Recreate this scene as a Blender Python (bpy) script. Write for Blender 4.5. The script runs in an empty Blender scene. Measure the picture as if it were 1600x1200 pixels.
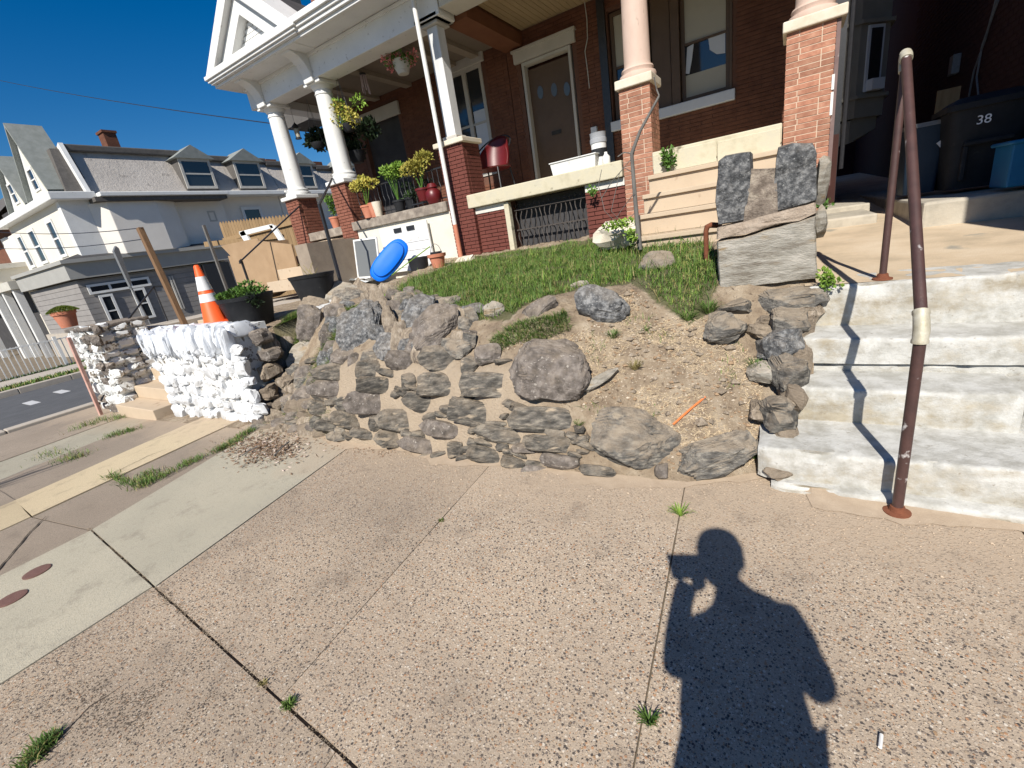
import bpy, bmesh, math, random
import numpy as np
from mathutils import Vector, Matrix, noise

random.seed(7)
rng = np.random.default_rng(7)
scene = bpy.context.scene
col = scene.collection

# ------------------------------------------------------------------ camera, sky, sun, exposure
CAM = Vector((0.0, 0.0, 1.5))
RW = Matrix(((0.8531, 0.4985, -0.1541), (0.0375, -0.3531, -0.9348), (-0.5204, 0.7917, -0.3199)))  # world -> (right, down, forward)
FPX = 692.0
cd = bpy.data.cameras.new('camera')
cd.sensor_width = 36.0
cd.lens = 36.0 * FPX / 1600.0
cd.clip_start = 0.08
cd.clip_end = 600.0
cam = bpy.data.objects.new('camera', cd)
r_, d_, f_ = RW[0], RW[1], RW[2]
cam.matrix_world = Matrix(((r_[0], -d_[0], -f_[0], CAM[0]), (r_[1], -d_[1], -f_[1], CAM[1]), (r_[2], -d_[2], -f_[2], CAM[2]), (0, 0, 0, 1)))
col.objects.link(cam)
scene.camera = cam

SUN = Vector((0.16316, -0.74122, 0.65113)).normalized()      # towards the sun
world = bpy.data.worlds.new('World')
scene.world = world
world.use_nodes = True
wn = world.node_tree
bg = wn.nodes['Background']
sky = wn.nodes.new('ShaderNodeTexSky')
sky.sky_type = 'NISHITA'
sky.sun_disc = False
sky.sun_elevation = math.asin(SUN.z)
sky.sun_rotation = math.atan2(SUN.x, SUN.y)
sky.altitude = 400.0
sky.air_density = 1.0
sky.dust_density = 0.25
sky.ozone_density = 3.0
hsv = wn.nodes.new('ShaderNodeHueSaturation')
hsv.inputs['Saturation'].default_value = 1.46
hsv.inputs['Hue'].default_value = 0.505
wn.links.new(sky.outputs[0], hsv.inputs['Color'])
wn.links.new(hsv.outputs[0], bg.inputs['Color'])
bg.inputs['Strength'].default_value = 0.068
sl = bpy.data.lights.new('sun', 'SUN')
sl.energy = 5.0
sl.angle = math.radians(0.53)
sl.color = (1.0, 0.945, 0.86)
so = bpy.data.objects.new('sun', sl)
so.rotation_euler = SUN.to_track_quat('Z', 'Y').to_euler()
so.location = (3, -12, 12)
col.objects.link(so)
scene.view_settings.view_transform = 'Standard'
scene.view_settings.look = 'None'
scene.view_settings.exposure = 0.42
scene.view_settings.gamma = 1.0
scene.view_settings.use_curve_mapping = False
scene.cycles.max_bounces = 6

# ------------------------------------------------------------------ survey helpers (pixel of the 1600x1200 photograph -> point on a plane of the place)
def ray(px, py):
    v = Vector((px - 800.0, py - 600.0, FPX))
    return Vector((RW[0][i] * v[0] + RW[1][i] * v[1] + RW[2][i] * v[2] for i in range(3))).normalized()
def onY(px, py, y):
    d = ray(px, py); return CAM + d * (y / d.y)
def onX(px, py, x):
    d = ray(px, py); return CAM + d * (x / d.x)
def onZ(px, py, z=0.0):
    d = ray(px, py); return CAM + d * ((z - CAM.z) / d.z)
def proj(p):
    v = RW @ (Vector(p) - CAM)
    if v[2] <= 0.01: return (-9999, -9999)
    return (800 + FPX * v[0] / v[2], 600 + FPX * v[1] / v[2])
def depth(p):
    return (RW @ (Vector(p) - CAM))[2]

# ------------------------------------------------------------------ materials
_m = {}
def lin(c): return tuple(c) + (1.0,)
def M(name, c1, c2=None, c3=None, scale=6.0, rough=0.8, bump=0.2, bscale=None, dist=0.01, stretch=(1, 1, 1), var=0.0, metal=0.0,
      spots=None, spot_scale=30.0, spot_amt=0.5, spec=0.3, detail=8.0, coat=0.0, trans=0.0, contrast=0.25, dust=None, dust_amt=0.7):
    """noise mix of up to three colours, optional spots, per-object variation, bump; coordinates are world position"""
    if name in _m: return _m[name]
    m = bpy.data.materials.new(name); m.use_nodes = True
    nt = m.node_tree; N = nt.nodes; L = nt.links
    b = N['Principled BSDF']
    geo = N.new('ShaderNodeNewGeometry')
    mp = N.new('ShaderNodeMapping'); mp.inputs['Scale'].default_value = stretch
    L.new(geo.outputs['Position'], mp.inputs['Vector'])
    oi = N.new('ShaderNodeObjectInfo')
    n1 = N.new('ShaderNodeTexNoise'); n1.inputs['Scale'].default_value = scale; n1.inputs['Detail'].default_value = detail; n1.inputs['Roughness'].default_value = 0.62
    n1.noise_dimensions = '4D'
    L.new(mp.outputs[0], n1.inputs['Vector']); 
    mu = N.new('ShaderNodeMath'); mu.operation = 'MULTIPLY'; mu.inputs[1].default_value = 37.0 if var else 0.0
    L.new(oi.outputs['Random'], mu.inputs[0]); L.new(mu.outputs[0], n1.inputs['W'])
    cr = N.new('ShaderNodeValToRGB'); el = cr.color_ramp.elements
    c2 = c2 or c1
    el[0].position = 0.5 - contrast; el[0].color = lin(c1); el[1].position = 0.5 + contrast; el[1].color = lin(c3 or c2)
    if c3:
        e = el.new(0.5); e.color = lin(c2)
    L.new(n1.outputs['Fac'], cr.inputs['Fac'])
    out = cr.outputs['Color']
    if spots:
        n2 = N.new('ShaderNodeTexNoise'); n2.inputs['Scale'].default_value = spot_scale; n2.inputs['Detail'].default_value = 4
        L.new(mp.outputs[0], n2.inputs['Vector'])
        r2 = N.new('ShaderNodeValToRGB'); r2.color_ramp.elements[0].position = 0.52 + 0.16 * (1 - spot_amt); r2.color_ramp.elements[1].position = 0.60 + 0.16 * (1 - spot_amt)
        L.new(n2.outputs['Fac'], r2.inputs['Fac'])
        mx = N.new('ShaderNodeMixRGB'); mx.inputs['Color2'].default_value = lin(spots)
        L.new(r2.outputs['Color'], mx.inputs['Fac']); L.new(out, mx.inputs['Color1']); out = mx.outputs['Color']
    if var:
        hs = N.new('ShaderNodeHueSaturation')
        mr = N.new('ShaderNodeMapRange'); mr.inputs['To Min'].default_value = 1 - var; mr.inputs['To Max'].default_value = 1 + var
        L.new(oi.outputs['Random'], mr.inputs['Value']); L.new(mr.outputs[0], hs.inputs['Value']); L.new(out, hs.inputs['Color']); out = hs.outputs['Color']
    if dust:          # fine earth that has settled on the upward faces
        sn = N.new('ShaderNodeSeparateXYZ'); L.new(geo.outputs['Normal'], sn.inputs[0])
        n4 = N.new('ShaderNodeTexNoise'); n4.inputs['Scale'].default_value = 7.0; n4.inputs['Detail'].default_value = 8; n4.inputs['Roughness'].default_value = 0.7; L.new(geo.outputs['Position'], n4.inputs['Vector'])
        ma = N.new('ShaderNodeMath'); ma.operation = 'MULTIPLY_ADD'; ma.inputs[1].default_value = 0.42; L.new(sn.outputs['Z'], ma.inputs[0]); L.new(n4.outputs['Fac'], ma.inputs[2])
        mr2 = N.new('ShaderNodeMapRange'); mr2.inputs['From Min'].default_value = 0.62; mr2.inputs['From Max'].default_value = 0.92; mr2.inputs['To Max'].default_value = dust_amt; L.new(ma.outputs[0], mr2.inputs['Value'])
        mx2 = N.new('ShaderNodeMixRGB'); mx2.inputs['Color2'].default_value = lin(dust); L.new(mr2.outputs[0], mx2.inputs['Fac']); L.new(out, mx2.inputs['Color1']); out = mx2.outputs['Color']
    L.new(out, b.inputs['Base Color'])
    b.inputs['Roughness'].default_value = rough; b.inputs['Metallic'].default_value = metal
    b.inputs['Specular IOR Level'].default_value = spec
    b.inputs['Coat Weight'].default_value = coat
    if trans: b.inputs['Transmission Weight'].default_value = trans
    if bump:
        n3 = N.new('ShaderNodeTexNoise'); n3.inputs['Scale'].default_value = bscale or scale * 5; n3.inputs['Detail'].default_value = 10; n3.inputs['Roughness'].default_value = 0.7
        L.new(mp.outputs[0], n3.inputs['Vector'])
        bp = N.new('ShaderNodeBump'); bp.inputs['Strength'].default_value = min(1.0, bump); bp.inputs['Distance'].default_value = dist
        L.new(n3.outputs['Fac'], bp.inputs['Height']); L.new(bp.outputs[0], b.inputs['Normal'])
    _m[name] = m
    return m

def aggregate(name, base, cols, cell=95.0, stain=(0.23, 0.185, 0.145), thr=0.38):
    """exposed-aggregate concrete: pebbles from a Voronoi with random stone colours in a mortar matrix"""
    m = bpy.data.materials.new(name); m.use_nodes = True
    nt = m.node_tree; N = nt.nodes; L = nt.links; b = N['Principled BSDF']
    geo = N.new('ShaderNodeNewGeometry')
    def vor(sc):
        v = N.new('ShaderNodeTexVoronoi'); v.inputs['Scale'].default_value = sc; L.new(geo.outputs['Position'], v.inputs['Vector']); return v
    def ns(sc, d=6, r=0.6):
        n = N.new('ShaderNodeTexNoise'); n.inputs['Scale'].default_value = sc; n.inputs['Detail'].default_value = d; n.inputs['Roughness'].default_value = r
        L.new(geo.outputs['Position'], n.inputs['Vector']); return n
    def ramp(src, p):
        r = N.new('ShaderNodeValToRGB'); e = r.color_ramp.elements
        e[0].position, e[0].color = p[0][0], lin(p[0][1]); e[1].position, e[1].color = p[-1][0], lin(p[-1][1])
        for q in p[1:-1]:
            k = e.new(q[0]); k.color = lin(q[1])
        L.new(src, r.inputs['Fac']); return r
    def mix(f, a, c, mode='MIX'):
        x = N.new('ShaderNodeMixRGB'); x.blend_type = mode
        for s, v in (('Fac', f), ('Color1', a), ('Color2', c)):
            if isinstance(v, (float, int)): x.inputs[s].default_value = v
            elif isinstance(v, tuple): x.inputs[s].default_value = lin(v)
            else: L.new(v, x.inputs[s])
        return x.outputs['Color']
    out = None
    big = ns(1.1, 5, 0.55)
    fine = ns(260, 3)
    matrix = ramp(fine.outputs['Fac'], [(0.3, tuple(x * 0.72 for x in base)), (0.7, tuple(min(1, x * 1.15) for x in base))]).outputs['Color']
    cur = matrix; hgt = None
    for sc, th in ((cell, thr), (cell * 1.9, thr * 0.8)):
        v = vor(sc)
        sep = N.new('ShaderNodeSeparateColor'); L.new(v.outputs['Color'], sep.inputs[0])
        pc = ramp(sep.outputs[0], [(i / (len(cols) - 1), c) for i, c in enumerate(cols)])
        pc.color_ramp.interpolation = 'CONSTANT'
        mask = ramp(v.outputs['Distance'], [(th, (1, 1, 1)), (th + 0.10, (0, 0, 0))])
        # only some cells show a pebble
        pres = N.new('ShaderNodeMath'); pres.operation = 'GREATER_THAN'; pres.inputs[1].default_value = 0.16
        L.new(sep.outputs[1], pres.inputs[0])
        mm = N.new('ShaderNodeMath'); mm.operation = 'MULTIPLY'; L.new(mask.outputs['Color'], mm.inputs[0]); L.new(pres.outputs[0], mm.inputs[1])
        cur = mix(mm.outputs[0], cur, pc.outputs['Color'])
        hgt = mm if hgt is None else hgt
    st = ramp(big.outputs['Fac'], [(0.40, (0, 0, 0)), (0.68, (1, 1, 1))])
    stm = N.new('ShaderNodeMath'); stm.operation = 'MULTIPLY'; stm.inputs[1].default_value = 0.42
    L.new(st.outputs['Color'], stm.inputs[0])
    cur = mix(stm.outputs[0], cur, stain)
    # sandy dust that has washed out of the bank onto the slabs next to it
    sx = N.new('ShaderNodeSeparateXYZ'); L.new(geo.outputs['Position'], sx.inputs[0])
    n5 = ns(2.6, 6, 0.6)
    ad = N.new('ShaderNodeMath'); ad.operation = 'MULTIPLY_ADD'; ad.inputs[1].default_value = 1.1; L.new(n5.outputs['Fac'], ad.inputs[0]); L.new(sx.outputs['Y'], ad.inputs[2])
    mr = N.new('ShaderNodeMapRange'); mr.inputs['From Min'].default_value = 2.15; mr.inputs['From Max'].default_value = 2.75; L.new(ad.outputs[0], mr.inputs['Value'])
    cl = N.new('ShaderNodeMath'); cl.operation = 'MULTIPLY'; cl.inputs[1].default_value = 0.8; L.new(mr.outputs[0], cl.inputs[0])
    cur = mix(cl.outputs[0], cur, (0.44, 0.345, 0.25))
    oi = N.new('ShaderNodeObjectInfo'); hs = N.new('ShaderNodeHueSaturation'); mv = N.new('ShaderNodeMapRange'); mv.inputs['To Min'].default_value = 0.88; mv.inputs['To Max'].default_value = 1.06
    L.new(oi.outputs['Random'], mv.inputs['Value']); L.new(mv.outputs[0], hs.inputs['Value']); L.new(cur, hs.inputs['Color']); cur = hs.outputs['Color']
    gr = ramp(ns(4.5, 9, 0.72).outputs['Fac'], [(0.54, (0, 0, 0)), (0.66, (1, 1, 1))]); gm = N.new('ShaderNodeMath'); gm.operation = 'MULTIPLY'; gm.inputs[1].default_value = 0.30
    L.new(gr.outputs['Color'], gm.inputs[0]); cur = mix(gm.outputs[0], cur, (0.13, 0.105, 0.085))
    L.new(cur, b.inputs['Base Color']); b.inputs['Roughness'].default_value = 0.85; b.inputs['Specular IOR Level'].default_value = 0.25
    bp = N.new('ShaderNodeBump'); bp.inputs['Strength'].default_value = 0.55; bp.inputs['Distance'].default_value = 0.004
    L.new(hgt.outputs[0], bp.inputs['Height'])
    bp2 = N.new('ShaderNodeBump'); bp2.inputs['Strength'].default_value = 0.5; bp2.inputs['Distance'].default_value = 0.003
    L.new(fine.outputs['Fac'], bp2.inputs['Height']); L.new(bp.outputs[0], bp2.inputs['Normal']); L.new(bp2.outputs[0], b.inputs['Normal'])
    return m

def painted(name, paint, under, amount=0.5, scale=14.0, rough=0.6, bump=0.3, stretch=(1, 1, 1), dirt=None):
    """a coat of paint worn through to what is beneath it"""
    m = bpy.data.materials.new(name); m.use_nodes = True
    nt = m.node_tree; N = nt.nodes; L = nt.links; b = N['Principled BSDF']
    geo = N.new('ShaderNodeNewGeometry'); mp = N.new('ShaderNodeMapping'); mp.inputs['Scale'].default_value = stretch
    L.new(geo.outputs['Position'], mp.inputs['Vector'])
    n = N.new('ShaderNodeTexNoise'); n.inputs['Scale'].default_value = scale; n.inputs['Detail'].default_value = 9; n.inputs['Roughness'].default_value = 0.68; L.new(mp.outputs[0], n.inputs['Vector'])
    r = N.new('ShaderNodeValToRGB'); r.color_ramp.elements[0].position = 0.50 + 0.22 * (amount - 0.5) * 2; r.color_ramp.elements[1].position = r.color_ramp.elements[0].position + 0.05
    L.new(n.outputs['Fac'], r.inputs['Fac'])
    n2 = N.new('ShaderNodeTexNoise'); n2.inputs['Scale'].default_value = 3.0; n2.inputs['Detail'].default_value = 8; n2.inputs['Roughness'].default_value = 0.6; L.new(mp.outputs[0], n2.inputs['Vector'])
    r2 = N.new('ShaderNodeValToRGB'); r2.color_ramp.elements[0].color = lin(dirt or tuple(x * 0.8 for x in paint)); r2.color_ramp.elements[1].color = lin(paint)
    r2.color_ramp.elements[0].position = 0.36; r2.color_ramp.elements[1].position = 0.56
    L.new(n2.outputs['Fac'], r2.inputs['Fac'])
    mx = N.new('ShaderNodeMixRGB'); mx.inputs['Color2'].default_value = lin(under); L.new(r.outputs['Color'], mx.inputs['Fac']); L.new(r2.outputs['Color'], mx.inputs['Color1'])
    L.new(mx.outputs[0], b.inputs['Base Color']); b.inputs['Roughness'].default_value = rough; b.inputs['Specular IOR Level'].default_value = 0.3
    bp = N.new('ShaderNodeBump'); bp.inputs['Strength'].default_value = bump; bp.inputs['Distance'].default_value = 0.008; L.new(n.outputs['Fac'], bp.inputs['Height']); L.new(bp.outputs[0], b.inputs['Normal'])
    _m[name] = m
    return m

def glass(name, c=(0.02, 0.025, 0.03), rough=0.06):
    m = bpy.data.materials.new(name); m.use_nodes = True
    b = m.node_tree.nodes['Principled BSDF']; b.inputs['Base Color'].default_value = lin(c); b.inputs['Roughness'].default_value = rough; b.inputs['Specular IOR Level'].default_value = 0.8
    return m

MT = dict(
 white=M('white_paint', (0.62, 0.62, 0.60), (0.74, 0.74, 0.72), scale=2.5, rough=0.5, bump=0.08, spots=(0.45, 0.44, 0.41), spot_scale=18, spot_amt=0.15),
 offwhite=M('offwhite_paint', (0.46, 0.44, 0.38), (0.58, 0.56, 0.50), scale=3, rough=0.6, bump=0.15, spots=(0.30, 0.27, 0.22), spot_scale=9, spot_amt=0.2),
 chipped=painted('chipped_white_column', (0.68, 0.69, 0.69), (0.16, 0.15, 0.14), 0.85, 20, stretch=(1, 1, 0.35)),
 trimgrey=M('shaded_trim_paint', (0.40, 0.385, 0.35), (0.50, 0.48, 0.44), scale=4, rough=0.6, bump=0.1),  # trim paint darkened so its colour carries the shade
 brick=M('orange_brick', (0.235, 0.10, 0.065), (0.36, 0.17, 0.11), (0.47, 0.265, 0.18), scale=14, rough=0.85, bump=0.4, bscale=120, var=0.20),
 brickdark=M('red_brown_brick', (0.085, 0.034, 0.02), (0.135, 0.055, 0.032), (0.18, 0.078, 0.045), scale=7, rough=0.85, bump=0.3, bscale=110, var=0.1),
 brickmid=M('dull_red_brick', (0.15, 0.055, 0.036), (0.225, 0.088, 0.058), (0.28, 0.12, 0.08), scale=9, rough=0.85, bump=0.4, bscale=110),
 brickred=M('painted_red_brick', (0.115, 0.034, 0.026), (0.165, 0.052, 0.038), scale=5, rough=0.8, bump=0.3, bscale=90),
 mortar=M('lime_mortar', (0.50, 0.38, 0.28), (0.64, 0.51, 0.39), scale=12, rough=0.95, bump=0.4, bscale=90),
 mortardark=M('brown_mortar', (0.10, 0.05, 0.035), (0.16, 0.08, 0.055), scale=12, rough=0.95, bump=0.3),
 capstone=M('cap_stone', (0.50, 0.44, 0.33), (0.64, 0.57, 0.46), (0.70, 0.65, 0.56), scale=6, rough=0.8, bump=0.3, bscale=60, spots=(0.33, 0.27, 0.19), spot_scale=10, spot_amt=0.15),
 pinkcol=M('pink_painted_column', (0.50, 0.37, 0.30), (0.60, 0.46, 0.385), scale=7, rough=0.7, bump=0.2, spots=(0.40, 0.30, 0.24), spot_scale=20, spot_amt=0.2, stretch=(1, 1, 0.4)),
 slab=M('porch_slab_stone', (0.40, 0.36, 0.25), (0.55, 0.50, 0.37), (0.48, 0.45, 0.36), scale=5, rough=0.85, bump=0.35, bscale=50, spots=(0.20, 0.18, 0.12), spot_scale=7, spot_amt=0.35),
 tanstep=M('tan_painted_steps', (0.45, 0.355, 0.255), (0.52, 0.42, 0.305), scale=3.5, rough=0.75, bump=0.15, bscale=80, spots=(0.36, 0.27, 0.19), spot_scale=7, spot_amt=0.3),
 soil=M('sandy_soil', (0.235, 0.175, 0.12), (0.36, 0.28, 0.195), (0.48, 0.395, 0.29), scale=8, rough=0.97, bump=1.0, bscale=60, dist=0.03, spots=(0.17, 0.125, 0.085), spot_scale=30, spot_amt=0.42, contrast=0.16),
 schist=M('grey_schist', (0.065, 0.062, 0.057), (0.15, 0.142, 0.128), (0.32, 0.295, 0.25), scale=22, rough=0.85, bump=1.0, bscale=55, dist=0.02, stretch=(0.75, 1, 2.0), var=0.18, spots=(0.40, 0.34, 0.26), spot_scale=13, spot_amt=0.32, contrast=0.14, dust=(0.40, 0.32, 0.23)),
 schistdark=M('dark_schist', (0.05, 0.052, 0.055), (0.12, 0.123, 0.126), (0.31, 0.31, 0.305), scale=30, rough=0.75, bump=1.0, bscale=60, dist=0.02, var=0.15, spots=(0.30, 0.30, 0.29), spot_scale=85, spot_amt=0.45, contrast=0.14, dust=(0.34, 0.29, 0.23), dust_amt=0.4),
 schistwall=M('mortared_wall_schist', (0.05, 0.047, 0.042), (0.125, 0.115, 0.10), (0.28, 0.25, 0.205), scale=19, rough=0.9, bump=1.0, bscale=55, dist=0.02, stretch=(0.6, 1, 2.2), var=0.25, spots=(0.44, 0.36, 0.265), spot_scale=11, spot_amt=0.4, contrast=0.14, dust=(0.38, 0.305, 0.22), dust_amt=0.55),
 schistbrown=M('brown_boulder', (0.075, 0.064, 0.055), (0.145, 0.125, 0.11), (0.25, 0.22, 0.195), scale=18, rough=0.8, bump=1.0, bscale=60, dist=0.015, var=0.15, spots=(0.38, 0.35, 0.31), spot_scale=45, spot_amt=0.3, contrast=0.15, dust=(0.40, 0.32, 0.23), dust_amt=0.35),
 schisttan=M('tan_striped_schist', (0.13, 0.105, 0.085), (0.30, 0.245, 0.185), (0.47, 0.40, 0.32), scale=15, rough=0.9, bump=1.0, bscale=50, dist=0.02, stretch=(2.6, 2.2, 0.6), var=0.18, contrast=0.15, dust=(0.40, 0.32, 0.23)),
 slabstone=M('pale_schist_slab', (0.20, 0.175, 0.14), (0.34, 0.32, 0.275), (0.46, 0.43, 0.375), scale=10, rough=0.85, bump=1.0, bscale=45, dist=0.015, stretch=(0.7, 1, 2.6), spots=(0.29, 0.22, 0.135), spot_scale=6, spot_amt=0.4, contrast=0.15, dust=(0.40, 0.32, 0.23), dust_amt=0.5),
 pinkmortar=M('sandy_brown_mortar', (0.15, 0.12, 0.095), (0.25, 0.205, 0.165), (0.40, 0.34, 0.27), scale=16, rough=0.95, bump=1.0, bscale=60, dist=0.02, contrast=0.15),
 paintstone=painted('white_painted_stone', (0.66, 0.68, 0.70), (0.19, 0.18, 0.165), 0.82, 19, bump=0.25, dirt=(0.47, 0.475, 0.48)),
 paintworn=painted('worn_white_painted_stone', (0.70, 0.71, 0.70), (0.17, 0.145, 0.115), 0.60, 12, bump=0.6),
 alleybrick=M('shade_darkened_brick', (0.035, 0.014, 0.012), (0.06, 0.024, 0.019), scale=6, rough=0.9, bump=0.3),  # brick colour darkened to put the alley's shade into it
 rubblecore=M('rubble_mortar', (0.17, 0.135, 0.10), (0.30, 0.245, 0.185), scale=14, rough=0.95, bump=0.9, bscale=50, dist=0.02),
 rust=M('rusty_painted_pipe', (0.045, 0.024, 0.022), (0.085, 0.042, 0.036), scale=16, rough=0.5, bump=0.25, bscale=120, spots=(0.62, 0.60, 0.58), spot_scale=15, spot_amt=0.22, spec=0.5),
 rustred=M('red_rust', (0.13, 0.042, 0.022), (0.22, 0.08, 0.04), scale=30, rough=0.85, bump=0.5, bscale=140),
 zinc=M('worn_galvanised_coupling', (0.34, 0.30, 0.20), (0.56, 0.53, 0.44), scale=22, rough=0.5, bump=0.2, metal=0.2),
 blackmetal=M('black_iron', (0.012, 0.013, 0.016), (0.03, 0.03, 0.034), scale=30, rough=0.4, bump=0.1, spec=0.5),
 grillemetal=M('rusty_dark_iron', (0.035, 0.03, 0.027), (0.10, 0.085, 0.075), scale=40, rough=0.7, bump=0.2),
 greymetal=M('weathered_grey_iron', (0.12, 0.125, 0.13), (0.20, 0.205, 0.21), scale=30, rough=0.5, bump=0.2),
 blackplastic=M('black_plastic', (0.014, 0.015, 0.017), (0.026, 0.027, 0.03), scale=9, rough=0.6, bump=0.05, spec=0.2, spots=(0.04, 0.04, 0.04), spot_scale=14, spot_amt=0.1),
 terracotta=M('terracotta', (0.42, 0.15, 0.085), (0.56, 0.235, 0.15), scale=9, rough=0.8, bump=0.15),
 blue=M('blue_plastic', (0.0, 0.13, 0.68), (0.0, 0.15, 0.74), scale=4, rough=0.5, bump=0.03, spec=0.25),
 orange=M('orange_plastic', (0.85, 0.10, 0.02), (0.92, 0.13, 0.03), scale=6, rough=0.5, bump=0.0),
 conewhite=M('reflective_white_band', (0.66, 0.66, 0.66), (0.78, 0.78, 0.78), scale=9, rough=0.4, bump=0.05),
 wood=M('weathered_cedar', (0.20, 0.125, 0.06), (0.33, 0.225, 0.12), scale=5, rough=0.85, bump=0.3, stretch=(6, 6, 0.6), var=0.12),
 woodpost=M('brown_wood_post', (0.13, 0.075, 0.04), (0.24, 0.145, 0.08), scale=6, rough=0.85, bump=0.3, stretch=(8, 8, 0.7)),
 cardboard=M('cardboard', (0.30, 0.20, 0.115), (0.385, 0.265, 0.16), scale=4, rough=0.9, bump=0.05, spots=(0.22, 0.15, 0.09), spot_scale=13, spot_amt=0.12),
 stucco=M('grey_stucco', (0.36, 0.33, 0.30), (0.47, 0.435, 0.395), scale=1.1, rough=0.95, bump=0.9, bscale=9, dist=0.04, spots=(0.30, 0.275, 0.25), spot_scale=2.4, spot_amt=0.35),
 cream=M('cream_siding', (0.62, 0.585, 0.50), (0.70, 0.665, 0.58), scale=0.8, rough=0.8, bump=0.1),
 bayblock=M('pale_bay_block', (0.66, 0.62, 0.56), (0.75, 0.71, 0.65), scale=1.6, rough=0.85, bump=0.3, bscale=12),
 shingle=M('grey_wall_shingle', (0.22, 0.205, 0.195), (0.30, 0.285, 0.27), scale=2, rough=0.9, bump=0.2),
 roofdark=M('dark_roof', (0.035, 0.034, 0.036), (0.07, 0.068, 0.07), scale=3, rough=0.9, bump=0.3),
 roofgreen=M('grey_green_roof', (0.17, 0.185, 0.17), (0.27, 0.285, 0.27), scale=4, rough=0.9, bump=0.3),
 slate=M('slate_side', (0.075, 0.07, 0.065), (0.13, 0.12, 0.11), scale=8, rough=0.9, bump=0.5),
 greentrim=M('green_trim', (0.05, 0.17, 0.14), (0.07, 0.22, 0.18), scale=3, rough=0.6, bump=0.0),
 asphalt=M('asphalt', (0.075, 0.077, 0.082), (0.115, 0.117, 0.122), scale=3, rough=0.9, bump=0.5, bscale=90, spots=(0.15, 0.15, 0.155), spot_scale=1.2, spot_amt=0.3),
 kerb=M('kerb_concrete', (0.36, 0.32, 0.27), (0.47, 0.42, 0.355), scale=4, rough=0.9, bump=0.3),
 concwhite=None, doorpaint=M('brown_door_paint', (0.085, 0.055, 0.035), (0.115, 0.075, 0.05), scale=5, rough=0.5, bump=0.05),
 ceiling=M('tan_beadboard', (0.30, 0.225, 0.13), (0.37, 0.28, 0.165), scale=5, rough=0.6, bump=0.1, stretch=(4, 0.6, 1), var=0.06),
 ceilgrey=M('brown_grey_ceiling', (0.17, 0.14, 0.11), (0.21, 0.175, 0.14), scale=4, rough=0.8, bump=0.1),
 bark=M('grey_bark', (0.10, 0.095, 0.09), (0.19, 0.18, 0.165), scale=20, rough=0.9, bump=0.6, stretch=(1, 1, 0.3)),
 redmetal=M('dark_red_metal', (0.09, 0.007, 0.009), (0.13, 0.01, 0.012), scale=6, rough=0.4, bump=0.05, spec=0.5),
 binblue=M('blue_bin_plastic', (0.005, 0.10, 0.23), (0.008, 0.13, 0.29), scale=6, rough=0.45, bump=0.05),
 skin=M('skin', (0.40, 0.24, 0.17), scale=5, rough=0.6, bump=0.0), cloth=M('dark_cloth', (0.04, 0.05, 0.08), (0.06, 0.07, 0.1), scale=20, rough=0.9, bump=0.2),
 hair=M('dark_hair', (0.02, 0.015, 0.01), scale=20, rough=0.7, bump=0.3),
 glassm=glass('window_glass'), glassblue=glass('small_door_glass', (0.07, 0.085, 0.10), 0.3),
 blind=M('window_blind', (0.36, 0.34, 0.28), (0.42, 0.40, 0.34), scale=2, rough=0.8, bump=0.05),
 utility=M('cast_iron_cap', (0.14, 0.075, 0.06), (0.20, 0.11, 0.09), scale=30, rough=0.6, bump=0.4),
 mesh=M('insect_screen', (0.12, 0.13, 0.135), (0.17, 0.18, 0.185), scale=300, rough=0.7, bump=0.0),
 sill=M('pale_skylit_blue', (0.50, 0.53, 0.58), (0.58, 0.61, 0.66), scale=4, rough=0.7, bump=0.1),  # pale tone with the blue skylight of the shaded porch mixed in
 litter=M('dry_leaf_litter', (0.13, 0.08, 0.05), (0.30, 0.20, 0.13), scale=20, rough=0.9, bump=0.2, var=0.3),
)
MT['steps_old'] = painted('white_washed_steps', (0.69, 0.68, 0.64), (0.44, 0.37, 0.25), 0.76, 2.6, rough=0.85, bump=0.35, stretch=(0.5, 1.0, 2.4), dirt=(0.40, 0.355, 0.27))
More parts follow.
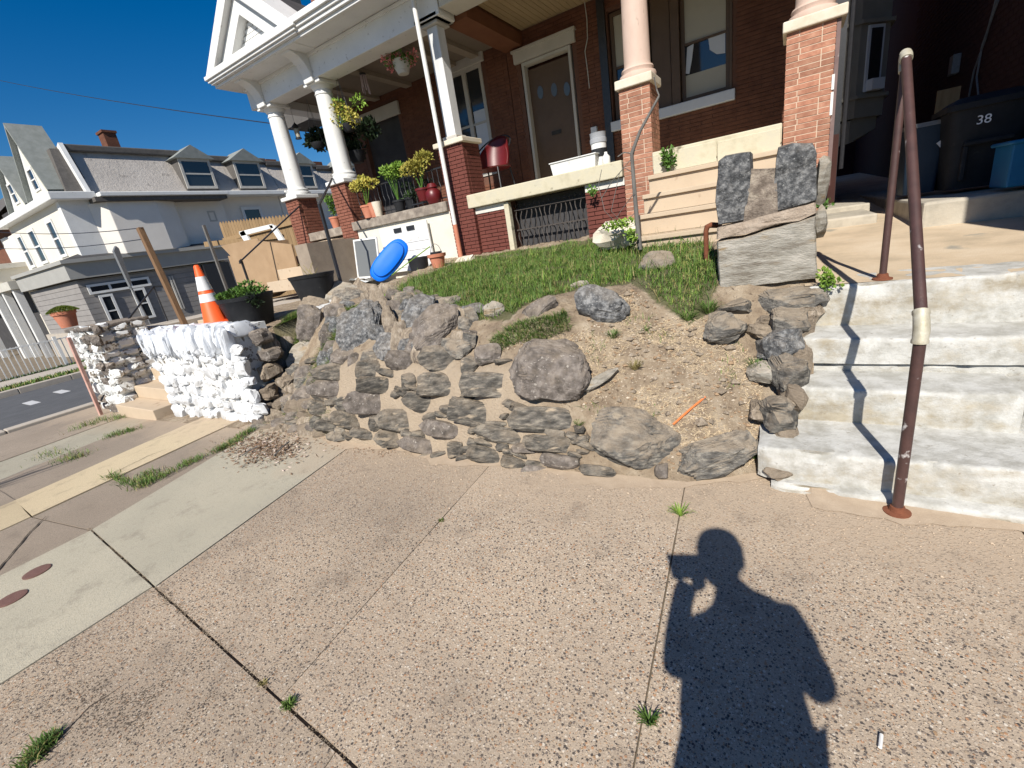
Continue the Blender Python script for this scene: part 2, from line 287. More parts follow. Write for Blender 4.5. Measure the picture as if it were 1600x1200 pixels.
def stepmat():
    m = bpy.data.materials.new('worn_whitewashed_concrete'); m.use_nodes = True
    nt = m.node_tree; N = nt.nodes; L = nt.links; b = N['Principled BSDF']; geo = N.new('ShaderNodeNewGeometry')
    def ns(sc, d, st=(1, 1, 1)):
        mp = N.new('ShaderNodeMapping'); mp.inputs['Scale'].default_value = st; L.new(geo.outputs['Position'], mp.inputs['Vector'])
        n = N.new('ShaderNodeTexNoise'); n.inputs['Scale'].default_value = sc; n.inputs['Detail'].default_value = d; n.inputs['Roughness'].default_value = 0.65; L.new(mp.outputs[0], n.inputs['Vector']); return n
    def ramp(src, a, ca, b_, cb):
        r = N.new('ShaderNodeValToRGB'); e = r.color_ramp.elements; e[0].position = a; e[0].color = lin(ca); e[1].position = b_; e[1].color = lin(cb); L.new(src, r.inputs['Fac']); return r.outputs['Color']
    def mix(f, a, c, mode='MIX'):
        x = N.new('ShaderNodeMixRGB'); x.blend_type = mode; L.new(f, x.inputs['Fac']); L.new(a, x.inputs['Color1']); L.new(c, x.inputs['Color2']); return x.outputs['Color']
    wash = ramp(ns(9, 9).outputs['Fac'], 0.36, (0.345, 0.335, 0.30), 0.58, (0.51, 0.505, 0.475))
    bare = ramp(ns(7, 9, (0.6, 1, 1.6)).outputs['Fac'], 0.35, (0.27, 0.235, 0.175), 0.65, (0.42, 0.375, 0.29))
    sn = N.new('ShaderNodeSeparateXYZ'); L.new(geo.outputs['Normal'], sn.inputs[0])
    # the wash has worn off the risers first: more bare concrete where the cast face is upright, broken up by noise
    big = ns(1.7, 7, (0.8, 1, 2.0))
    ma = N.new('ShaderNodeMath'); ma.operation = 'MULTIPLY_ADD'; ma.inputs[1].default_value = -0.17; L.new(sn.outputs['Z'], ma.inputs[0]); L.new(big.outputs['Fac'], ma.inputs[2])
    fn_ = ns(16, 8); mf = N.new('ShaderNodeMath'); mf.operation = 'MULTIPLY_ADD'; mf.inputs[1].default_value = 0.45; L.new(fn_.outputs['Fac'], mf.inputs[0]); L.new(ma.outputs[0], mf.inputs[2])
    worn = ramp(mf.outputs[0], 0.66, (0, 0, 0), 0.86, (1, 1, 1))
    c = mix(worn, wash, bare)
    sp = ramp(ns(28, 6).outputs['Fac'], 0.62, (0, 0, 0), 0.70, (1, 1, 1)); dk = N.new('ShaderNodeRGB'); dk.outputs[0].default_value = (0.20, 0.165, 0.12, 1)
    ml = N.new('ShaderNodeMath'); ml.operation = 'MULTIPLY'; ml.inputs[1].default_value = 0.6; L.new(sp, ml.inputs[0]); c = mix(ml.outputs[0], c, dk.outputs[0])
    L.new(c, b.inputs['Base Color']); b.inputs['Roughness'].default_value = 0.88; b.inputs['Specular IOR Level'].default_value = 0.25
    bp = N.new('ShaderNodeBump'); bp.inputs['Strength'].default_value = 0.6; bp.inputs['Distance'].default_value = 0.01; L.new(ns(38, 10).outputs['Fac'], bp.inputs['Height']); L.new(bp.outputs[0], b.inputs['Normal'])
    return m
MT['steps'] = stepmat()
MT['path'] = M('weathered_landing_concrete', (0.34, 0.28, 0.20), (0.54, 0.43, 0.30), (0.62, 0.52, 0.39), scale=2.2, rough=0.9, bump=0.5, bscale=55, spots=(0.30, 0.28, 0.23), spot_scale=3.4, spot_amt=0.3)
def leafmat(name, a, b_, sub=0.35):
    m = M(name, a, b_, scale=9, contrast=0.12, rough=0.55, bump=0.0, var=0.2, spec=0.25)
    return m
MT['grass'] = leafmat('grass_green', (0.055, 0.115, 0.022), (0.155, 0.235, 0.055))
MT['grassdry'] = leafmat('dry_grass', (0.22, 0.19, 0.07), (0.36, 0.30, 0.13))
MT['leaf'] = leafmat('leaf_green', (0.05, 0.12, 0.02), (0.12, 0.22, 0.04))
MT['lime'] = leafmat('lime_leaf', (0.13, 0.24, 0.03), (0.25, 0.38, 0.06))
MT['yellowleaf'] = leafmat('yellow_leaf', (0.26, 0.25, 0.045), (0.48, 0.41, 0.09))
MT['darkleaf'] = leafmat('dark_leaf', (0.012, 0.022, 0.012), (0.03, 0.05, 0.02))
MT['pinkflower'] = leafmat('pink_flower', (0.62, 0.16, 0.18), (0.75, 0.36, 0.34))
MT['moss'] = leafmat('mossy_green', (0.08, 0.12, 0.015), (0.17, 0.22, 0.04))
PEB = [(0.36, 0.23, 0.13), (0.50, 0.38, 0.27), (0.045, 0.042, 0.042), (0.58, 0.48, 0.37), (0.17, 0.14, 0.12), (0.48, 0.37, 0.26), (0.07, 0.06, 0.055), (0.66, 0.59, 0.49), (0.29, 0.23, 0.18), (0.52, 0.42, 0.31), (0.44, 0.24, 0.13), (0.12, 0.105, 0.095), (0.55, 0.46, 0.36), (0.76, 0.72, 0.65)]
MT['aggr'] = aggregate('exposed_aggregate_slab', (0.47, 0.38, 0.285), PEB, 94.0)
MT['fineconc'] = aggregate('pale_green_grey_concrete', (0.46, 0.42, 0.325), [(0.41, 0.37, 0.285), (0.24, 0.23, 0.20), (0.44, 0.43, 0.36), (0.30, 0.28, 0.23), (0.50, 0.48, 0.42)], 150.0, stain=(0.29, 0.275, 0.22), thr=0.25)
MT['yellowconc'] = aggregate('yellowish_concrete', (0.57, 0.47, 0.31), [(0.50, 0.42, 0.28), (0.36, 0.30, 0.22), (0.60, 0.51, 0.36)], 150.0, stain=(0.44, 0.35, 0.23), thr=0.25)
MT['brownconc'] = aggregate('brownish_concrete', (0.33, 0.27, 0.21), [(0.30, 0.25, 0.20), (0.18, 0.155, 0.13), (0.42, 0.36, 0.29), (0.24, 0.20, 0.17)], 140.0, stain=(0.22, 0.18, 0.14), thr=0.28)

# ------------------------------------------------------------------ mesh building
class MB:
    def __init__(s): s.v = []; s.f = []
    def add(s, vs, fs):
        o = len(s.v); s.v += [tuple(v) for v in vs]; s.f += [tuple(i + o for i in f) for f in fs]; return s
    def box(s, x0, x1, y0, y1, z0, z1, rot=None, piv=None):
        vs = [Vector((x, y, z)) for x in (x0, x1) for y in (y0, y1) for z in (z0, z1)]
        if rot is not None:
            piv = Vector(piv) if piv is not None else Vector(((x0 + x1) / 2, (y0 + y1) / 2, (z0 + z1) / 2))
            vs = [piv + rot @ (v - piv) for v in vs]
        return s.add(vs, [(0, 1, 3, 2), (4, 6, 7, 5), (0, 4, 5, 1), (2, 3, 7, 6), (0, 2, 6, 4), (1, 5, 7, 3)])
    def obox(s, c, ax, hs):
        """box by centre, three axes, half sizes"""
        c = Vector(c); vs = []
        for i in (-1, 1):
            for j in (-1, 1):
                for k in (-1, 1): vs.append(c + ax[0] * (i * hs[0]) + ax[1] * (j * hs[1]) + ax[2] * (k * hs[2]))
        return s.add(vs, [(0, 1, 3, 2), (4, 6, 7, 5), (0, 4, 5, 1), (2, 3, 7, 6), (0, 2, 6, 4), (1, 5, 7, 3)])
    def bar(s, a, b, w, h, up=(0, 0, 1)):
        a, b = Vector(a), Vector(b); d = (b - a).normalized(); u = Vector(up); sd = d.cross(u)
        if sd.length < 1e-4: sd = d.cross(Vector((0, 1, 0)))
        sd.normalize(); uu = sd.cross(d).normalized()
        return s.obox((a + b) / 2, (d, sd, uu), ((b - a).length / 2, w / 2, h / 2))
    def tube(s, pts, r, n=10, cap=True):
        pts = [Vector(p) for p in pts]; rs = r if isinstance(r, (list, tuple)) else [r] * len(pts)
        vs = []; fs = []; prev = None
        for i, p in enumerate(pts):
            d = (pts[min(i + 1, len(pts) - 1)] - pts[max(i - 1, 0)]).normalized()
            if prev is None: a = d.orthogonal().normalized()
            else: a = (prev - d * prev.dot(d)).normalized()
            prev = a; b = d.cross(a)
            for k in range(n):
                t = 2 * math.pi * k / n; vs.append(p + (a * math.cos(t) + b * math.sin(t)) * rs[i])
        for i in range(len(pts) - 1):
            for k in range(n): fs.append((i * n + k, i * n + (k + 1) % n, (i + 1) * n + (k + 1) % n, (i + 1) * n + k))
        if cap: fs += [tuple(range(n))[::-1], tuple((len(pts) - 1) * n + k for k in range(n))]
        return s.add(vs, fs)
    def lathe(s, c, prof, n=24, axis=None, sx=1.0, sy=1.0):
        """prof: list of (radius, height); axis: rotation matrix"""
        c = Vector(c); vs = []; fs = []
        for r, h in prof:
            for k in range(n):
                t = 2 * math.pi * k / n; v = Vector((math.cos(t) * r * sx, math.sin(t) * r * sy, h)); vs.append(c + (axis @ v if axis is not None else v))
        m = len(prof)
        for i in range(m - 1):
            for k in range(n): fs.append((i * n + k, i * n + (k + 1) % n, (i + 1) * n + (k + 1) % n, (i + 1) * n + k))
        if prof[0][0] > 1e-4: fs.append(tuple(range(n))[::-1])
        if prof[-1][0] > 1e-4: fs.append(tuple((m - 1) * n + k for k in range(n)))
        return s.add(vs, fs)
    def prism(s, poly, vec):
        """polygon (list of points) extruded along vec"""
        n = len(poly); vec = Vector(vec); vs = [Vector(p) for p in poly] + [Vector(p) + vec for p in poly]
        fs = [tuple(range(n))[::-1], tuple(range(n, 2 * n))] + [(i, (i + 1) % n, n + (i + 1) % n, n + i) for i in range(n)]
        return s.add(vs, fs)
    def leaf(s, p, d, w, l, nrm=None):
        d = Vector(d).normalized(); sd = d.cross(Vector(nrm) if nrm is not None else Vector((random.uniform(-1, 1), random.uniform(-1, 1), random.uniform(-1, 1)))).normalized()
        p = Vector(p); up = sd.cross(d) * (0.12 * l)
        return s.add([p, p + d * l * 0.45 + sd * w / 2 - up, p + d * l, p + d * l * 0.45 - sd * w / 2 - up], [(0, 1, 2), (0, 2, 3)])
    def mesh(s, name, smooth=False):
        me = bpy.data.meshes.new(name); me.from_pydata(s.v, [], s.f); me.validate()
        bm = bmesh.new(); bm.from_mesh(me); bmesh.ops.recalc_face_normals(bm, faces=bm.faces); bm.to_mesh(me); bm.free()
        if smooth:
            me.polygons.foreach_set('use_smooth', [True] * len(me.polygons))
            try: me.set_sharp_from_angle(angle=math.radians(40))
            except Exception: pass
        return me

def tag(o, label=None, cat=None, group=None, kind=None):
    if label: o['label'] = label
    if cat: o['category'] = cat
    if group: o['group'] = group
    if kind: o['kind'] = kind
    return o
def wloc(o):
    v = Vector((0, 0, 0))
    while o is not None: v = v + o.location; o = o.parent
    return v
def obj(name, mb, mat, parent=None, smooth=False, bevel=0.0, kind=None, label=None, at=None):
    me = mb.mesh(name, smooth) if isinstance(mb, MB) else mb
    o = bpy.data.objects.new(name, me)
    if mat is not None and not me.materials: me.materials.append(mat)
    if parent is not None:
        o.parent = parent
        if at is None: me.transform(Matrix.Translation(-wloc(parent)))
        else: o.location = Vector(at) - wloc(parent)
    elif at is not None: o.location = at
    col.objects.link(o)
    if bevel:
        b = o.modifiers.new('edge', 'BEVEL'); b.width = bevel; b.segments = 2; b.limit_method = 'ANGLE'; b.angle_limit = math.radians(40)
    if kind: o['kind'] = kind
    if label: o['label'] = label
    return o
def thing(name, label, cat, loc=(0, 0, 0), group=None, kind=None):
    o = bpy.data.objects.new(name, None); o.empty_display_size = 0.1; o.location = loc; col.objects.link(o)
    return tag(o, label, cat, group, kind)
def single(name, mb, mat, label, cat, loc, group=None, smooth=False, bevel=0.0, kind=None):
    """a thing that is one mesh, with its origin at loc"""
    me = mb.mesh(name, smooth) if isinstance(mb, MB) else mb
    me.transform(Matrix.Translation(-Vector(loc)))
    o = obj(name, me, mat, None, at=Vector(loc), bevel=bevel); return tag(o, label, cat, group, kind)
def copy_tree(o, parent=None, shift=None):
    c = o.copy(); col.objects.link(c); c.parent = parent
    if shift is not None: c.location = c.location + Vector(shift)
    for ch in list(o.children): copy_tree(ch, c)
    return c

def stone_mesh(c, ax, rad, seed=0, boxy=0.55, sub=2, rough=0.10, cuts=7, name='stone', strata=0.0):
    """a broken stone: squared block split by random flat planes, with layered (schist) ledges and a rough surface"""
    rd = random.Random(seed)
    bm = bmesh.new(); bmesh.ops.create_icosphere(bm, subdivisions=sub, radius=1.0)
    planes = []
    for k in range(cuts):
        n = Vector((rd.gauss(0, 1), rd.gauss(0, 1), rd.gauss(0, 1.0))).normalized(); planes.append((n, rd.uniform(0.62, 0.92)))
    off = Vector((rd.uniform(-50, 50), rd.uniform(-50, 50), rd.uniform(-50, 50))); ph = rd.uniform(0, 6); fr = rd.uniform(7, 11)
    for v in bm.verts:
        p = v.co.copy()
        q = Vector([math.copysign(abs(x) ** boxy, x) for x in p]); q *= (1.0 / max(q.length, 1e-6)) * (0.55 + 0.45 * q.length)
        for n, d in planes:
            t = q.dot(n)
            if t > d: q -= n * (t - d) * 0.97
        q *= 1 + rough * noise.noise(q * 1.6 + off) * 1.3 + rough * 0.55 * noise.noise(q * 4.5 + off) + rough * 0.28 * noise.noise(q * 11 + off)
        if strata:
            w = (q.y + 0.18 * noise.noise(q * 1.5 + off)) * fr + ph; l = (w - math.floor(w)); q = Vector((q.x * (1 - strata * l), q.y, q.z * (1 - strata * l)))
        v.co = Vector(c) + ax[0] * (q.x * rad[0]) + ax[1] * (q.y * rad[1]) + ax[2] * (q.z * rad[2])
    bmesh.ops.recalc_face_normals(bm, faces=bm.faces)
    me = bpy.data.meshes.new(name); bm.to_mesh(me); bm.free()
    me.polygons.foreach_set('use_smooth', [True] * len(me.polygons))
    try: me.set_sharp_from_angle(angle=math.radians(22))
    except Exception: pass
    return me

# ------------------------------------------------------------------ ground, road, sidewalk
def gz(x):
    if x > -5: return 0.0
    if x > -24: return -0.045 * (-5 - x)
    return -0.855
def sheet(name, x0, x1, y0, y1, dz, mat, step=1.0):
    xs = list(np.arange(x0, x1, step)) + [x1]; mb = MB()
    vs = []; fs = []
    for i, x in enumerate(xs): vs += [(x, y0, gz(x) + dz), (x, y1, gz(x) + dz)]
    for i in range(len(xs) - 1): fs.append((2 * i, 2 * i + 2, 2 * i + 3, 2 * i + 1))
    mb.add(vs, fs); return tag(obj(name, mb, mat), kind='structure')
earth = M('packed_earth', (0.13, 0.105, 0.075), (0.22, 0.18, 0.13), scale=3, rough=0.97, bump=0.6, bscale=30)
sheet('ground', -260, 160, -160, 260, -0.10, earth, 5.0)
sheet('road', -19.0, -10.72, -60, 120, -0.06, MT['asphalt'])
sheet('street', -260, 120, -14, -2.62, -0.085, MT['asphalt'], 5.0)
for k, (y0, y1) in enumerate([(-6.0, -3.0), (1.2, 1.35)]):
    pass
# faded crosswalk dashes on the side road
dash = MB()
for px, py in [(48, 623), (95, 604)]:
    p = onZ(px, py, gz(-13.5)); dash.box(p.x - 0.5, p.x + 0.5, p.y - 0.09, p.y + 0.09, gz(p.x) - 0.056, gz(p.x) - 0.05)
tag(obj('road_marking', dash, M('road_paint', (0.42, 0.42, 0.42), (0.55, 0.55, 0.55), scale=8, rough=0.8)), kind='structure')

sidewalk = thing('sidewalk', 'old sidewalk of mixed exposed-aggregate and plain concrete slabs', None, (0, 0, 0), kind='structure')
bed = MB(); bed.box(-9.3, 6.0, -2.4, 2.75, -0.14, -0.045)
bedm = MB()
for i in range(16):
    x0 = 6.0 - i * 1.0
    z0, z1 = gz(x0), gz(x0 - 1)
    bedm.add([(x0, -2.4, z0 - 0.014), (x0 - 1, -2.4, z1 - 0.014), (x0 - 1, 2.8, z1 - 0.014), (x0, 2.8, z0 - 0.014)], [(0, 1, 2, 3)])
obj('joint_sand', bedm, M('joint_dirt', (0.10, 0.08, 0.06), (0.20, 0.165, 0.12), scale=30, rough=1, bump=0.4), sidewalk)
def J(x): return 0.55 - 0.065 * (x + 2.88)
def slab(poly, mat, dz=0.0, tilt=0.0, gs=0.0018):
    """poly: list of (x, y), counter-clockwise; inset for the joint"""
    c = Vector((sum(p[0] for p in poly) / len(poly), sum(p[1] for p in poly) / len(poly), 0)); n = len(poly); g = 0.006
    pts = []
    for i in range(n):
        a, b, d = Vector((*poly[i - 1], 0)), Vector((*poly[i], 0)), Vector((*poly[(i + 1) % n], 0))
        e1 = (b - a).normalized(); e2 = (d - b).normalized()
        n1 = Vector((-e1.y, e1.x, 0)); n2 = Vector((-e2.y, e2.x, 0))
        # the joint along the street gapes, the cross joints are tight saw cuts
        g1 = 0.0032 if abs(e1.x) > abs(e1.y) else gs; g2 = 0.0032 if abs(e2.x) > abs(e2.y) else gs
        pts.append(b + n1 * g1 + n2 * g2)
    mb = MB()
    # subdivide edges a little so that the joints waver like cast concrete
    q = []
    for i in range(n):
        a, b = pts[i], pts[(i + 1) % n]; k = max(1, int((b - a).length / 0.12))
        for j in range(k):
            p = a.lerp(b, j / k)
            if j: p = p + (c - p).normalized() * (0.0012 * (1 + noise.noise(p * 9)) + 0.004 * max(0, noise.noise(p * 23)))
            q.append(p)
    zt = lambda p: gz(p.x) + dz + tilt * (p.y - c.y)
    m_ = len(q); vs = [(p.x, p.y, zt(p)) for p in q] + [(p.x, p.y, zt(p) - 0.06) for p in q]
    fs = [tuple(range(m_)), tuple(range(m_, 2 * m_))[::-1]] + [(i, (i + 1) % m_, m_ + (i + 1) % m_, m_ + i) for i in range(m_)]
    mb.add(vs, fs)
    return obj('slab', mb, mat, sidewalk)
YT = 2.75
up = [(-4.10, -4.78, ), (-2.86, -3.24), (-1.56, -1.78), (-0.29, -0.49), (0.98, 0.86), (2.3, 2.2), (3.6, 3.5), (5.0, 4.9)]
mats_up = ['fineconc', 'aggr', 'aggr', 'aggr', 'aggr', 'aggr', 'aggr']
for i in range(7):
    a, b = up[i], up[i + 1]
    slab([(a[0], J(a[0])), (b[0], J(b[0])), (b[1], YT), (a[1], YT)], MT[mats_up[i]], dz=[0.004, 0, 0.0015, -0.001, 0, 0, 0][i])
slab([(-4.97, J(-4.97) - 0.18), (-4.10, J(-4.1)), (-4.78, YT), (-5.28, YT)], MT['brownconc'], dz=-0.006)
slab([(-5.72, J(-5.72) - 0.2), (-4.97, J(-4.97) - 0.18), (-5.28, YT), (-6.2, YT)], MT['yellowconc'], dz=0.004)
slab([(-6.9, 0.55), (-5.72, J(-5.72) - 0.2), (-6.2, YT), (-7.4, YT)], MT['brownconc'], dz=-0.004)
slab([(-8.0, 0.6), (-6.9, 0.55), (-7.4, YT), (-8.3, YT)], MT['fineconc'], dz=-0.006)
slab([(-10.4, 0.6), (-8.0, 0.6), (-8.3, YT), (-10.4, YT)], MT['brownconc'])
# lower row, towards the street
dn = [(-10.4, -10.4), (-8.0, -7.9), (-6.9, -6.7), (-5.72, -5.5), (-4.97, -4.7), (-4.10, -4.02), (-2.88, -2.80), (-2.60, -1.72), (-1.2, -0.9), (0.1, 0.3), (1.4, 1.5), (2.7, 2.8), (5.0, 5.0)]
mats_dn = ['brownconc', 'fineconc', 'brownconc', 'yellowconc', 'brownconc', 'fineconc', 'aggr', 'aggr', 'aggr', 'aggr', 'aggr', 'aggr']
for i in range(12):
    a, b = dn[i], dn[i + 1]
    ya = J(a[0]) if a[0] > -4.5 else (J(a[0]) - 0.18 if a[0] > -5.8 else 0.57); yb = J(b[0]) if b[0] > -4.5 else (J(b[0]) - 0.18 if b[0] > -5.8 else 0.57)
    slab([(a[1], -2.35), (b[1], -2.35), (b[0], yb - 0.004), (a[0], ya - 0.004)], MT[mats_dn[i]], dz=[0, 0, 0.002, 0.003, -0.002, 0.002, -0.003, 0, 0.001, 0, 0, 0][i])
kb = MB(); kb.box(-10.4, 6.0, -2.55, -2.37, -0.25, -0.003)
for i in range(40):
    y0 = -2.3 + i * 1.2
    kb.box(-10.68, -10.45, y0, y0 + 1.19, gz(-10.6) - 0.3, gz(-10.6) + 0.055)
tag(obj('kerb', kb, MT['kerb'], bevel=0.015), kind='structure')
# pavement beyond the side road, with a strip of grass
kb = MB()
for i in range(40): kb.box(-19.3, -19.05, -3 + i * 1.2, -3 + i * 1.2 + 1.19, gz(-19) - 0.3, gz(-19) + 0.10)
tag(obj('far_kerb', kb, MT['kerb'], bevel=0.015), kind='structure')
fp = MB(); fp.box(-23.2, -20.4, -8, 60, gz(-21) - 0.1, gz(-21) + 0.11)
tag(obj('far_pavement', fp, MT['kerb']), kind='structure')

def crack(pix, w=0.004, seed=1, z=0.0022):
    pts = [onZ(px, py, 0) for px, py in pix]; q = []
    for a, b_ in zip(pts[:-1], pts[1:]):
        k = max(2, int((b_ - a).length / 0.02))
        for j in range(k): q.append(a.lerp(b_, j / k))
    vs = []; fs = []
    for i, p in enumerate(q):
        d = (q[min(i + 1, len(q) - 1)] - q[max(i - 1, 0)]).normalized(); s_ = Vector((-d.y, d.x, 0)); o_ = s_ * (0.010 * noise.noise(p * 9 + Vector((seed, 0, 0))) + 0.004 * noise.noise(p * 40)); ww_ = w * (0.5 + 0.6 * abs(noise.noise(p * 12))) * min(1, (len(q) - i) / 8 + 0.2)
        vs += [(p.x + o_.x - s_.x * ww_, p.y + o_.y - s_.y * ww_, gz(p.x) + z), (p.x + o_.x + s_.x * ww_, p.y + o_.y + s_.y * ww_, gz(p.x) + z)]
    fs = [(2 * i, 2 * i + 1, 2 * i + 3, 2 * i + 2) for i in range(len(q) - 1)]
    mb = MB(); mb.add(vs, fs); obj('crack', mb, M('crack_dirt', (0.05, 0.04, 0.032), (0.09, 0.075, 0.06), scale=40, rough=1, bump=0), sidewalk)
crack([(-10, 900), (22, 862), (60, 818), (75, 805)], 0.008, 2, 0.004)
crack([(60, 1190), (140, 1105), (210, 1060)], 0.003, 3); 
crack([(170, 742), (230, 712), (262, 700)], 0.005, 6, 0.008)
# two cast caps in the pale slab
for k, (px, py) in enumerate([(57.5, 893), (18, 935)]):
    p = onZ(px, py, 0.006)
    mb = MB(); mb.lathe((p.x, p.y, 0.003), [(0.066, 0), (0.066, 0.004), (0.058, 0.0055), (0.02, 0.006), (0.0, 0.006)], n=28)
    t = single('valve_cap', mb, MT['utility'], ['reddish cast-iron cap in the pale slab, the farther of the two', 'reddish cast-iron cap in the pale slab, the nearer one cut by the left edge'][k], 'valve cap', (p.x, p.y, 0.0), group='cast-iron caps in the sidewalk')

# ------------------------------------------------------------------ the bank: terraced front yard that slumps to the sidewalk
def itp(x, xs, ys): return float(np.interp(x, xs, ys))
def y0f(x): return itp(x, [-7, -5, -4.2, -3.2, -1.0, -0.45, -0.1, 0.2], [2.75, 2.45, 2.28, 2.16, 2.24, 2.30, 2.50, 2.62])
def hz(x, y):
    top = 0.93 + 0.105 * (y - 3.0) if y < 6.2 else 1.26
    top = max(top, 0.90)
    if x < -4.95: return min(top, 0.98) if y > 2.72 else gz(x)
    t = y - y0f(x)
    if t < 0: return -0.03
    m = itp(x, [-4.5, -3.9, -3.5, -1.6, -1.1, -0.8], [0, 0.25, 1, 1, 0.5, 0])     # how much this stretch is walled
    ks = itp(x, [-5, -4, -1, -0.4, 0.2], [1.15, 0.95, 0.85, 0.80, 0.98])
    zs = ks * t
    zm = 2.3 * t if t < 0.25 else 0.575 + 0.80 * (t - 0.25)
    z = (1 - m) * zs + m * zm
    k = 0.14                                                     # smooth minimum with the terrace
    h = max(k - abs(z - top), 0) / k
    z = min(z, top) - h * h * k * 0.25
    return z
def hz2(x, y):
    p = Vector((x, y, 0)); a = min(1.0, max(0.0, (y - y0f(x)) * 3)) if x > -4.95 else 0.3
    return hz(x, y) + a * (0.035 * noise.noise(p * 2.2) + 0.02 * noise.noise(p * 6.0) + 0.012 * noise.noise(p * 17.0) + 0.006 * noise.noise(p * 41.0))
def hit(px, py, tmax=16.0):
    d = ray(px, py); t = 1.2
    while t < tmax:
        p = CAM + d * t
        if p.y > 2.0 and p.z < hz(p.x, p.y): break
        t += 0.02
    lo, hi = t - 0.02, t
    for _ in range(10):
        m_ = (lo + hi) / 2; p = CAM + d * m_
        if p.z < hz(p.x, p.y): hi = m_
        else: lo = m_
    return CAM + d * hi
def nrm(x, y, e=0.06):
    return Vector((hz(x - e, y) - hz(x + e, y), hz(x, y - e) - hz(x, y + e), 2 * e)).normalized()

def inpoly(p, poly):
    x, y = p; c = False; j = len(poly) - 1
    for i in range(len(poly)):
        xi, yi = poly[i]; xj, yj = poly[j]
        if (yi > y) != (yj > y) and x < (xj - xi) * (y - yi) / (yj - yi) + xi: c = not c
        j = i
    return c
# outlines surveyed in the photograph, turned into plan outlines on the bank
def plan(pix): return [tuple(hit(*p)[:2]) for p in pix]
LAWN = plan([(598, 462), (640, 436), (700, 418), (745, 408), (860, 398), (905, 388), (1000, 380), (1100, 372), (1122, 400), (1120, 452), (1105, 492), (1078, 506), (1050, 486), (1010, 455), (985, 442), (930, 452), (880, 455), (820, 480), (795, 500), (735, 496), (700, 492), (660, 470), (625, 480)])
LAWN2 = [(-4.15, 4.4), (-1.45, 4.4), (-1.45, 5.93), (-4.2, 5.93)]
STRIP = plan([(482, 606), (503, 548), (522, 508), (545, 484), (572, 478), (549, 530), (524, 562), (500, 606)])
PATCH = plan([(426, 512), (470, 488), (484, 532), (452, 566), (436, 548)])
SPARSE = plan([(766, 532), (800, 512), (850, 502), (886, 488), (892, 516), (835, 540), (782, 548)])
LOWW = plan([(420, 620), (520, 640), (520, 680), (470, 690), (400, 690)])
def grassy(x, y):
    q = (x, y)
    if inpoly(q, LAWN) or inpoly(q, LAWN2): return 1.0
    if inpoly(q, STRIP) or inpoly(q, PATCH): return 0.8
    if inpoly(q, SPARSE): return 0.25
    return 0.0
# the bank mesh
nx, ny = 380, 210
X0, X1, Y0, Y1 = -7.06, 0.16, 2.12, 6.3
vs = np.zeros(((nx + 1) * (ny + 1), 3)); ga = np.zeros((nx + 1) * (ny + 1))
i_ = 0
for i in range(nx + 1):
    x = X0 + (X1 - X0) * i / nx
    for j in range(ny + 1):
        y = Y0 + (Y1 - Y0) * (j / ny) ** 1.35
        vs[i_] = (x, y, hz2(x, y)); ga[i_] = grassy(x, y); i_ += 1
fs = [(i * (ny + 1) + j, (i + 1) * (ny + 1) + j, (i + 1) * (ny + 1) + j + 1, i * (ny + 1) + j + 1) for i in range(nx) for j in range(ny)]
me = bpy.data.meshes.new('soil_bank'); me.from_pydata(vs.tolist(), [], fs)
at = me.attributes.new('turf', 'FLOAT', 'POINT'); at.data.foreach_set('value', ga.astype(np.float32))
gm_ = np.array([itp(v[0], [-3.9, -3.5, -1.5, -1.15], [0, 1, 1, 0]) * min(1, max(0, (0.70 - v[2]) * 8)) for v in vs])
at2 = me.attributes.new('mortar', 'FLOAT', 'POINT'); at2.data.foreach_set('value', gm_.astype(np.float32))
me.polygons.foreach_set('use_smooth', [True] * len(me.polygons))
sm = MT['soil'].copy(); sm.name = 'bank_soil_and_turf'
nt = sm.node_tree; b = nt.nodes['Principled BSDF']; src = b.inputs['Base Color'].links[0].from_socket
an = nt.nodes.new('ShaderNodeAttribute'); an.attribute_name = 'turf'
mx = nt.nodes.new('ShaderNodeMixRGB'); mx.inputs['Color2'].default_value = lin((0.085, 0.095, 0.035)); mu_ = nt.nodes.new('ShaderNodeMath'); mu_.operation = 'MULTIPLY'; mu_.inputs[1].default_value = 0.8
nt.links.new(an.outputs['Fac'], mu_.inputs[0]); nt.links.new(mu_.outputs[0], mx.inputs['Fac'])
am = nt.nodes.new('ShaderNodeAttribute'); am.attribute_name = 'mortar'; m0 = nt.nodes.new('ShaderNodeMixRGB'); m0.inputs['Color2'].default_value = lin((0.50, 0.405, 0.30))
mu2 = nt.nodes.new('ShaderNodeMath'); mu2.operation = 'MULTIPLY'; mu2.inputs[1].default_value = 0.75; nt.links.new(am.outputs['Fac'], mu2.inputs[0]); nt.links.new(mu2.outputs[0], m0.inputs['Fac'])
nt.links.new(src, m0.inputs['Color1']); nt.links.new(m0.outputs[0], mx.inputs['Color1']); nt.links.new(mx.outputs[0], b.inputs['Base Color'])
bank = obj('soil_bank', me, sm); tag(bank, kind='structure')
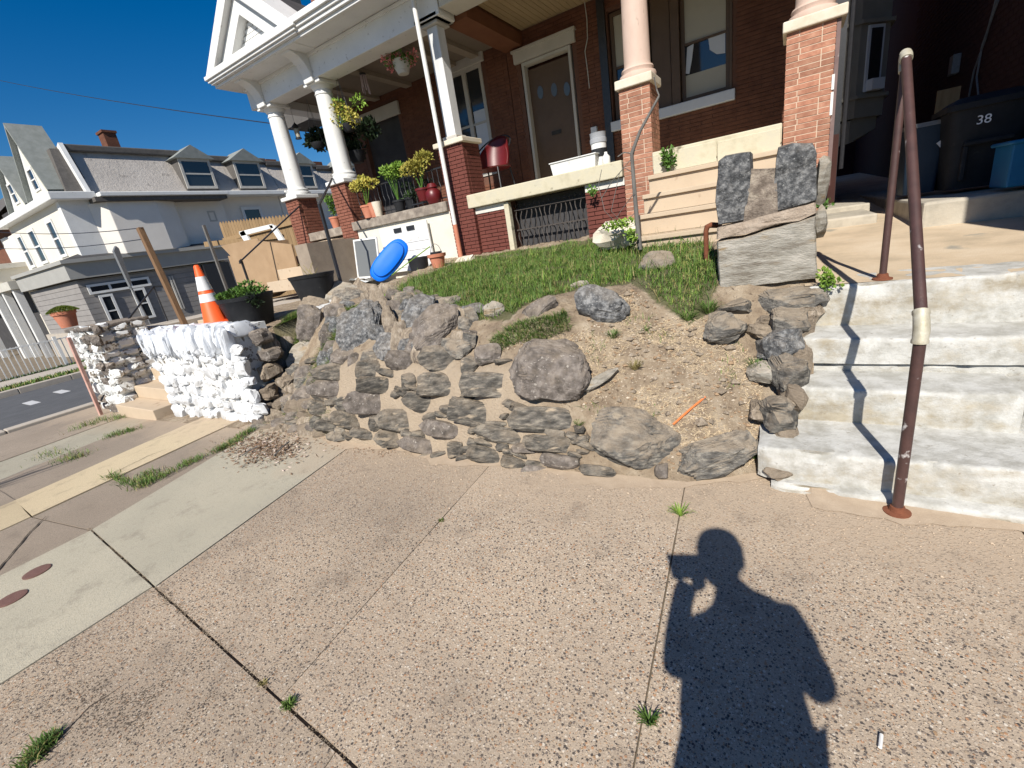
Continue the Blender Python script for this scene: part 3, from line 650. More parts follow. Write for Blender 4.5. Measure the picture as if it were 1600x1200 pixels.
# right side of the bank, against the steps
# straw, pebbles and grit on the bare soil
def scatter(name, n, mat, fn, kindname='stuff', parent=None):
    mb = MB()
    for _ in range(n): fn(mb)
    return tag(obj(name, mb, mat, parent), kind='stuff')
BARE = plan([(770, 560), (905, 520), (985, 450), (1060, 500), (1110, 500), (1180, 560), (1200, 650), (1170, 730), (1050, 745), (935, 660), (905, 640), (940, 600), (840, 545)])
bx = [p[0] for p in BARE]; by = [p[1] for p in BARE]
def rp(poly):
    xs = [p[0] for p in poly]; ys = [p[1] for p in poly]
    for _ in range(200):
        q = (random.uniform(min(xs), max(xs)), random.uniform(min(ys), max(ys)))
        if inpoly(q, poly): return q
    return q
def straw(mb):
    x, y = rp(BARE); z = hz2(x, y); a = random.uniform(0, math.pi); l = random.uniform(0.008, 0.035); w = random.uniform(0.0006, 0.0015)
    d = Vector((math.cos(a), math.sin(a), 0)); n = nrm(x, y); d = (d - n * d.dot(n)).normalized(); s = n.cross(d) * w
    if noise.noise(Vector((x * 3, y * 3, 9))) < -0.12: return
    p = Vector((x, y, z)) + n * random.uniform(0.002, 0.008)
    mb.add([p - s, p + d * l - s, p + d * l + s, p + s], [(0, 1, 2, 3)])
scatter('straw', 6500, M('pale_straw', (0.42, 0.32, 0.20), (0.60, 0.48, 0.32), scale=60, rough=0.9, bump=0), straw)
def pebble_fn(where, zf, smin, smax):
    def f(mb):
        x, y = where(); r = random.uniform(smin, smax) * (1 if random.random() < 0.9 else 1.8); c = Vector((x, y, zf(x, y) + r * 0.2)); a = random.uniform(0, 6.28)
        e = [Vector((math.cos(a), math.sin(a), 0)), Vector((-math.sin(a), math.cos(a), 0)), Vector((0, 0, 1))]
        k = [random.uniform(0.6, 1.2) for _ in range(6)]
        mb.add([c + e[0] * r * k[0], c - e[0] * r * k[1], c + e[1] * r * k[2] * 0.8, c - e[1] * r * k[3] * 0.8, c + e[2] * r * k[4] * 0.6, c - e[2] * r * 0.6],
               [(0, 2, 4), (2, 1, 4), (1, 3, 4), (3, 0, 4), (2, 0, 5), (1, 2, 5), (3, 1, 5), (0, 3, 5)])
    return f
scatter('grit', 1500, M('pale_grit', (0.40, 0.32, 0.23), (0.62, 0.54, 0.43), scale=40, rough=0.9, bump=0), pebble_fn(lambda: rp(BARE), hz2, 0.003, 0.009))
scatter('brown_clods', 500, M('clod', (0.25, 0.17, 0.10), (0.36, 0.25, 0.16), scale=40, rough=1, bump=0), pebble_fn(lambda: rp(BARE), hz2, 0.006, 0.016))
def toe():
    x = random.uniform(-3.6, 1.6); yb_ = y0f(min(x, 0.1)) if x < 0.1 else 2.36
    return x, yb_ - abs(random.gauss(0, 0.22)) + 0.05
scatter('loose_rubble', 150, MT['schisttan'], pebble_fn(lambda: rp(BARE), hz2, 0.012, 0.034))
scatter('loose_rubble', 160, MT['rubblecore'], pebble_fn(lambda: rp(plan([(395, 560), (500, 560), (530, 690), (400, 680)])), hz2, 0.01, 0.035))
scatter('washed_grit', 2600, M('washed_out_grit', (0.36, 0.27, 0.19), (0.58, 0.47, 0.35), scale=50, rough=0.9, bump=0), pebble_fn(toe, lambda x, y: 0.0, 0.002, 0.006))
def stainf(mb):
    p = onZ(random.gauss(190, 85), random.gauss(1085, 45), 0.0)
    if noise.noise(Vector((p.x * 5, p.y * 5, 1))) < -0.05: return
    r = random.uniform(0.002, 0.006); a = random.uniform(0, 6.28); mb.leaf((p.x, p.y, 0.0015), (math.cos(a), math.sin(a), 0.05), r, r * 1.6, (0, 0, 1))
scatter('dark_grit', 2600, M('dark_grit', (0.07, 0.055, 0.045), (0.15, 0.12, 0.09), scale=50, rough=1, bump=0), stainf)
def jointgrit(mb):
    x = random.uniform(-4.2, 0.8); y = J(x) + random.gauss(0, 0.012); r = random.uniform(0.002, 0.007); a = random.uniform(0, 6.28)
    if noise.noise(Vector((x * 6, 2, 1))) < -0.1: return
    mb.leaf((x, y, 0.001), (math.cos(a), math.sin(a), 0.08), r, r * 1.8, (0, 0, 1))
scatter('joint_grit', 2600, MT['soil'], jointgrit)
# little drift of soil at the foot of the wall
dr = MB(); N_ = 120
vs = []; fs = []
for i in range(N_ + 1):
    x = -4.8 + i * (6.6 / N_); yb_ = y0f(min(x, 0.1)) + (0.10 if x < 0.1 else 0.0)
    if x > 0.1: yb_ = 2.42
    w = 0.16 + 0.12 * noise.noise(Vector((x * 1.7, 3, 0))) + 0.05 * noise.noise(Vector((x * 9, 5, 0))); w = max(w, 0.05)
    vs += [(x, yb_ - w, 0.0035), (x, yb_ - w * 0.5, 0.010 + 0.006 * noise.noise(Vector((x * 12, 0, 0)))), (x, yb_ + 0.02, 0.035)]
for i in range(N_):
    for k in (0, 1): fs.append((3 * i + k, 3 * i + 3 + k, 3 * i + 4 + k, 3 * i + 1 + k))
dr.add(vs, fs); tag(obj('soil_drift', dr, M('washed_out_dust', (0.36, 0.275, 0.195), (0.47, 0.375, 0.275), scale=14, rough=1, bump=0.6, bscale=160, dist=0.006), smooth=True), kind='stuff')

# ------------------------------------------------------------------ stones
def stone_at(px, py, w, h, ang=0, rn=None, seed=0, boxy=0.55, sub=2, rough=0.09, lift=0.25, face=0.5, cuts=7, name='stone', strata=0.05):
    p = hit(px, py); n = nrm(p.x, p.y); vd = -ray(px, py)
    nb = (n * (1 - face) + vd * face).normalized()
    a = math.radians(ang); u = RW[0] * math.cos(a) + RW[1] * math.sin(a); u = Vector(u); u = (u - nb * u.dot(nb)).normalized(); v = nb.cross(u)
    k = depth(p) / FPX; ru = w * k / 2 * 1.04; rv = h * k / 2 * 1.04; rn = rn or min(ru, rv) * 0.8
    c = p + nb * (rn * lift)
    return stone_mesh(c, (u, v, nb), (ru, rv, rn), seed=seed, boxy=boxy, sub=sub, rough=rough, cuts=cuts, name=name, strata=strata), p

wallt = thing('retaining_wall', 'low crumbling retaining wall of mortared grey schist below the lawn', 'stone wall', (-2.2, 2.2, 0))
MASON = [
 # px, py, w, h, angle
 (635, 565, 56, 30, 5), (695, 560, 70, 38, 5), (735, 572, 26, 26, 0), (527, 581, 68, 26, 4), (580, 577, 40, 28, -4), (524, 606, 70, 30, 5), (595, 601, 64, 24, 3),
 (639, 597, 22, 24, 0), (686, 600, 62, 36, 0), (763, 601, 78, 38, 3), (585, 630, 76, 34, 3), (660, 629, 54, 28, 10), (742, 645, 80, 36, 12), (848, 655, 92, 36, 3),
 (627, 658, 64, 32, 8), (698, 672, 68, 25, 12), (785, 680, 76, 24, 8), (552, 660, 64, 22, 15), (588, 661, 20, 22, 0), (612, 686, 48, 28, 0), (662, 697, 66, 22, 10),
 (711, 703, 22, 24, 0), (760, 712, 56, 24, 12), (803, 722, 36, 20, 5), (862, 694, 74, 24, 3), (880, 722, 60, 20, 8), (572, 680, 42, 16, 15), (548, 630, 34, 20, 0),
 (812, 640, 30, 18, 20), (935, 736, 50, 16, 5), (835, 735, 40, 16, 8), (700, 640, 24, 16, 0), (640, 690, 18, 18, 0), (505, 640, 46, 22, 10), (520, 668, 48, 18, 12), (820, 700, 34, 16, 0)]
FILL = [([(492, 562), (560, 556), (740, 545), (800, 570), (815, 632), (905, 650), (925, 742), (760, 728), (545, 690), (500, 640)], 110, (18, 42), (9, 15), 'schistwall', 11),
        ([(520, 470), (560, 448), (640, 460), (740, 490), (735, 556), (560, 566), (505, 572)], 160, (20, 40), (22, 38), 'mix', 12),
        ([(388, 520), (470, 540), (500, 600), (520, 650), (545, 690), (405, 672), (385, 600)], 130, (20, 44), (14, 28), 'brown', 13)]
random.seed(77)
placed = [(px, py, w * 1.22, h * 1.30) for px, py, w, h, a in MASON]
for i, (px, py, w, h, a) in enumerate(MASON):
    me, p = stone_at(px, py, w * 1.22, h * 1.14, a + random.uniform(-2, 2), rn=0.05, seed=100 + i, boxy=0.20, rough=0.10, lift=0.12 + random.uniform(-0.08, 0.16), face=0.85, cuts=4, sub=4, strata=0.05)
    obj('stone', me, MT['schistwall'] if i % 5 else MT['schistbrown'], wallt)
BIG = [(565, 518, 68, 112), (603, 546, 42, 52), (594, 482, 36, 88), (611, 508, 28, 60), (626, 530, 30, 58), (652, 500, 44, 84), (684, 515, 84, 76), (857, 585, 120, 92), (985, 688, 150, 92),
       (411, 546, 62, 46), (418, 584, 72, 42), (404, 617, 54, 34), (467, 557, 42, 58), (487, 510, 44, 68), (438, 650, 60, 26), (478, 618, 50, 30), (450, 590, 36, 26), (490, 682, 50, 20)]
placed += BIG
n_f = 0
for poly, tries, wr, hr, kind_, sd_ in FILL:
    for _ in range(tries * 6):
        xs = [q[0] for q in poly]; ys = [q[1] for q in poly]; px, py = random.uniform(min(xs), max(xs)), random.uniform(min(ys), max(ys))
        if not inpoly((px, py), poly): continue
        if any(((px - a_) / (c_ * 0.5)) ** 2 + ((py - b_) / (d_ * 0.5)) ** 2 < (0.95 if kind_ == 'schistwall' else 0.62) for a_, b_, c_, d_ in placed): continue
        w, h = random.uniform(*wr), random.uniform(*hr); placed.append((px, py, w * 0.95, h * 0.95)); n_f += 1
        mt = {'schistwall': 'schistwall', 'mix': random.choice(['schist', 'schistbrown', 'schisttan', 'schistdark']), 'brown': random.choice(['schistbrown', 'schisttan', 'rubblecore', 'schist'])}[kind_]
        me, p = stone_at(px, py, w, h, random.uniform(-15, 25), rn=0.04, seed=3000 + n_f, boxy=0.26, rough=0.14, lift=random.uniform(0.0, 0.25), face=0.75, cuts=6, sub=3, strata=0.06)
        obj('stone', me, MT[mt], wallt)
print('filler stones', n_f)

LOOSE = [  # px, py, w, h, angle, material, name, label, category, options
 (857, 585, 122, 94, 15, 'schistbrown', 'boulder', 'big rounded brown-grey boulder resting on the wall', dict(sub=4, boxy=0.75, rough=0.06, rn=0.13, lift=0.55, cuts=4)),
 (985, 688, 150, 92, 5, 'schist', 'rock', 'large flat oval grey-blue rock at the foot of the soil slope', dict(sub=4, boxy=0.6, rough=0.08, rn=0.10, lift=0.55)),
 (1113, 712, 146, 62, -22, 'schist', 'rock', 'long layered grey-tan rock tilted beside the steps at the bottom of the slope', dict(sub=4, boxy=0.55, rough=0.12, rn=0.10, lift=0.4)),
 (935, 480, 94, 56, 8, 'schistdark', 'rock', 'angular dark blue-grey rock with a pale edge at the edge of the lawn', dict(sub=3, boxy=0.5, rn=0.10, lift=0.5)),
 (843, 486, 70, 36, -32, 'schistbrown', 'rock', 'flat brown rock leaning at the lawn edge, left of the dark blue-grey one', dict(sub=3, rn=0.06, lift=0.4)),
 (773, 486, 34, 26, 0, 'slabstone', 'rock', 'small cream rock at the edge of the lawn', dict(sub=3, boxy=0.6, rn=0.05, lift=0.6)),
 (738, 488, 50, 28, 0, 'schistdark', 'rock', 'small dark rock half under grass beside the cream rock', dict(sub=2, rn=0.04)),
 (1028, 416, 66, 54, 28, 'schist', 'rock', 'smooth grey slab lying in the lawn beneath the bare little tree', dict(sub=3, boxy=0.45, rough=0.03, rn=0.05, lift=1.0, face=0.35)),
 (565, 518, 68, 112, -5, 'schistdark', 'rock', 'tall blue-grey standing rock on top of the wall', dict(sub=4, boxy=0.6, rough=0.12, rn=0.12, lift=0.6, face=0.6)),
 (603, 546, 42, 52, 10, 'schistdark', 'rock', 'blackish knobbly rock tucked right of the tall blue-grey one', dict(sub=3, boxy=0.8, rough=0.2, rn=0.07)),
 (594, 482, 36, 88, -14, 'schisttan', 'rock', 'upright tan-striped blade of rock, tallest of the striped pieces', dict(sub=3, boxy=0.5, rn=0.07, lift=0.7, face=0.6)),
 (611, 508, 28, 60, -10, 'schisttan', 'rock', 'narrow pale striped rock wedged in the middle of the striped pieces', dict(sub=3, boxy=0.5, rn=0.05, lift=0.6, face=0.6)),
 (626, 530, 30, 58, -4, 'schisttan', 'rock', 'narrow tan striped rock, lowest of the striped pieces', dict(sub=3, boxy=0.5, rn=0.05, lift=0.6, face=0.6)),
 (652, 500, 44, 84, 20, 'schistdark', 'rock', 'curved dark rock standing left of the triangular brown one', dict(sub=3, boxy=0.6, rn=0.09, lift=0.6, face=0.6)),
 (684, 515, 84, 76, -22, 'schistbrown', 'rock', 'triangular brown rock with a pointed right end on the wall top', dict(sub=4, boxy=0.5, rough=0.09, rn=0.10, lift=0.6, cuts=10)),
 (487, 510, 44, 68, -6, 'schistbrown', 'rock', 'oval grey-brown rock standing in the grass by the planter', dict(sub=3, boxy=0.65, rn=0.08, lift=0.6, face=0.6)),
 (490, 478, 48, 36, 20, 'schisttan', 'rock', 'small tan rock with grass on it just above the oval grey-brown rock', dict(sub=3, rn=0.06, lift=0.5)),
 (530, 465, 66, 46, 8, 'slabstone', 'rock', 'pale grey lumpy rock beside the white path', dict(sub=3, boxy=0.6, rn=0.09, lift=0.8)),
 (566, 457, 28, 22, 0, 'slabstone', 'rock', 'small pale rock at the upper end of the white path', dict(sub=2, rn=0.05, lift=0.8)),
 (467, 557, 42, 58, 32, 'slabstone', 'rock', 'flat pale-brown rock lying in the weeds', dict(sub=3, boxy=0.45, rn=0.05)),
 (411, 546, 62, 46, -20, 'schisttan', 'rock', 'crumbling brown rock in the collapsed end of the wall, the upper one', dict(sub=3, boxy=0.6, rough=0.16, rn=0.08, lift=0.5)),
 (418, 584, 72, 42, -10, 'schistbrown', 'rock', 'layered brown rock jutting out over the hollow, the middle one', dict(sub=3, boxy=0.5, rough=0.14, rn=0.09, lift=0.6)),
 (404, 617, 54, 34, 5, 'schisttan', 'rock', 'tan rock low in the collapsed end of the wall beside the painted stones', dict(sub=3, rn=0.06, lift=0.4)),
 (440, 612, 44, 26, 10, 'schistbrown', 'rock', 'small brown rock under the jutting layered rock', dict(sub=2, rn=0.05)),
 (358, 532, 66, 70, -35, 'schistbrown', 'boulder', 'dark brown boulder between the painted wall and the black planter', dict(sub=4, boxy=0.65, rough=0.1, rn=0.14, lift=0.5, face=0.7)),
 (1128, 516, 62, 50, -10, 'schist', 'rock', 'rounded grey rock overhanging a shadowed hole below the stone gatepost', dict(sub=3, boxy=0.6, rn=0.10, lift=0.6)),
 (940, 592, 72, 16, -33, 'slabstone', 'rock', 'thin pale strip of stone sticking out of the soil by the boulder', dict(sub=3, boxy=0.5, rn=0.04, lift=0.5)),
 (1034, 736, 24, 26, 0, 'schistbrown', 'rock', 'small brown rock between the two large rocks at the foot of the slope', dict(sub=2, rn=0.05)),
 (764, 556, 48, 38, 0, 'schistbrown', 'rock', 'small brown rock sunk in the soil left of the boulder', dict(sub=2, rn=0.05)),
 (905, 446, 30, 14, -15, 'slabstone', 'rock', 'thin tan rock at the lawn edge just above the dark blue-grey one', dict(sub=2, rn=0.03)),
 (716, 548, 44, 34, 10, 'schist', 'rock', 'grey rock bedded at the wall top right of the triangular brown rock', dict(sub=3, boxy=0.45, rn=0.06, lift=0.4)),
 (540, 560, 44, 30, 10, 'schistbrown', 'rock', 'low brown rock at the foot of the tall blue-grey one', dict(sub=3, boxy=0.45, rn=0.06, lift=0.4)),
 (640, 545, 34, 30, 0, 'schistdark', 'rock', 'small dark rock under the striped pieces', dict(sub=3, boxy=0.5, rn=0.06, lift=0.3)),
 (380, 640, 40, 24, -8, 'schistbrown', 'rock', 'brown rock at the bottom corner of the painted wall', dict(sub=3, rn=0.06, lift=0.4)),
 (438, 650, 60, 26, 8, 'schisttan', 'rock', 'flat tan rock low in the collapsed stretch, above the leaf litter', dict(sub=3, boxy=0.45, rn=0.06, lift=0.3)),
 (478, 618, 50, 30, 14, 'schistbrown', 'rock', 'brown rock at the left end of the mortared courses', dict(sub=3, boxy=0.45, rn=0.06, lift=0.3)),
 (450, 590, 36, 26, 20, 'schisttan', 'rock', 'small tan rock in the middle of the collapsed stretch', dict(sub=3, boxy=0.5, rn=0.05, lift=0.3)),
 (490, 682, 50, 20, 12, 'schisttan', 'rock', 'thin tan rock at the sidewalk edge of the collapsed stretch', dict(sub=3, boxy=0.45, rn=0.05, lift=0.3)),
 (700, 480, 46, 30, -12, 'schist', 'rock', 'grey rock at the near corner of the lawn behind the triangular rock', dict(sub=3, boxy=0.5, rn=0.06, lift=0.3)),
 (632, 470, 40, 24, -10, 'schisttan', 'rock', 'tan rock among grass above the striped pieces', dict(sub=3, boxy=0.5, rn=0.05, lift=0.3)),
 (885, 540, 40, 22, 25, 'schistbrown', 'rock', 'brown stone sunk in the soil just behind the boulder', dict(sub=2, rn=0.04, lift=0.3)),
]
for i, (px, py, w, h, a, mt, nm, lab, o) in enumerate(LOOSE):
    o = dict(o); o['sub'] = min(5, o.get('sub', 3) + 1); o['rough'] = o.get('rough', 0.1) * 1.3; o['cuts'] = o.get('cuts', 9) + 2; o['boxy'] = o.get('boxy', 0.55) * 0.85
    me, p = stone_at(px, py, w, h, a, seed=500 + i, name=nm, **o)
    me.transform(Matrix.Translation(-p)); ob = obj(nm, me, MT[mt], None, at=p)
    tag(ob, lab, nm, 'loose rocks on the slumped bank')

# edging stones between the bank and the steps, and those under the gatepost
edge = thing('step_edging', 'stacked rough stones edging the white steps and carrying the gatepost', 'stone edging', (0.0, 2.9, 0))
def blk(name, c, u, v, rad, mat, parent, seed, boxy=0.45, sub=3, rough=0.08, cuts=8):
    u = Vector(u).normalized(); v = Vector(v); v = (v - u * v.dot(u)).normalized(); n = u.cross(v)
    return obj(name, stone_mesh(Vector(c), (u, v, n), rad, seed=seed, boxy=boxy, sub=sub, rough=rough, cuts=cuts), mat, parent)
k_ = 0
for c, rad, mt in [((-0.02, 2.72, 0.30), (0.12, 0.15, 0.11), 'schist'), ((0.03, 2.92, 0.48), (0.11, 0.16, 0.12), 'schist'), ((-0.02, 3.08, 0.60), (0.14, 0.16, 0.13), 'schistdark'), ((0.04, 3.22, 0.70), (0.13, 0.14, 0.10), 'schist'),
                   ((-0.03, 2.58, 0.14), (0.10, 0.12, 0.08), 'schist'), ((0.02, 2.82, 0.33), (0.07, 0.10, 0.06), 'schisttan'), ((-0.28, 3.40, 0.78), (0.17, 0.17, 0.07), 'schist'), ((0.02, 3.42, 0.80), (0.22, 0.16, 0.09), 'schist'),
                   ((0.12, 3.36, 0.72), (0.12, 0.10, 0.08), 'schisttan'), ((-0.10, 3.30, 0.68), (0.09, 0.10, 0.06), 'schistbrown'), ((0.00, 2.46, 0.06), (0.08, 0.08, 0.05), 'schistbrown'), ((0.03, 2.68, 0.16), (0.09, 0.13, 0.14), 'rubblecore'), ((0.05, 2.9, 0.36), (0.09, 0.16, 0.14), 'rubblecore'), ((0.07, 3.1, 0.50), (0.09, 0.16, 0.14), 'rubblecore'), ((0.09, 3.3, 0.62), (0.10, 0.16, 0.15), 'rubblecore'), ((-0.10, 2.75, 0.28), (0.07, 0.12, 0.06), 'schisttan'), ((-0.12, 2.95, 0.46), (0.08, 0.10, 0.06), 'slabstone'), ((-0.14, 3.2, 0.66), (0.10, 0.10, 0.06), 'schisttan')]:
    mt = {'schistbrown': 'rubblecore'}.get(mt, mt)
    obj('stone', stone_mesh(c, (Vector((1, 0.1, 0)).normalized(), Vector((-0.1, 1, 0)).normalized(), Vector((0, 0, 1))), rad, seed=900 + k_, boxy=0.33, sub=4, rough=0.15, cuts=11, strata=0.06), MT[mt], edge); k_ += 1

for q_, (c, r_) in enumerate([((-4.83, 2.46, 0.08), (0.10, 0.12, 0.10)), ((-4.80, 2.50, 0.28), (0.13, 0.12, 0.09)), ((-4.84, 2.58, 0.47), (0.12, 0.14, 0.10)), ((-4.78, 2.62, 0.66), (0.14, 0.12, 0.09)), ((-4.62, 2.46, 0.16), (0.10, 0.10, 0.07)), ((-4.60, 2.60, 0.38), (0.11, 0.10, 0.07)), ((-4.86, 2.66, 0.86), (0.12, 0.12, 0.09))]):
    obj('stone', stone_mesh(Vector(c), (Vector((1, 0, 0.1)).normalized(), Vector((0, 1, 0)), Vector((-0.1, 0, 1)).normalized()), r_, seed=7100 + q_, boxy=0.35, sub=4, rough=0.16, cuts=9, strata=0.05), MT[['schistbrown', 'rubblecore', 'schisttan'][q_ % 3]], wallt)
# gatepost: a slab standing on its base with two dark blocks and mortar above
gp = thing('stone_gatepost', 'broken stone gatepost of pale slab and two dark blocks at the top of the steps', 'gatepost', (-0.14, 3.62, 0.88))
def pillar(name, pix, y, th, mat, rough=0.018, seed=0, kz=0.0):
    """outline of one stone (surveyed), given its real thickness and a rough face"""
    pts = [onY(px, py, y) for px, py in pix]; rd = random.Random(seed)
    c = sum(pts, Vector()) / len(pts)
    # resample outline
    q = []
    for i in range(len(pts)):
        a, b_ = pts[i], pts[(i + 1) % len(pts)]; k = max(1, int((b_ - a).length / 0.03))
        for j in range(k):
            p = a.lerp(b_, j / k); p = p + (p - c).normalized() * (0.006 * noise.noise(p * 14 + Vector((seed, 0, 0)))); q.append(p)
    n = len(q); mb = MB(); vs = []; fs = []
    rings = [(0.90, 0.004), (0.965, 0.004), (1.0, 0.02), (1.0, th * 0.5), (1.0, th - 0.02), (0.96, th)]
    inner = [0.75, 0.55, 0.35, 0.17]
    allr = [(s, 0.0) for s in inner[::-1]] + rings
    for s, dy in allr:
        for p in q:
            w_ = c + (p - c) * s; w_ = Vector((w_.x, y + dy, w_.z))
            if dy < 0.03: w_.y += rough * 1.8 * noise.noise(w_ * 7 + Vector((seed * 3.1, 0, 0))) + rough * 0.9 * noise.noise(Vector((w_.x * 9, w_.y, w_.z * 34)))
            vs.append(w_)
    m_ = len(allr)
    for r in range(m_ - 1):
        for k in range(n): fs.append((r * n + k, r * n + (k + 1) % n, (r + 1) * n + (k + 1) % n, (r + 1) * n + k))
    vs.append(Vector((c.x, y, c.z))); fs += [(len(vs) - 1, k, (k + 1) % n) for k in range(n)]
    fs.append(tuple((m_ - 1) * n + k for k in range(n)))
    mb.add(vs, fs); return obj(name, mb, mat, gp, smooth=True)
pillar('stone', [(1120, 378), (1160, 372), (1210, 356), (1275, 338), (1276, 400), (1279, 436), (1235, 440), (1200, 444), (1160, 452), (1123, 450)], 3.46, 0.30, MT['slabstone'], 0.010, 1)
pillar('stone', [(1122, 252), (1133, 243), (1172, 237), (1174, 262), (1172, 300), (1163, 345), (1122, 352), (1117, 315)], 3.47, 0.26, MT['schistdark'], 0.016, 2)
pillar('stone', [(1216, 230), (1238, 223), (1270, 222), (1276, 240), (1277, 314), (1250, 322), (1212, 331), (1207, 300), (1212, 255)], 3.47, 0.27, MT['schistdark'], 0.016, 3)
pillar('mortar', [(1166, 264), (1212, 262), (1216, 300), (1215, 334), (1200, 346), (1160, 350), (1164, 310)], 3.478, 0.20, MT['pinkmortar'], 0.014, 4)
MT['ledge'] = M('pinkish_ledge_mortar', (0.33, 0.26, 0.20), (0.48, 0.40, 0.32), scale=18, rough=0.95, bump=1.0, bscale=50, dist=0.02)
pillar('mortar', [(1120, 356), (1165, 346), (1212, 332), (1276, 315), (1277, 333), (1250, 345), (1215, 350), (1200, 356), (1165, 366), (1120, 374)], 3.455, 0.24, MT['ledge'], 0.022, 5)
blk('stone', (0.165, 3.62, 1.50), (1, 0, 0), (0, 1, 0), (0.05, 0.10, 0.16), MT['slabstone'], gp, 41, 0.5, 2)
blk('stone', (0.17, 3.64, 1.25), (1, 0, 0), (0, 1, 0), (0.045, 0.10, 0.12), MT['slabstone'], gp, 42, 0.5, 2)

# ------------------------------------------------------------------ concrete steps and landing (right)
st = thing('front_steps', 'worn white-washed concrete steps up from the sidewalk beside the rusty handrail', 'steps', (1.3, 2.4, 0))
def stepslab(x0, x1, y0, y1, z0, z1, seed, mat, name='step'):
    """one cast step with a rounded worn nosing"""
    mb = MB(); R_ = 0.020; prof = [(y1, z0), (y0 + 0.004, z0), (y0 + 0.004, z0 + (z1 - z0) * 0.15), (y0 + 0.002, z0 + (z1 - z0) * 0.4), (y0 + 0.001, z0 + (z1 - z0) * 0.65), (y0, z1 - R_ * 1.3), (y0 + R_ * 0.08, z1 - R_ * 0.75), (y0 + R_ * 0.32, z1 - R_ * 0.3), (y0 + R_ * 0.8, z1 - R_ * 0.05), (y0 + R_ * 1.5, z1), (y0 + 0.09, z1), (y0 + 0.18, z1 + 0.001), (y0 + 0.28, z1 + 0.002), (y1, z1 + 0.004)]
    nseg = int((x1 - x0) / 0.018); vs = []; fs = []; m = len(prof)
    for i in range(nseg + 1):
        x = x0 + (x1 - x0) * i / nseg
        e = 0.028 * max(0, 1 - (x - x0) / 0.07) ** 2
        for k, (y, z) in enumerate(prof):
            p = Vector((x, y * 2, z * 2 + seed)); d = 0.010 * noise.noise(p * 1.1) + 0.005 * noise.noise(p * 6) + 0.004 * noise.noise(p * 19)
            chip = (max(0, noise.noise(Vector((x * 3.4, seed * 5.0, 0))) - 0.15) * 0.07 + max(0, noise.noise(Vector((x * 14, seed * 7.0, 0))) - 0.25) * 0.035) if 5 <= k <= 8 else 0
            yy = y + (d + chip + e if k < m - 1 and k > 0 else 0); zz = z + ((d * 0.7 - chip * 0.8 - e * 0.4) if k > 4 else 0)
            vs.append((x + (0.01 * noise.noise(p * 3) if i == 0 else 0), yy, zz))
    for i in range(nseg):
        for k in range(m - 1): fs.append((i * m + k, i * m + k + 1, (i + 1) * m + k + 1, (i + 1) * m + k))
    fs += [tuple(range(m)), tuple(nseg * m + k for k in range(m))[::-1]]
    mb.add(vs, fs); return obj(name, mb, mat, st, smooth=True)
XR = 1.93
stepslab(-0.03, XR, 2.36, 2.86, -0.02, 0.035, 0, MT['steps'])
stepslab(-0.10, XR, 2.435, 2.90, 0.030, 0.215, 1, MT['steps'])
stepslab(0.045, 0.98, 2.815, 3.25, 0.19, 0.415, 2, MT['steps'])
stepslab(0.985, XR, 2.80, 3.25, 0.19, 0.405, 22, MT['steps'])
stepslab(0.09, XR, 3.125, 3.60, 0.40, 0.470, 3.2, MT['steps'])
stepslab(0.08, XR, 3.10, 3.60, 0.470, 0.625, 3, MT['steps'])
stepslab(0.10, XR, 3.385, 3.75, 0.60, 0.885, 4, MT['steps'])
# landing: path that climbs towards the alley
def pathz(y): return 0.887 + 0.042 * max(0, y - 3.7)
pm = MB(); vs = []; fs = []
ys = list(np.linspace(3.42, 20, 60)); xs_ = list(np.linspace(0.10, 4.4, 30))
for x in xs_:
    for y in ys:
        z = pathz(y) + 0.010 * noise.noise(Vector((x * 1.5, y * 1.5, 0))) + 0.004 * noise.noise(Vector((x * 8, y * 8, 0)))
        if y < 3.6: z = pathz(y)
        vs.append((x, y, z))
for i in range(len(xs_) - 1):
    for j in range(len(ys) - 1): fs.append((i * 60 + j, (i + 1) * 60 + j, (i + 1) * 60 + j + 1, i * 60 + j + 1))
pm.add(vs, fs); tag(obj('path', pm, MT['path'], smooth=True), kind='structure')
MT['patina'] = M('grey_old_concrete', (0.26, 0.24, 0.20), (0.42, 0.38, 0.31), (0.50, 0.46, 0.38), scale=5, rough=0.9, bump=0.5, bscale=50)
pb = MB(); pb.box(0.30, 0.80, 6.3, 9.0, 0.9, 1.095); pb.box(0.36, 0.86, 7.4, 14, 0.9, 1.16)
tag(obj('path_step', pb, MT['patina'], bevel=0.02), kind='structure')
pb = MB(); pb.box(1.02, 1.93, 5.55, 12, 0.9, 1.18)
tag(obj('bin_terrace', pb, MT['patina'], bevel=0.025), kind='structure')

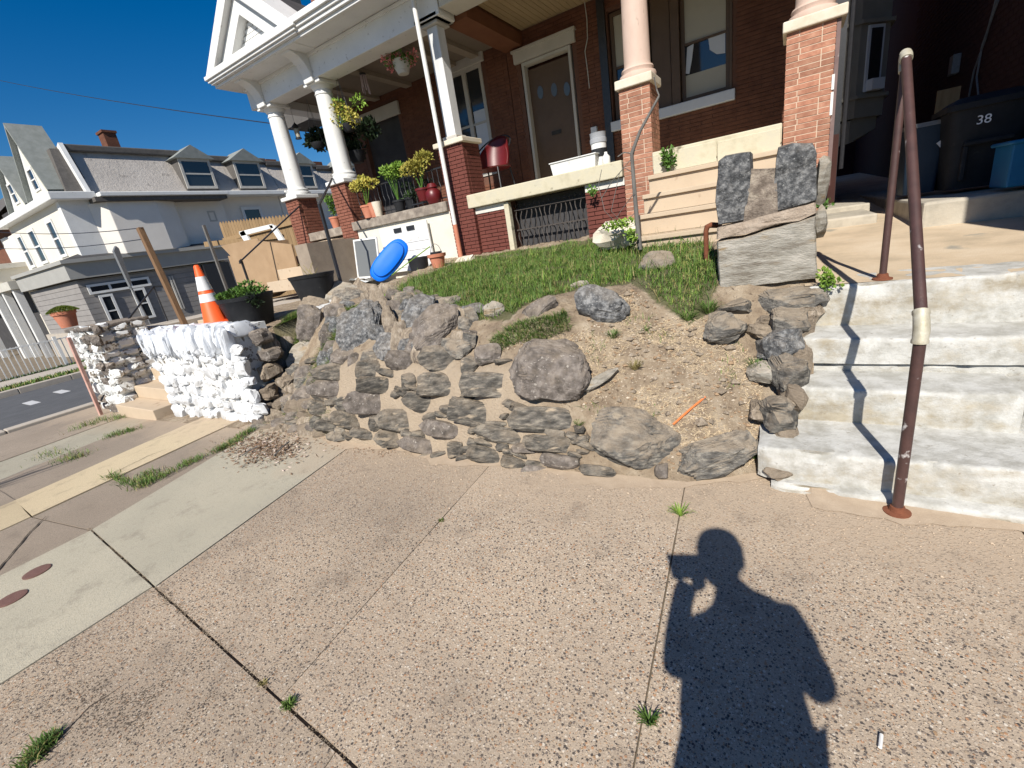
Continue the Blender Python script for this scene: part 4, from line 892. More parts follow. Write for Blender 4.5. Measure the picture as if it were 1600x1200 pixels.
# handrail
hr = thing('handrail', 'rusty dark brown pipe handrail beside the white steps with a worn coupling', 'handrail', (0.478, 2.3, 0.03))
B0 = Vector((0.478, 2.318, 0.0)); T0 = Vector((0.472, 2.318, 0.885)); B1 = Vector((0.494, 3.47, 0.888)); T1 = Vector((0.488, 3.47, 2.05))
mb = MB(); mb.tube([B0, T0 - Vector((0, 0, 0.02))], 0.0215, 16); obj('post', mb, MT['rust'], hr, smooth=True)
mb = MB(); mb.tube([B1, T1 - Vector((0, 0, 0.03))], 0.0185, 16); obj('post', mb, MT['rust'], hr, smooth=True)
rd_ = (T1 - T0).normalized()
mb = MB(); mb.tube([T0 + rd_ * 0.05, T1 - rd_ * 0.01], 0.0215, 16); obj('rail', mb, MT['rust'], hr, smooth=True)
cp = MB(); mid = T0 + Vector((0, 0, -0.005))
cp.tube([T0 + Vector((0, 0, -0.062)), T0 + Vector((0, 0, -0.05)), T0 + Vector((0, 0, -0.046)), T0 + Vector((0, 0, -0.01)), T0 + rd_ * 0.030, T0 + rd_ * 0.062, T0 + rd_ * 0.066, T0 + rd_ * 0.078], [0.029, 0.029, 0.0265, 0.0275, 0.0275, 0.0265, 0.029, 0.029], 18)
obj('coupling', cp, MT['zinc'], hr, smooth=True)
eb = MB(); eb.tube([T1 - rd_ * 0.035, T1 - rd_ * 0.005, T1 + rd_ * 0.012 + Vector((0, 0, 0.0)), T1 + Vector((0, 0.022, -0.012)), T1 + Vector((0, 0.012, -0.045)), T1 + Vector((0, 0, -0.075))], [0.028, 0.028, 0.027, 0.026, 0.025, 0.024], 16)
obj('elbow', eb, MT['zinc'], hr, smooth=True)
for p, r in ((B0 + Vector((0, 0, 0.004)), 0.052), (B1, 0.05)):
    mb = MB(); mb.lathe(p, [(r, 0), (r, 0.008), (r * 0.62, 0.014), (r * 0.52, 0.034), (0.022, 0.036), (0.0, 0.036)], 22)
    obj('flange', mb, MT['rustred'], hr, smooth=True)
# small weeds handled below

# ------------------------------------------------------------------ brickwork helpers
def brickfield(mb, x0, x1, z0, z1, y, course, length, holes=(), proud=0.008, face='y', gap=0.009, back=0.03):
    """bricks as real relief on a wall: face 'y' looks to -y at y; face 'x' looks to +x at x=y (x0..x1 then run along y)"""
    n = int(round((z1 - z0) / course)); cz = (z1 - z0) / n
    for i in range(n):
        za, zb = z0 + i * cz + gap / 2, z0 + (i + 1) * cz - gap / 2
        x = x0 - (length / 2 if i % 2 else 0)
        while x < x1 - 0.01:
            a, b = max(x, x0) + gap / 2, min(x + length, x1) - gap / 2; x += length
            if b - a < 0.02: continue
            segs = [(a, b)]
            for hx0, hx1, hz0, hz1 in holes:
                if zb > hz0 and za < hz1:
                    ns = []
                    for s, e in segs:
                        if e <= hx0 or s >= hx1: ns.append((s, e)); continue
                        if s < hx0 - 0.02: ns.append((s, hx0))
                        if e > hx1 + 0.02: ns.append((hx1, e))
                    segs = ns
            for s, e in segs:
                p = proud + random.uniform(-0.002, 0.002)
                if face == 'y': mb.box(s, e, y - p, y + back, za, zb)
                else: mb.box(y - back, y + p, s, e, za, zb)
def holed(mb, x0, x1, z0, z1, y0, y1, holes):
    """wall slab with rectangular openings, as butted boxes"""
    xs = sorted({x0, x1, *[h[0] for h in holes], *[h[1] for h in holes]}); xs = [x for x in xs if x0 <= x <= x1]
    for a, b in zip(xs[:-1], xs[1:]):
        hs = sorted([(h[2], h[3]) for h in holes if h[0] <= a + 1e-6 and h[1] >= b - 1e-6]); z = z0
        for c, d in hs:
            if c > z: mb.box(a, b, y0, y1, z, c)
            z = d
        if z < z1: mb.box(a, b, y0, y1, z, z1)

_bm = {}
def brick_obj(parent, x0, x1, y0, y1, z0, z1, mat):
    """single brick; alike bricks share one mesh"""
    k = (round(x1 - x0, 3), round(y1 - y0, 3), round(z1 - z0, 3), mat.name)
    if k not in _bm:
        mb = MB(); hx, hy, hz_ = (x1 - x0) / 2, (y1 - y0) / 2, (z1 - z0) / 2; c = min(0.004, hy * 0.3)
        mb.box(-hx, hx, -hy, hy, -hz_, hz_)
        me = mb.mesh('brick'); me.materials.append(mat); _bm[k] = me
    o = bpy.data.objects.new('brick', _bm[k]); o.parent = parent
    o.location = Vector(((x0 + x1) / 2, (y0 + y1) / 2, (z0 + z1) / 2)) - wloc(parent); col.objects.link(o); return o

def brickpier(house, x0, x1, y0, y1, z0, z1, matb, matm, course=0.052, singles=('f', 'r'), g=0.009):
    core = MB(); core.box(x0 + 0.004, x1 - 0.004, y0 + 0.004, y1 - 0.004, z0, z1)
    pier = obj('pier', core, matm, house)
    n = int(round((z1 - z0) / course)); cz = (z1 - z0) / n; w = x1 - x0; d = y1 - y0
    rest = MB(); q = 0.07
    for i in range(n):
        za, zb = z0 + i * cz + g / 2, z0 + (i + 1) * cz - g / 2
        j = 0.27 if i % 2 else 0.0
        cutx = [0, 0.27 * w, 0.73 * w, w] if i % 2 else [0, 0.73 * w, w]
        if i % 4 == 2: cutx = [0, 0.30 * w, w]
        for a, b in zip(cutx[:-1], cutx[1:]):
            pz = random.choice((0.0, 0.0015, -0.0015))
            if 'f' in singles: brick_obj(pier, x0 + a + (g / 2 if a else 0), x0 + b - (g / 2 if b < w else 0), y0 + pz, y0 + q, za, zb, matb)
            else: rest.box(x0 + a + (g / 2 if a else 0), x0 + b - (g / 2 if b < w else 0), y0 + pz, y0 + q, za, zb)
        cuty = [q + g, q + (d - q) * (0.5 if i % 2 else 0.72), d]
        for a, b in zip(cuty[:-1], cuty[1:]):
            if 'r' in singles: brick_obj(pier, x1 - q, x1, y0 + a, y0 + b - (g if b < d else 0), za, zb, matb)
            elif 'r0' not in singles: rest.box(x1 - q, x1, y0 + a, y0 + b - (g if b < d else 0), za, zb)
            rest.box(x0, x0 + q, y0 + a, y0 + b - (g if b < d else 0), za, zb)
    o = obj('brick_side', rest, matb, pier); o['kind'] = 'stuff'
    return pier

def column_round(house, x, y, z0, z1, r0, r1, mat, matcap, plinth=0.20, name='column'):
    prof = [(r0 * 1.38, 0.0), (r0 * 1.42, 0.03), (r0 * 1.36, 0.055), (r0 * 1.18, 0.065), (r0 * 1.20, 0.085), (r0 * 1.24, 0.10), (r0 * 1.18, 0.118), (r0 * 1.04, 0.125), (r0 * 1.01, 0.15)]
    H = z1 - z0
    for k in range(9):
        t = k / 8; prof.append((r0 + (r1 - r0) * t ** 1.5, 0.16 + (H - 0.36) * t))
    prof += [(r1 * 1.08, H - 0.19), (r1 * 1.08, H - 0.175), (r1, H - 0.17), (r1, H - 0.12), (r1 * 1.12, H - 0.11), (r1 * 1.36, H - 0.06), (r1 * 1.36, H - 0.055)]
    mb = MB(); mb.lathe((x, y, z0), prof, 32); c = obj(name, mb, mat, house, smooth=True)
    mb = MB(); mb.box(x - r1 * 1.5, x + r1 * 1.5, y - r1 * 1.5, y + r1 * 1.5, z1 - 0.056, z1)
    obj('capital', mb, matcap, house, bevel=0.008)
    return c

def window_unit(house, x0, x1, z0, z1, y, frame, pane, fw=0.06, rails=1, mull=0, name='window', depth_=0.06, axis='y'):
    """frame with stiles, meeting rail and panes; axis 'y' faces -y, 'x' faces +x"""
    def B(mb, a, b, d0, d1, c, e):
        if axis == 'y': mb.box(a, b, y + d0, y + d1, c, e)
        else: mb.box(y - d1, y - d0, a, b, c, e)
    mb = MB()
    B(mb, x0, x0 + fw, 0, depth_, z0, z1); B(mb, x1 - fw, x1, 0, depth_, z0, z1); B(mb, x0 + fw, x1 - fw, 0, depth_, z0, z0 + fw); B(mb, x0 + fw, x1 - fw, 0, depth_, z1 - fw, z1)
    for k in range(rails):
        zc = z0 + (z1 - z0) * (k + 1) / (rails + 1); B(mb, x0 + fw, x1 - fw, 0.01, depth_ - 0.01, zc - fw * 0.3, zc + fw * 0.3)
    for k in range(mull):
        xc = x0 + (x1 - x0) * (k + 1) / (mull + 1); B(mb, xc - fw * 0.45, xc + fw * 0.45, 0.004, depth_ - 0.004, z0 + fw, z1 - fw)
    w = obj(name, mb, frame, house)
    g = MB(); B(g, x0 + fw * 0.6, x1 - fw * 0.6, depth_ * 0.6, depth_ * 0.6 + 0.006, z0 + fw * 0.6, z1 - fw * 0.6)
    obj('pane', g, pane, w)
    return w

FY, WY, SL = 6.0, 8.0, 2.13
# ================================================================== the brick house
H1 = thing('brick_house', 'orange-brown brick house with brick piers, shaded porch and brown front door', 'house', (-1.9, 7.0, 1.0))
holes1 = [(-4.03, -3.07, 2.13, 4.17), (-2.48, -0.76, 2.92, 4.40)]
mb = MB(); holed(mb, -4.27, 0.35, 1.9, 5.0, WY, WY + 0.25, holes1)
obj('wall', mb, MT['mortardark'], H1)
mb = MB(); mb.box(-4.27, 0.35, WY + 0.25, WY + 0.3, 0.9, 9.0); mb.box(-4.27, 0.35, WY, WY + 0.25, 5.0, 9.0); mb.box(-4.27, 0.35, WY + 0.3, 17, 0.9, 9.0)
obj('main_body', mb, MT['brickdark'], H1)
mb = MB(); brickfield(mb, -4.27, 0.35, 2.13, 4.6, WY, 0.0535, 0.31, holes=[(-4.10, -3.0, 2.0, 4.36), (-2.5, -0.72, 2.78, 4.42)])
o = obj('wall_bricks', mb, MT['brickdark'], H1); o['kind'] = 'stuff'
# porch floor, stone edge, basement front
mb = MB(); mb.box(-4.2, -1.80, FY - 0.02, WY, SL - 0.19, SL)
obj('porch_slab', mb, MT['slab'], H1, bevel=0.012)
mb = MB(); mb.box(-1.42, -0.10, 5.95, WY, SL - 0.19, SL + 0.0); mb.box(-1.80, -1.42, 6.42, WY, SL - 0.19, SL - 0.002); mb.box(-0.09, 0.33, 6.42, WY, SL - 0.19, SL - 0.002)
obj('porch_slab', mb, MT['slab'], H1, bevel=0.012)
mb = MB(); mb.box(-4.1, -3.56, FY + 0.12, FY + 0.35, 0.9, SL - 0.19); mb.box(-2.34, -1.8, FY + 0.12, FY + 0.35, 0.9, SL - 0.19); mb.box(-3.56, -2.34, FY + 0.145, FY + 0.35, 0.9, 1.2)
obj('basement_wall', mb, MT['mortardark'], H1)
mb = MB(); brickfield(mb, -4.12, -3.56, 1.05, 1.86, FY + 0.07, 0.0535, 0.22, back=0.08); brickfield(mb, -2.34, -1.80, 1.05, 1.86, FY + 0.07, 0.0535, 0.22, back=0.08)
o = obj('basement_bricks', mb, MT['brickred'], H1); o['kind'] = 'stuff'
MT['flake'] = painted('flaking_white_paint', (0.66, 0.63, 0.57), (0.20, 0.07, 0.045), 0.80, 22)
for xa in (-4.13, -2.33):
    mb = MB(); mb.box(xa, xa + 0.53, FY + 0.05, FY + 0.12, 1.845, 1.935); obj('painted_course', mb, MT['flake'], H1)
mb = MB(); mb.box(-3.60, -3.52, FY + 0.03, FY + 0.12, 1.15, 1.93); mb.box(-3.56, -2.3, FY - 0.01, FY + 0.14, 1.13, 1.20)
obj('grille_frame', mb, MT['slab'], H1, bevel=0.008)
mb = MB(); mb.box(-3.52, -2.34, FY + 0.30, FY + 0.34, 1.2, 1.93); obj('grille_recess', mb, MT['roofdark'], H1)
for i in range(15):          # curly iron bars of the basement window
    x = -3.47 + i * 0.079; pts = []
    for k in range(22):
        t = k / 21; pts.append((x + 0.016 * math.sin(t * 13 + i), FY + 0.16 + 0.012 * math.cos(t * 13), 1.22 + t * 0.60))
    b = MB(); b.tube(pts, 0.0075, 5); b.lathe((x, FY + 0.15, 1.83), [(0.0, 0), (0.014, 0.015), (0.0, 0.05)], 6)
    b.lathe((x, FY + 0.145, 1.50), [(0.0, 0), (0.013, 0.012), (0.0, 0.026)], 6)
    obj('grille_bar', b, MT['grillemetal'], H1)
b = MB(); b.box(-3.50, -2.36, FY + 0.150, FY + 0.17, 1.505, 1.525); b.box(-3.50, -2.36, FY + 0.150, FY + 0.17, 1.245, 1.26); b.box(-3.50, -2.36, FY + 0.150, FY + 0.17, 1.79, 1.805)
obj('grille_rail', b, MT['grillemetal'], H1)
# porch stairs: five treads painted tan
zt = [1.87, 1.665, 1.46, 1.25]; yt = [5.70, 5.42, 5.14, 4.86]
for k in range(4):
    mb = MB(); x0 = -1.415 - 0.0 * k
    zb = zt[k + 1] if k < 3 else 1.02
    mb.box(x0, -0.10, yt[k] + 0.02, (yt[k - 1] if k else 5.96) + 0.02, zb - 0.0, zt[k] - 0.045); mb.box(x0 - 0.005, -0.095, yt[k] - 0.012, (yt[k - 1] if k else 5.93) + 0.017, zt[k] - 0.045, zt[k])
    obj('porch_step', mb, MT['tanstep'], H1, bevel=0.006)
mb = MB(); mb.box(-1.41, -0.102, 5.975, 6.1, 1.85, SL - 0.19); obj('porch_riser', mb, MT['capstone'], H1)
mb = MB(); mb.box(-1.41, -0.72, 5.935, 5.95, 1.885, 2.10); mb.box(-0.71, -0.11, 5.925, 5.95, 1.88, 2.085); obj('edge_block', mb, MT['slab'], H1, bevel=0.012)
# piers with stone caps and round pinkish columns
p1 = brickpier(H1, -1.78, -1.42, FY - 0.005, FY + 0.40, 1.16, 2.87, MT['brick'], MT['mortar'])
p2 = brickpier(H1, -0.09, 0.31, FY - 0.005, FY + 0.40, 1.16, 2.905, MT['brick'], MT['mortar'], singles=('f',))
for x0, x1, z in ((-1.815, -1.385, 2.87), (-0.125, 0.39, 2.905)):
    mb = MB(); mb.box(x0, x1, FY - 0.045, FY + 0.43, z, z + 0.095); obj('pier_cap', mb, MT['capstone'], H1, bevel=0.012)
column_round(H1, -1.6, FY + 0.2, 2.965, 4.46, 0.150, 0.128, MT['pinkcol'], MT['capstone'])
column_round(H1, 0.12, FY + 0.2, 3.0, 4.46, 0.150, 0.128, MT['pinkcol'], MT['capstone'])
mb = MB(); mb.box(0.312, 0.345, FY + 0.0, FY + 0.42, 1.45, 2.90); obj('pier_render', mb, M('brown_pink_render', (0.15, 0.10, 0.095), (0.21, 0.15, 0.14), scale=6, rough=0.9, bump=0.4, spots=(0.5, 0.48, 0.46), spot_scale=9, spot_amt=0.1), H1)
for z0, z1 in ((2.32, 2.45), (2.10, 2.30)):
    mb = MB(); mb.box(0.30, 0.322, FY - 0.012, FY - 0.005, z0, z1); obj('paint_strip', mb, MT['white'], H1)
# side wall towards the alley
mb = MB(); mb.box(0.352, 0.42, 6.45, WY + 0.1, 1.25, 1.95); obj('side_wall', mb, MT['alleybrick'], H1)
# beam, ceiling of boards, roof
mb = MB(); mb.box(-4.1, 0.42, FY - 0.02, FY + 0.36, 4.46, 4.60); mb.box(-4.1, 0.42, FY - 0.72, FY + 0.36, 4.70, 4.78); mb.box(-4.1, 0.42, FY - 0.06, FY + 0.36, 4.60, 4.70)
obj('porch_beam', mb, MT['offwhite'], H1, bevel=0.01)
mb = MB(); mb.box(-4.2, 0.45, FY - 0.82, WY, 4.78, 4.95); obj('porch_roof', mb, MT['roofdark'], H1)
for i in range(50):
    x = -3.93 + i * 0.085
    if x + 0.08 > 0.4: break
    mb = MB(); mb.box(x, x + 0.079, FY + 0.36, WY, 4.62, 4.64); obj('ceiling_board', mb, MT['ceiling'], H1)
mb = MB(); mb.box(-4.02, 0.4, FY + 0.36, WY, 4.645, 4.70); mb.box(-4.0, -3.93, FY + 0.36, WY, 4.58, 4.645); obj('ceiling_backing', mb, MT['ceilgrey'], H1)
# front door
door = MB(); door.box(-3.955, -3.145, WY + 0.10, WY + 0.14, 2.15, 4.07)
dr_ = obj('door', door, MT['doorpaint'], H1)
for i, (cx, cz, w_, h_) in enumerate([(-3.76, 3.69, 0.085, 0.20), (-3.50, 3.66, 0.085, 0.20), (-3.27, 3.61, 0.085, 0.20)]):
    b = MB(); b.lathe((cx, WY + 0.10, cz), [(0.0, 0), (0.5, 0), (0.5, 0.008), (0, 0.008)], 14, axis=Matrix.Rotation(math.radians(90), 3, 'X'), sx=w_ * 1.3, sy=h_); obj('door_light', b, MT['glassblue'], dr_)
b = MB(); b.box(-3.63, -3.45, WY + 0.088, WY + 0.10, 2.99, 3.05); obj('mail_slot', b, M('dark_bronze', (0.05, 0.04, 0.03), scale=9, rough=0.4, metal=0.6), dr_)
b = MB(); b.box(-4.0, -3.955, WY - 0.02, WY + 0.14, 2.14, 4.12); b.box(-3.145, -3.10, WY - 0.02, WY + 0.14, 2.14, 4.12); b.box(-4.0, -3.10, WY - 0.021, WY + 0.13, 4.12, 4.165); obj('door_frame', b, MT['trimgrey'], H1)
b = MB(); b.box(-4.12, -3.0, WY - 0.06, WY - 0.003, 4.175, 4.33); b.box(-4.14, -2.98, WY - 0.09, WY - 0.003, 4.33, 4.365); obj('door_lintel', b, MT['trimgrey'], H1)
# triple window with pale sill
b = MB(); b.box(-2.52, -0.72, WY - 0.07, WY + 0.05, 2.775, 2.915); obj('window_sill', b, MT['sill'], H1, bevel=0.01)
for x0, x1 in ((-2.46, -1.98), (-1.44, -0.80)):
    w = window_unit(H1, x0, x1, 2.93, 4.38, WY + 0.06, MT['doorpaint'], MT['glassm'], fw=0.05)
    g = MB(); g.box(x0 + 0.05, x1 - 0.05, WY + 0.088, WY + 0.094, 3.66, 4.34); obj('blind', g, MT['blind'], w)
    g = MB(); g.box(x0 + 0.05, x1 - 0.05, WY + 0.088, WY + 0.094, 2.98, 3.27); obj('blind', g, MT['blind'], w)
g = MB(); g.add([(-1.39, WY + 0.087, 3.30), (-1.36, WY + 0.087, 3.62), (-1.27, WY + 0.087, 3.64), (-1.30, WY + 0.087, 3.45), (-1.34, WY + 0.087, 3.28)], [(0, 1, 2, 3, 4)]); obj('curtain', g, MT['sill'], w); g = MB(); g.add([(-1.06, WY + 0.087, 3.50), (-1.08, WY + 0.087, 3.66), (-0.86, WY + 0.087, 3.66), (-0.86, WY + 0.087, 3.40), (-0.97, WY + 0.087, 3.42)], [(0, 1, 2, 3, 4)])
obj('curtain', g, MT['sill'], w)
b = MB()
for x0, x1, d in ((-1.97, -1.86, 0.0), (-1.85, -1.58, 0.03), (-1.57, -1.45, 0.0), (-0.795, -0.76, 0)): b.box(x0, x1, WY - 0.015 + d, WY + 0.1, 2.92, 4.39)
obj('mullion', b, MT['doorpaint'], H1, bevel=0.006)
b = MB(); b.box(-2.62, -2.50, WY - 0.05, WY - 0.003, 2.3, 4.6); obj('dark_wall_strip', b, MT['blackmetal'], H1)  # dark upright strip left of the triple window
b = MB(); b.box(-2.86, -2.76, WY - 0.07, WY - 0.003, 2.72, 2.92); obj('junction_box', b, MT['sill'], H1, bevel=0.008)
pts = [onY(913, 0, WY - 0.03), onY(917, 30, WY - 0.03), onY(918, 60, WY - 0.03), onY(914, 80, WY - 0.03), onY(918, 110, WY - 0.03), onY(921, 138, WY - 0.03)]
b = MB(); b.tube(pts, 0.008, 6); o = single('hanging_wire', b, MT['trimgrey'], 'loose thin wire hanging down the brick wall right of the brown door', 'wire', pts[0])

# ================================================================== the neighbouring half with the white porch
H2 = thing('white_porch_house', 'attached house with white columns, white gabled porch roof and plants on the porch', 'house', (-6.4, 7.0, 1.0))
XL = -8.55
h2holes = [(-8.05, -6.95, 2.13, 4.2), (-5.62, -4.80, 2.6, 4.42)]
mb = MB(); holed(mb, XL, -4.28, 1.9, 5.0, WY, WY + 0.25, h2holes); obj('wall', mb, MT['mortardark'], H2)
mb = MB(); mb.box(XL, -4.28, WY + 0.3, 17, 0.9, 9.0); mb.box(XL, -4.28, WY, WY + 0.29, 5.0, 9.0); obj('main_body', mb, MT['brickdark'], H2)
mb = MB(); brickfield(mb, XL, -4.28, 2.13, 4.55, WY, 0.0535, 0.31, holes=[(-8.15, -6.9, 2.0, 4.4), (-5.75, -4.72, 2.5, 4.6)])
o = obj('wall_bricks', mb, MT['brickdark'], H2); o['kind'] = 'stuff'
b = MB(); b.box(-8.05, -6.95, WY + 0.12, WY + 0.16, 2.13, 4.2); d2 = obj('dark_door', b, MT['roofdark'], H2)
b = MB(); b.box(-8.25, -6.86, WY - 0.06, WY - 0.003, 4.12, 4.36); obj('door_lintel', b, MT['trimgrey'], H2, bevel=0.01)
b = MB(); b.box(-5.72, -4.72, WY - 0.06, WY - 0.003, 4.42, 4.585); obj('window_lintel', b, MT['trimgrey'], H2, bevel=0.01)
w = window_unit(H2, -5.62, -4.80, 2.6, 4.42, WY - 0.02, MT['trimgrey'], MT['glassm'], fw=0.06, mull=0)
g = MB(); g.box(-5.13, -4.87, WY + 0.008, WY + 0.013, 2.9, 3.72); obj('window_reflection', g, MT['sill'], w)  # pale blue sheet painting the reflection in the lower sash
g = MB(); g.box(-5.24, -5.16, WY - 0.025, WY + 0.04, 2.66, 4.36); obj('window_mullion', g, MT['trimgrey'], w)
# porch floor edge and cream front
b = MB(); b.box(-6.82, -4.60, FY - 0.03, WY, 1.97, 2.12); b.box(-8.6, -6.82, FY + 0.02, WY, 1.95, 2.10)
obj('porch_slab', b, M('rough_dirty_slab', (0.13, 0.11, 0.095), (0.26, 0.22, 0.18), (0.45, 0.40, 0.33), scale=9, rough=0.95, bump=0.8, bscale=25), H2, bevel=0.01)
b = MB(); b.box(-6.80, -4.58, FY + 0.02, FY + 0.3, 0.9, 1.97); obj('porch_front', b, MT['offwhite_c'] if 'offwhite_c' in MT else M('cream_stucco', (0.60, 0.56, 0.47), (0.70, 0.66, 0.58), scale=4, rough=0.85, bump=0.3), H2)
# porch steps on the left, tan
for k in range(4):
    b = MB(); zz = 1.90 - k * 0.19; yy = 5.75 - k * 0.28
    b.box(-8.25, -7.18, yy, yy + 0.30, zz - 0.19, zz); obj('porch_step', b, MT['tanstep'], H2, bevel=0.006)
b = MB(); b.box(-7.17, -6.84, 4.95, FY + 0.0, 0.9, 1.86); obj('stair_cheek', b, M('brown_cheek_wall', (0.22, 0.18, 0.14), (0.33, 0.27, 0.21), scale=5, rough=0.9, bump=0.3), H2)
# brick piers and columns
for x0, x1, z0, z1 in ((-8.57, -8.16, 1.3, 2.76), (-7.16, -6.76, 1.3, 2.79), (-4.58, -4.12, 1.2, 2.85)):
    c = MB(); c.box(x0 + 0.01, x1 - 0.01, FY + 0.01, FY + 0.42, z0, z1); pr = obj('pier', c, MT['mortardark'], H2)
    b = MB(); brickfield(b, x0, x1, z0, z1, FY, 0.0535, 0.2, back=0.06, proud=0.004); brickfield(b, FY + 0.06, FY + 0.43, z0, z1, x1, 0.0535, 0.2, face='x', back=0.06, proud=0.0)
    o = obj('pier_bricks', b, MT['brickred'] if x0 > -5 else MT['brickmid'], pr); o['kind'] = 'stuff'
    b = MB(); b.box(x0 - 0.05, x1 + 0.05, FY - 0.05, FY + 0.47, z1, z1 + 0.07); obj('pier_cap', b, MT['capstone'] if x0 > -5 else MT['white'], H2, bevel=0.012)
column_round(H2, -8.36, FY + 0.2, 2.83, 4.40, 0.168, 0.140, MT['white'], MT['white'])
column_round(H2, -6.94, FY + 0.2, 2.86, 4.40, 0.168, 0.140, MT['white'], MT['white'])
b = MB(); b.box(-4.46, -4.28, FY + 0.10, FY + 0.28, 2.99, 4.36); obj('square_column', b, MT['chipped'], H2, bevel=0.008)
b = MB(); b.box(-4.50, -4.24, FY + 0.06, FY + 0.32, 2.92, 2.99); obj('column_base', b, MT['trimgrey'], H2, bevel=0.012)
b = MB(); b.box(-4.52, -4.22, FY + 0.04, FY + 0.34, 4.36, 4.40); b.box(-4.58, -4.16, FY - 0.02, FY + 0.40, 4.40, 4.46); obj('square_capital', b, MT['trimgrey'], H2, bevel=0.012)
# entablature, soffit, gutter
b = MB(); b.box(-8.72, -4.12, FY - 0.02, FY + 0.34, 4.40, 4.72); b.box(-8.74, -4.12, FY - 0.045, FY + 0.0, 4.70, 4.75); b.box(-8.72, -8.40, FY + 0.34, WY, 4.42, 4.72)
obj('entablature', b, MT['white'], H2, bevel=0.008)
b = MB(); b.box(-8.95, -4.12, FY - 0.44, FY + 0.34, 4.755, 4.80); obj('soffit', b, MT['white'], H2, bevel=0.006)
b = MB()
for z0, z1, yy in ((4.80, 4.85, 5.52), (4.85, 4.90, 5.49), (4.90, 4.98, 5.45)): b.box(-6.45, -4.12, yy, 5.62, z0, z1)
gt = obj('gutter', b, MT['white'], H2, bevel=0.008)
b = MB(); b.add([(-8.9, 5.5, 4.98), (-4.12, 5.5, 4.98), (-4.12, 8.0, 5.9), (-8.9, 8.0, 5.9), (-8.9, 5.5, 4.93), (-4.12, 5.5, 4.93), (-4.12, 8.0, 5.8), (-8.9, 8.0, 5.8)], [(0, 1, 2, 3), (7, 6, 5, 4), (0, 3, 7, 4), (1, 5, 6, 2), (0, 4, 5, 1)]); obj('porch_roof', b, MT['roofdark'], H2)
b = MB(); b.box(-8.4, -4.12, FY + 0.34, WY, 4.56, 4.60); obj('ceiling', b, MT['ceilgrey'], H2)
for x in (-7.5, -6.6, -5.45, -4.95):
    b = MB(); b.box(x, x + 0.16, FY + 0.34, WY, 4.50, 4.56); obj('ceiling_beam', b, M('ceiling_batten', (0.26, 0.22, 0.17), (0.31, 0.265, 0.21), scale=4), H2)
b = MB(); b.box(-4.28, -3.93, FY + 0.36, WY, 4.40, 4.62); obj('party_beam', b, M('brown_party_beam', (0.13, 0.05, 0.025), (0.19, 0.08, 0.04), scale=4), H2)
# pediment over the steps
gx0, gx1, gy, gz0, ga_ = -8.98, -6.40, 5.46, 4.93, 5.98
gm = (gx0 + gx1) / 2
def tri(x0, x1, z0, za): return [(x0, 0, z0), (x1, 0, z0), ((x0 + x1) / 2, 0, za)]
def trifr(mb, o_, i_, ya, yb):
    """triangular frame between outer and inner triangles"""
    vs = [Vector((p[0], ya, p[2])) for p in o_] + [Vector((p[0], ya, p[2])) for p in i_] + [Vector((p[0], yb, p[2])) for p in o_] + [Vector((p[0], yb, p[2])) for p in i_]
    fs = []
    for k in range(3):
        n = (k + 1) % 3; fs += [(k, n, 3 + n, 3 + k), (6 + k, 9 + k, 9 + n, 6 + n), (k, 6 + k, 6 + n, n), (3 + k, 3 + n, 9 + n, 9 + k)]
    mb.add(vs, fs)
b = MB(); trifr(b, tri(gx0, gx1, gz0, ga_), tri(gx0 + 0.34, gx1 - 0.34, gz0 + 0.05, ga_ - 0.24), gy, gy + 0.7)
obj('raking_cornice', b, MT['white'], H2, bevel=0.01)
b = MB(); trifr(b, tri(gx0 + 0.35, gx1 - 0.35, gz0 + 0.055, ga_ - 0.25), tri(gx0 + 0.80, gx1 - 0.80, gz0 + 0.13, ga_ - 0.52), gy + 0.10, gy + 0.5)
obj('pediment_frame', b, MT['white'], H2, bevel=0.008)
b = MB(); b.prism([(p[0], gy + 0.26, p[2]) for p in tri(gx0 + 0.5, gx1 - 0.5, gz0 + 0.15, ga_ - 0.3)], (0, 0.05, 0)); obj('pediment_panel', b, MT['trimgrey'], H2)
for k in range(6):
    z = gz0 + 0.12 + k * 0.07; hw = (ga_ - 0.60 - z) / (ga_ - 0.72 - gz0) * (gm - gx0 - 0.85)
    if hw > 0.06:
        b = MB(); b.box(gm - hw, gm + hw, gy + 0.235, gy + 0.26, z, z + 0.06); obj('pediment_clapboard', b, MT['white'], H2)
b = MB()
for z0, z1, o_ in ((4.80, 4.83, 0.02), (4.83, 4.87, -0.01), (4.87, 4.93, -0.04)): b.box(gx0 + 0.01 + o_, gx1 - o_, gy + o_ + 0.02, gy + 0.6, z0, z1)
b.box(gx0 + 0.25, gx1 - 0.2, gy + 0.12, gy + 0.5, 4.745, 4.80)
obj('pediment_base', b, MT['white'], H2, bevel=0.008)
for x, w_ in ((-8.47, 0.22), (-7.05, 0.22)):
    b = MB(); prof = [(FY - 0.02, 4.752), (FY - 0.02, 4.36)]
    for q in range(9):
        t_ = q / 8; prof.append((FY - 0.06 - 0.30 * (1 - math.cos(t_ * math.pi / 2)), 4.36 + 0.36 * math.sin(t_ * math.pi / 2)))
    prof.append((FY - 0.37, 4.752))
    b.prism([(x, y_, z_) for y_, z_ in prof], (w_, 0, 0)); obj('bracket', b, MT['white'], H2, bevel=0.01)
b = MB(); b.prism([(gx0 + 0.03, gy + 0.34, gz0), (gx1 - 0.03, gy + 0.34, gz0), (gm, gy + 0.34, ga_ - 0.03)], (0, 2.3, 0)); obj('pediment_roof', b, MT['roofdark'], H2)
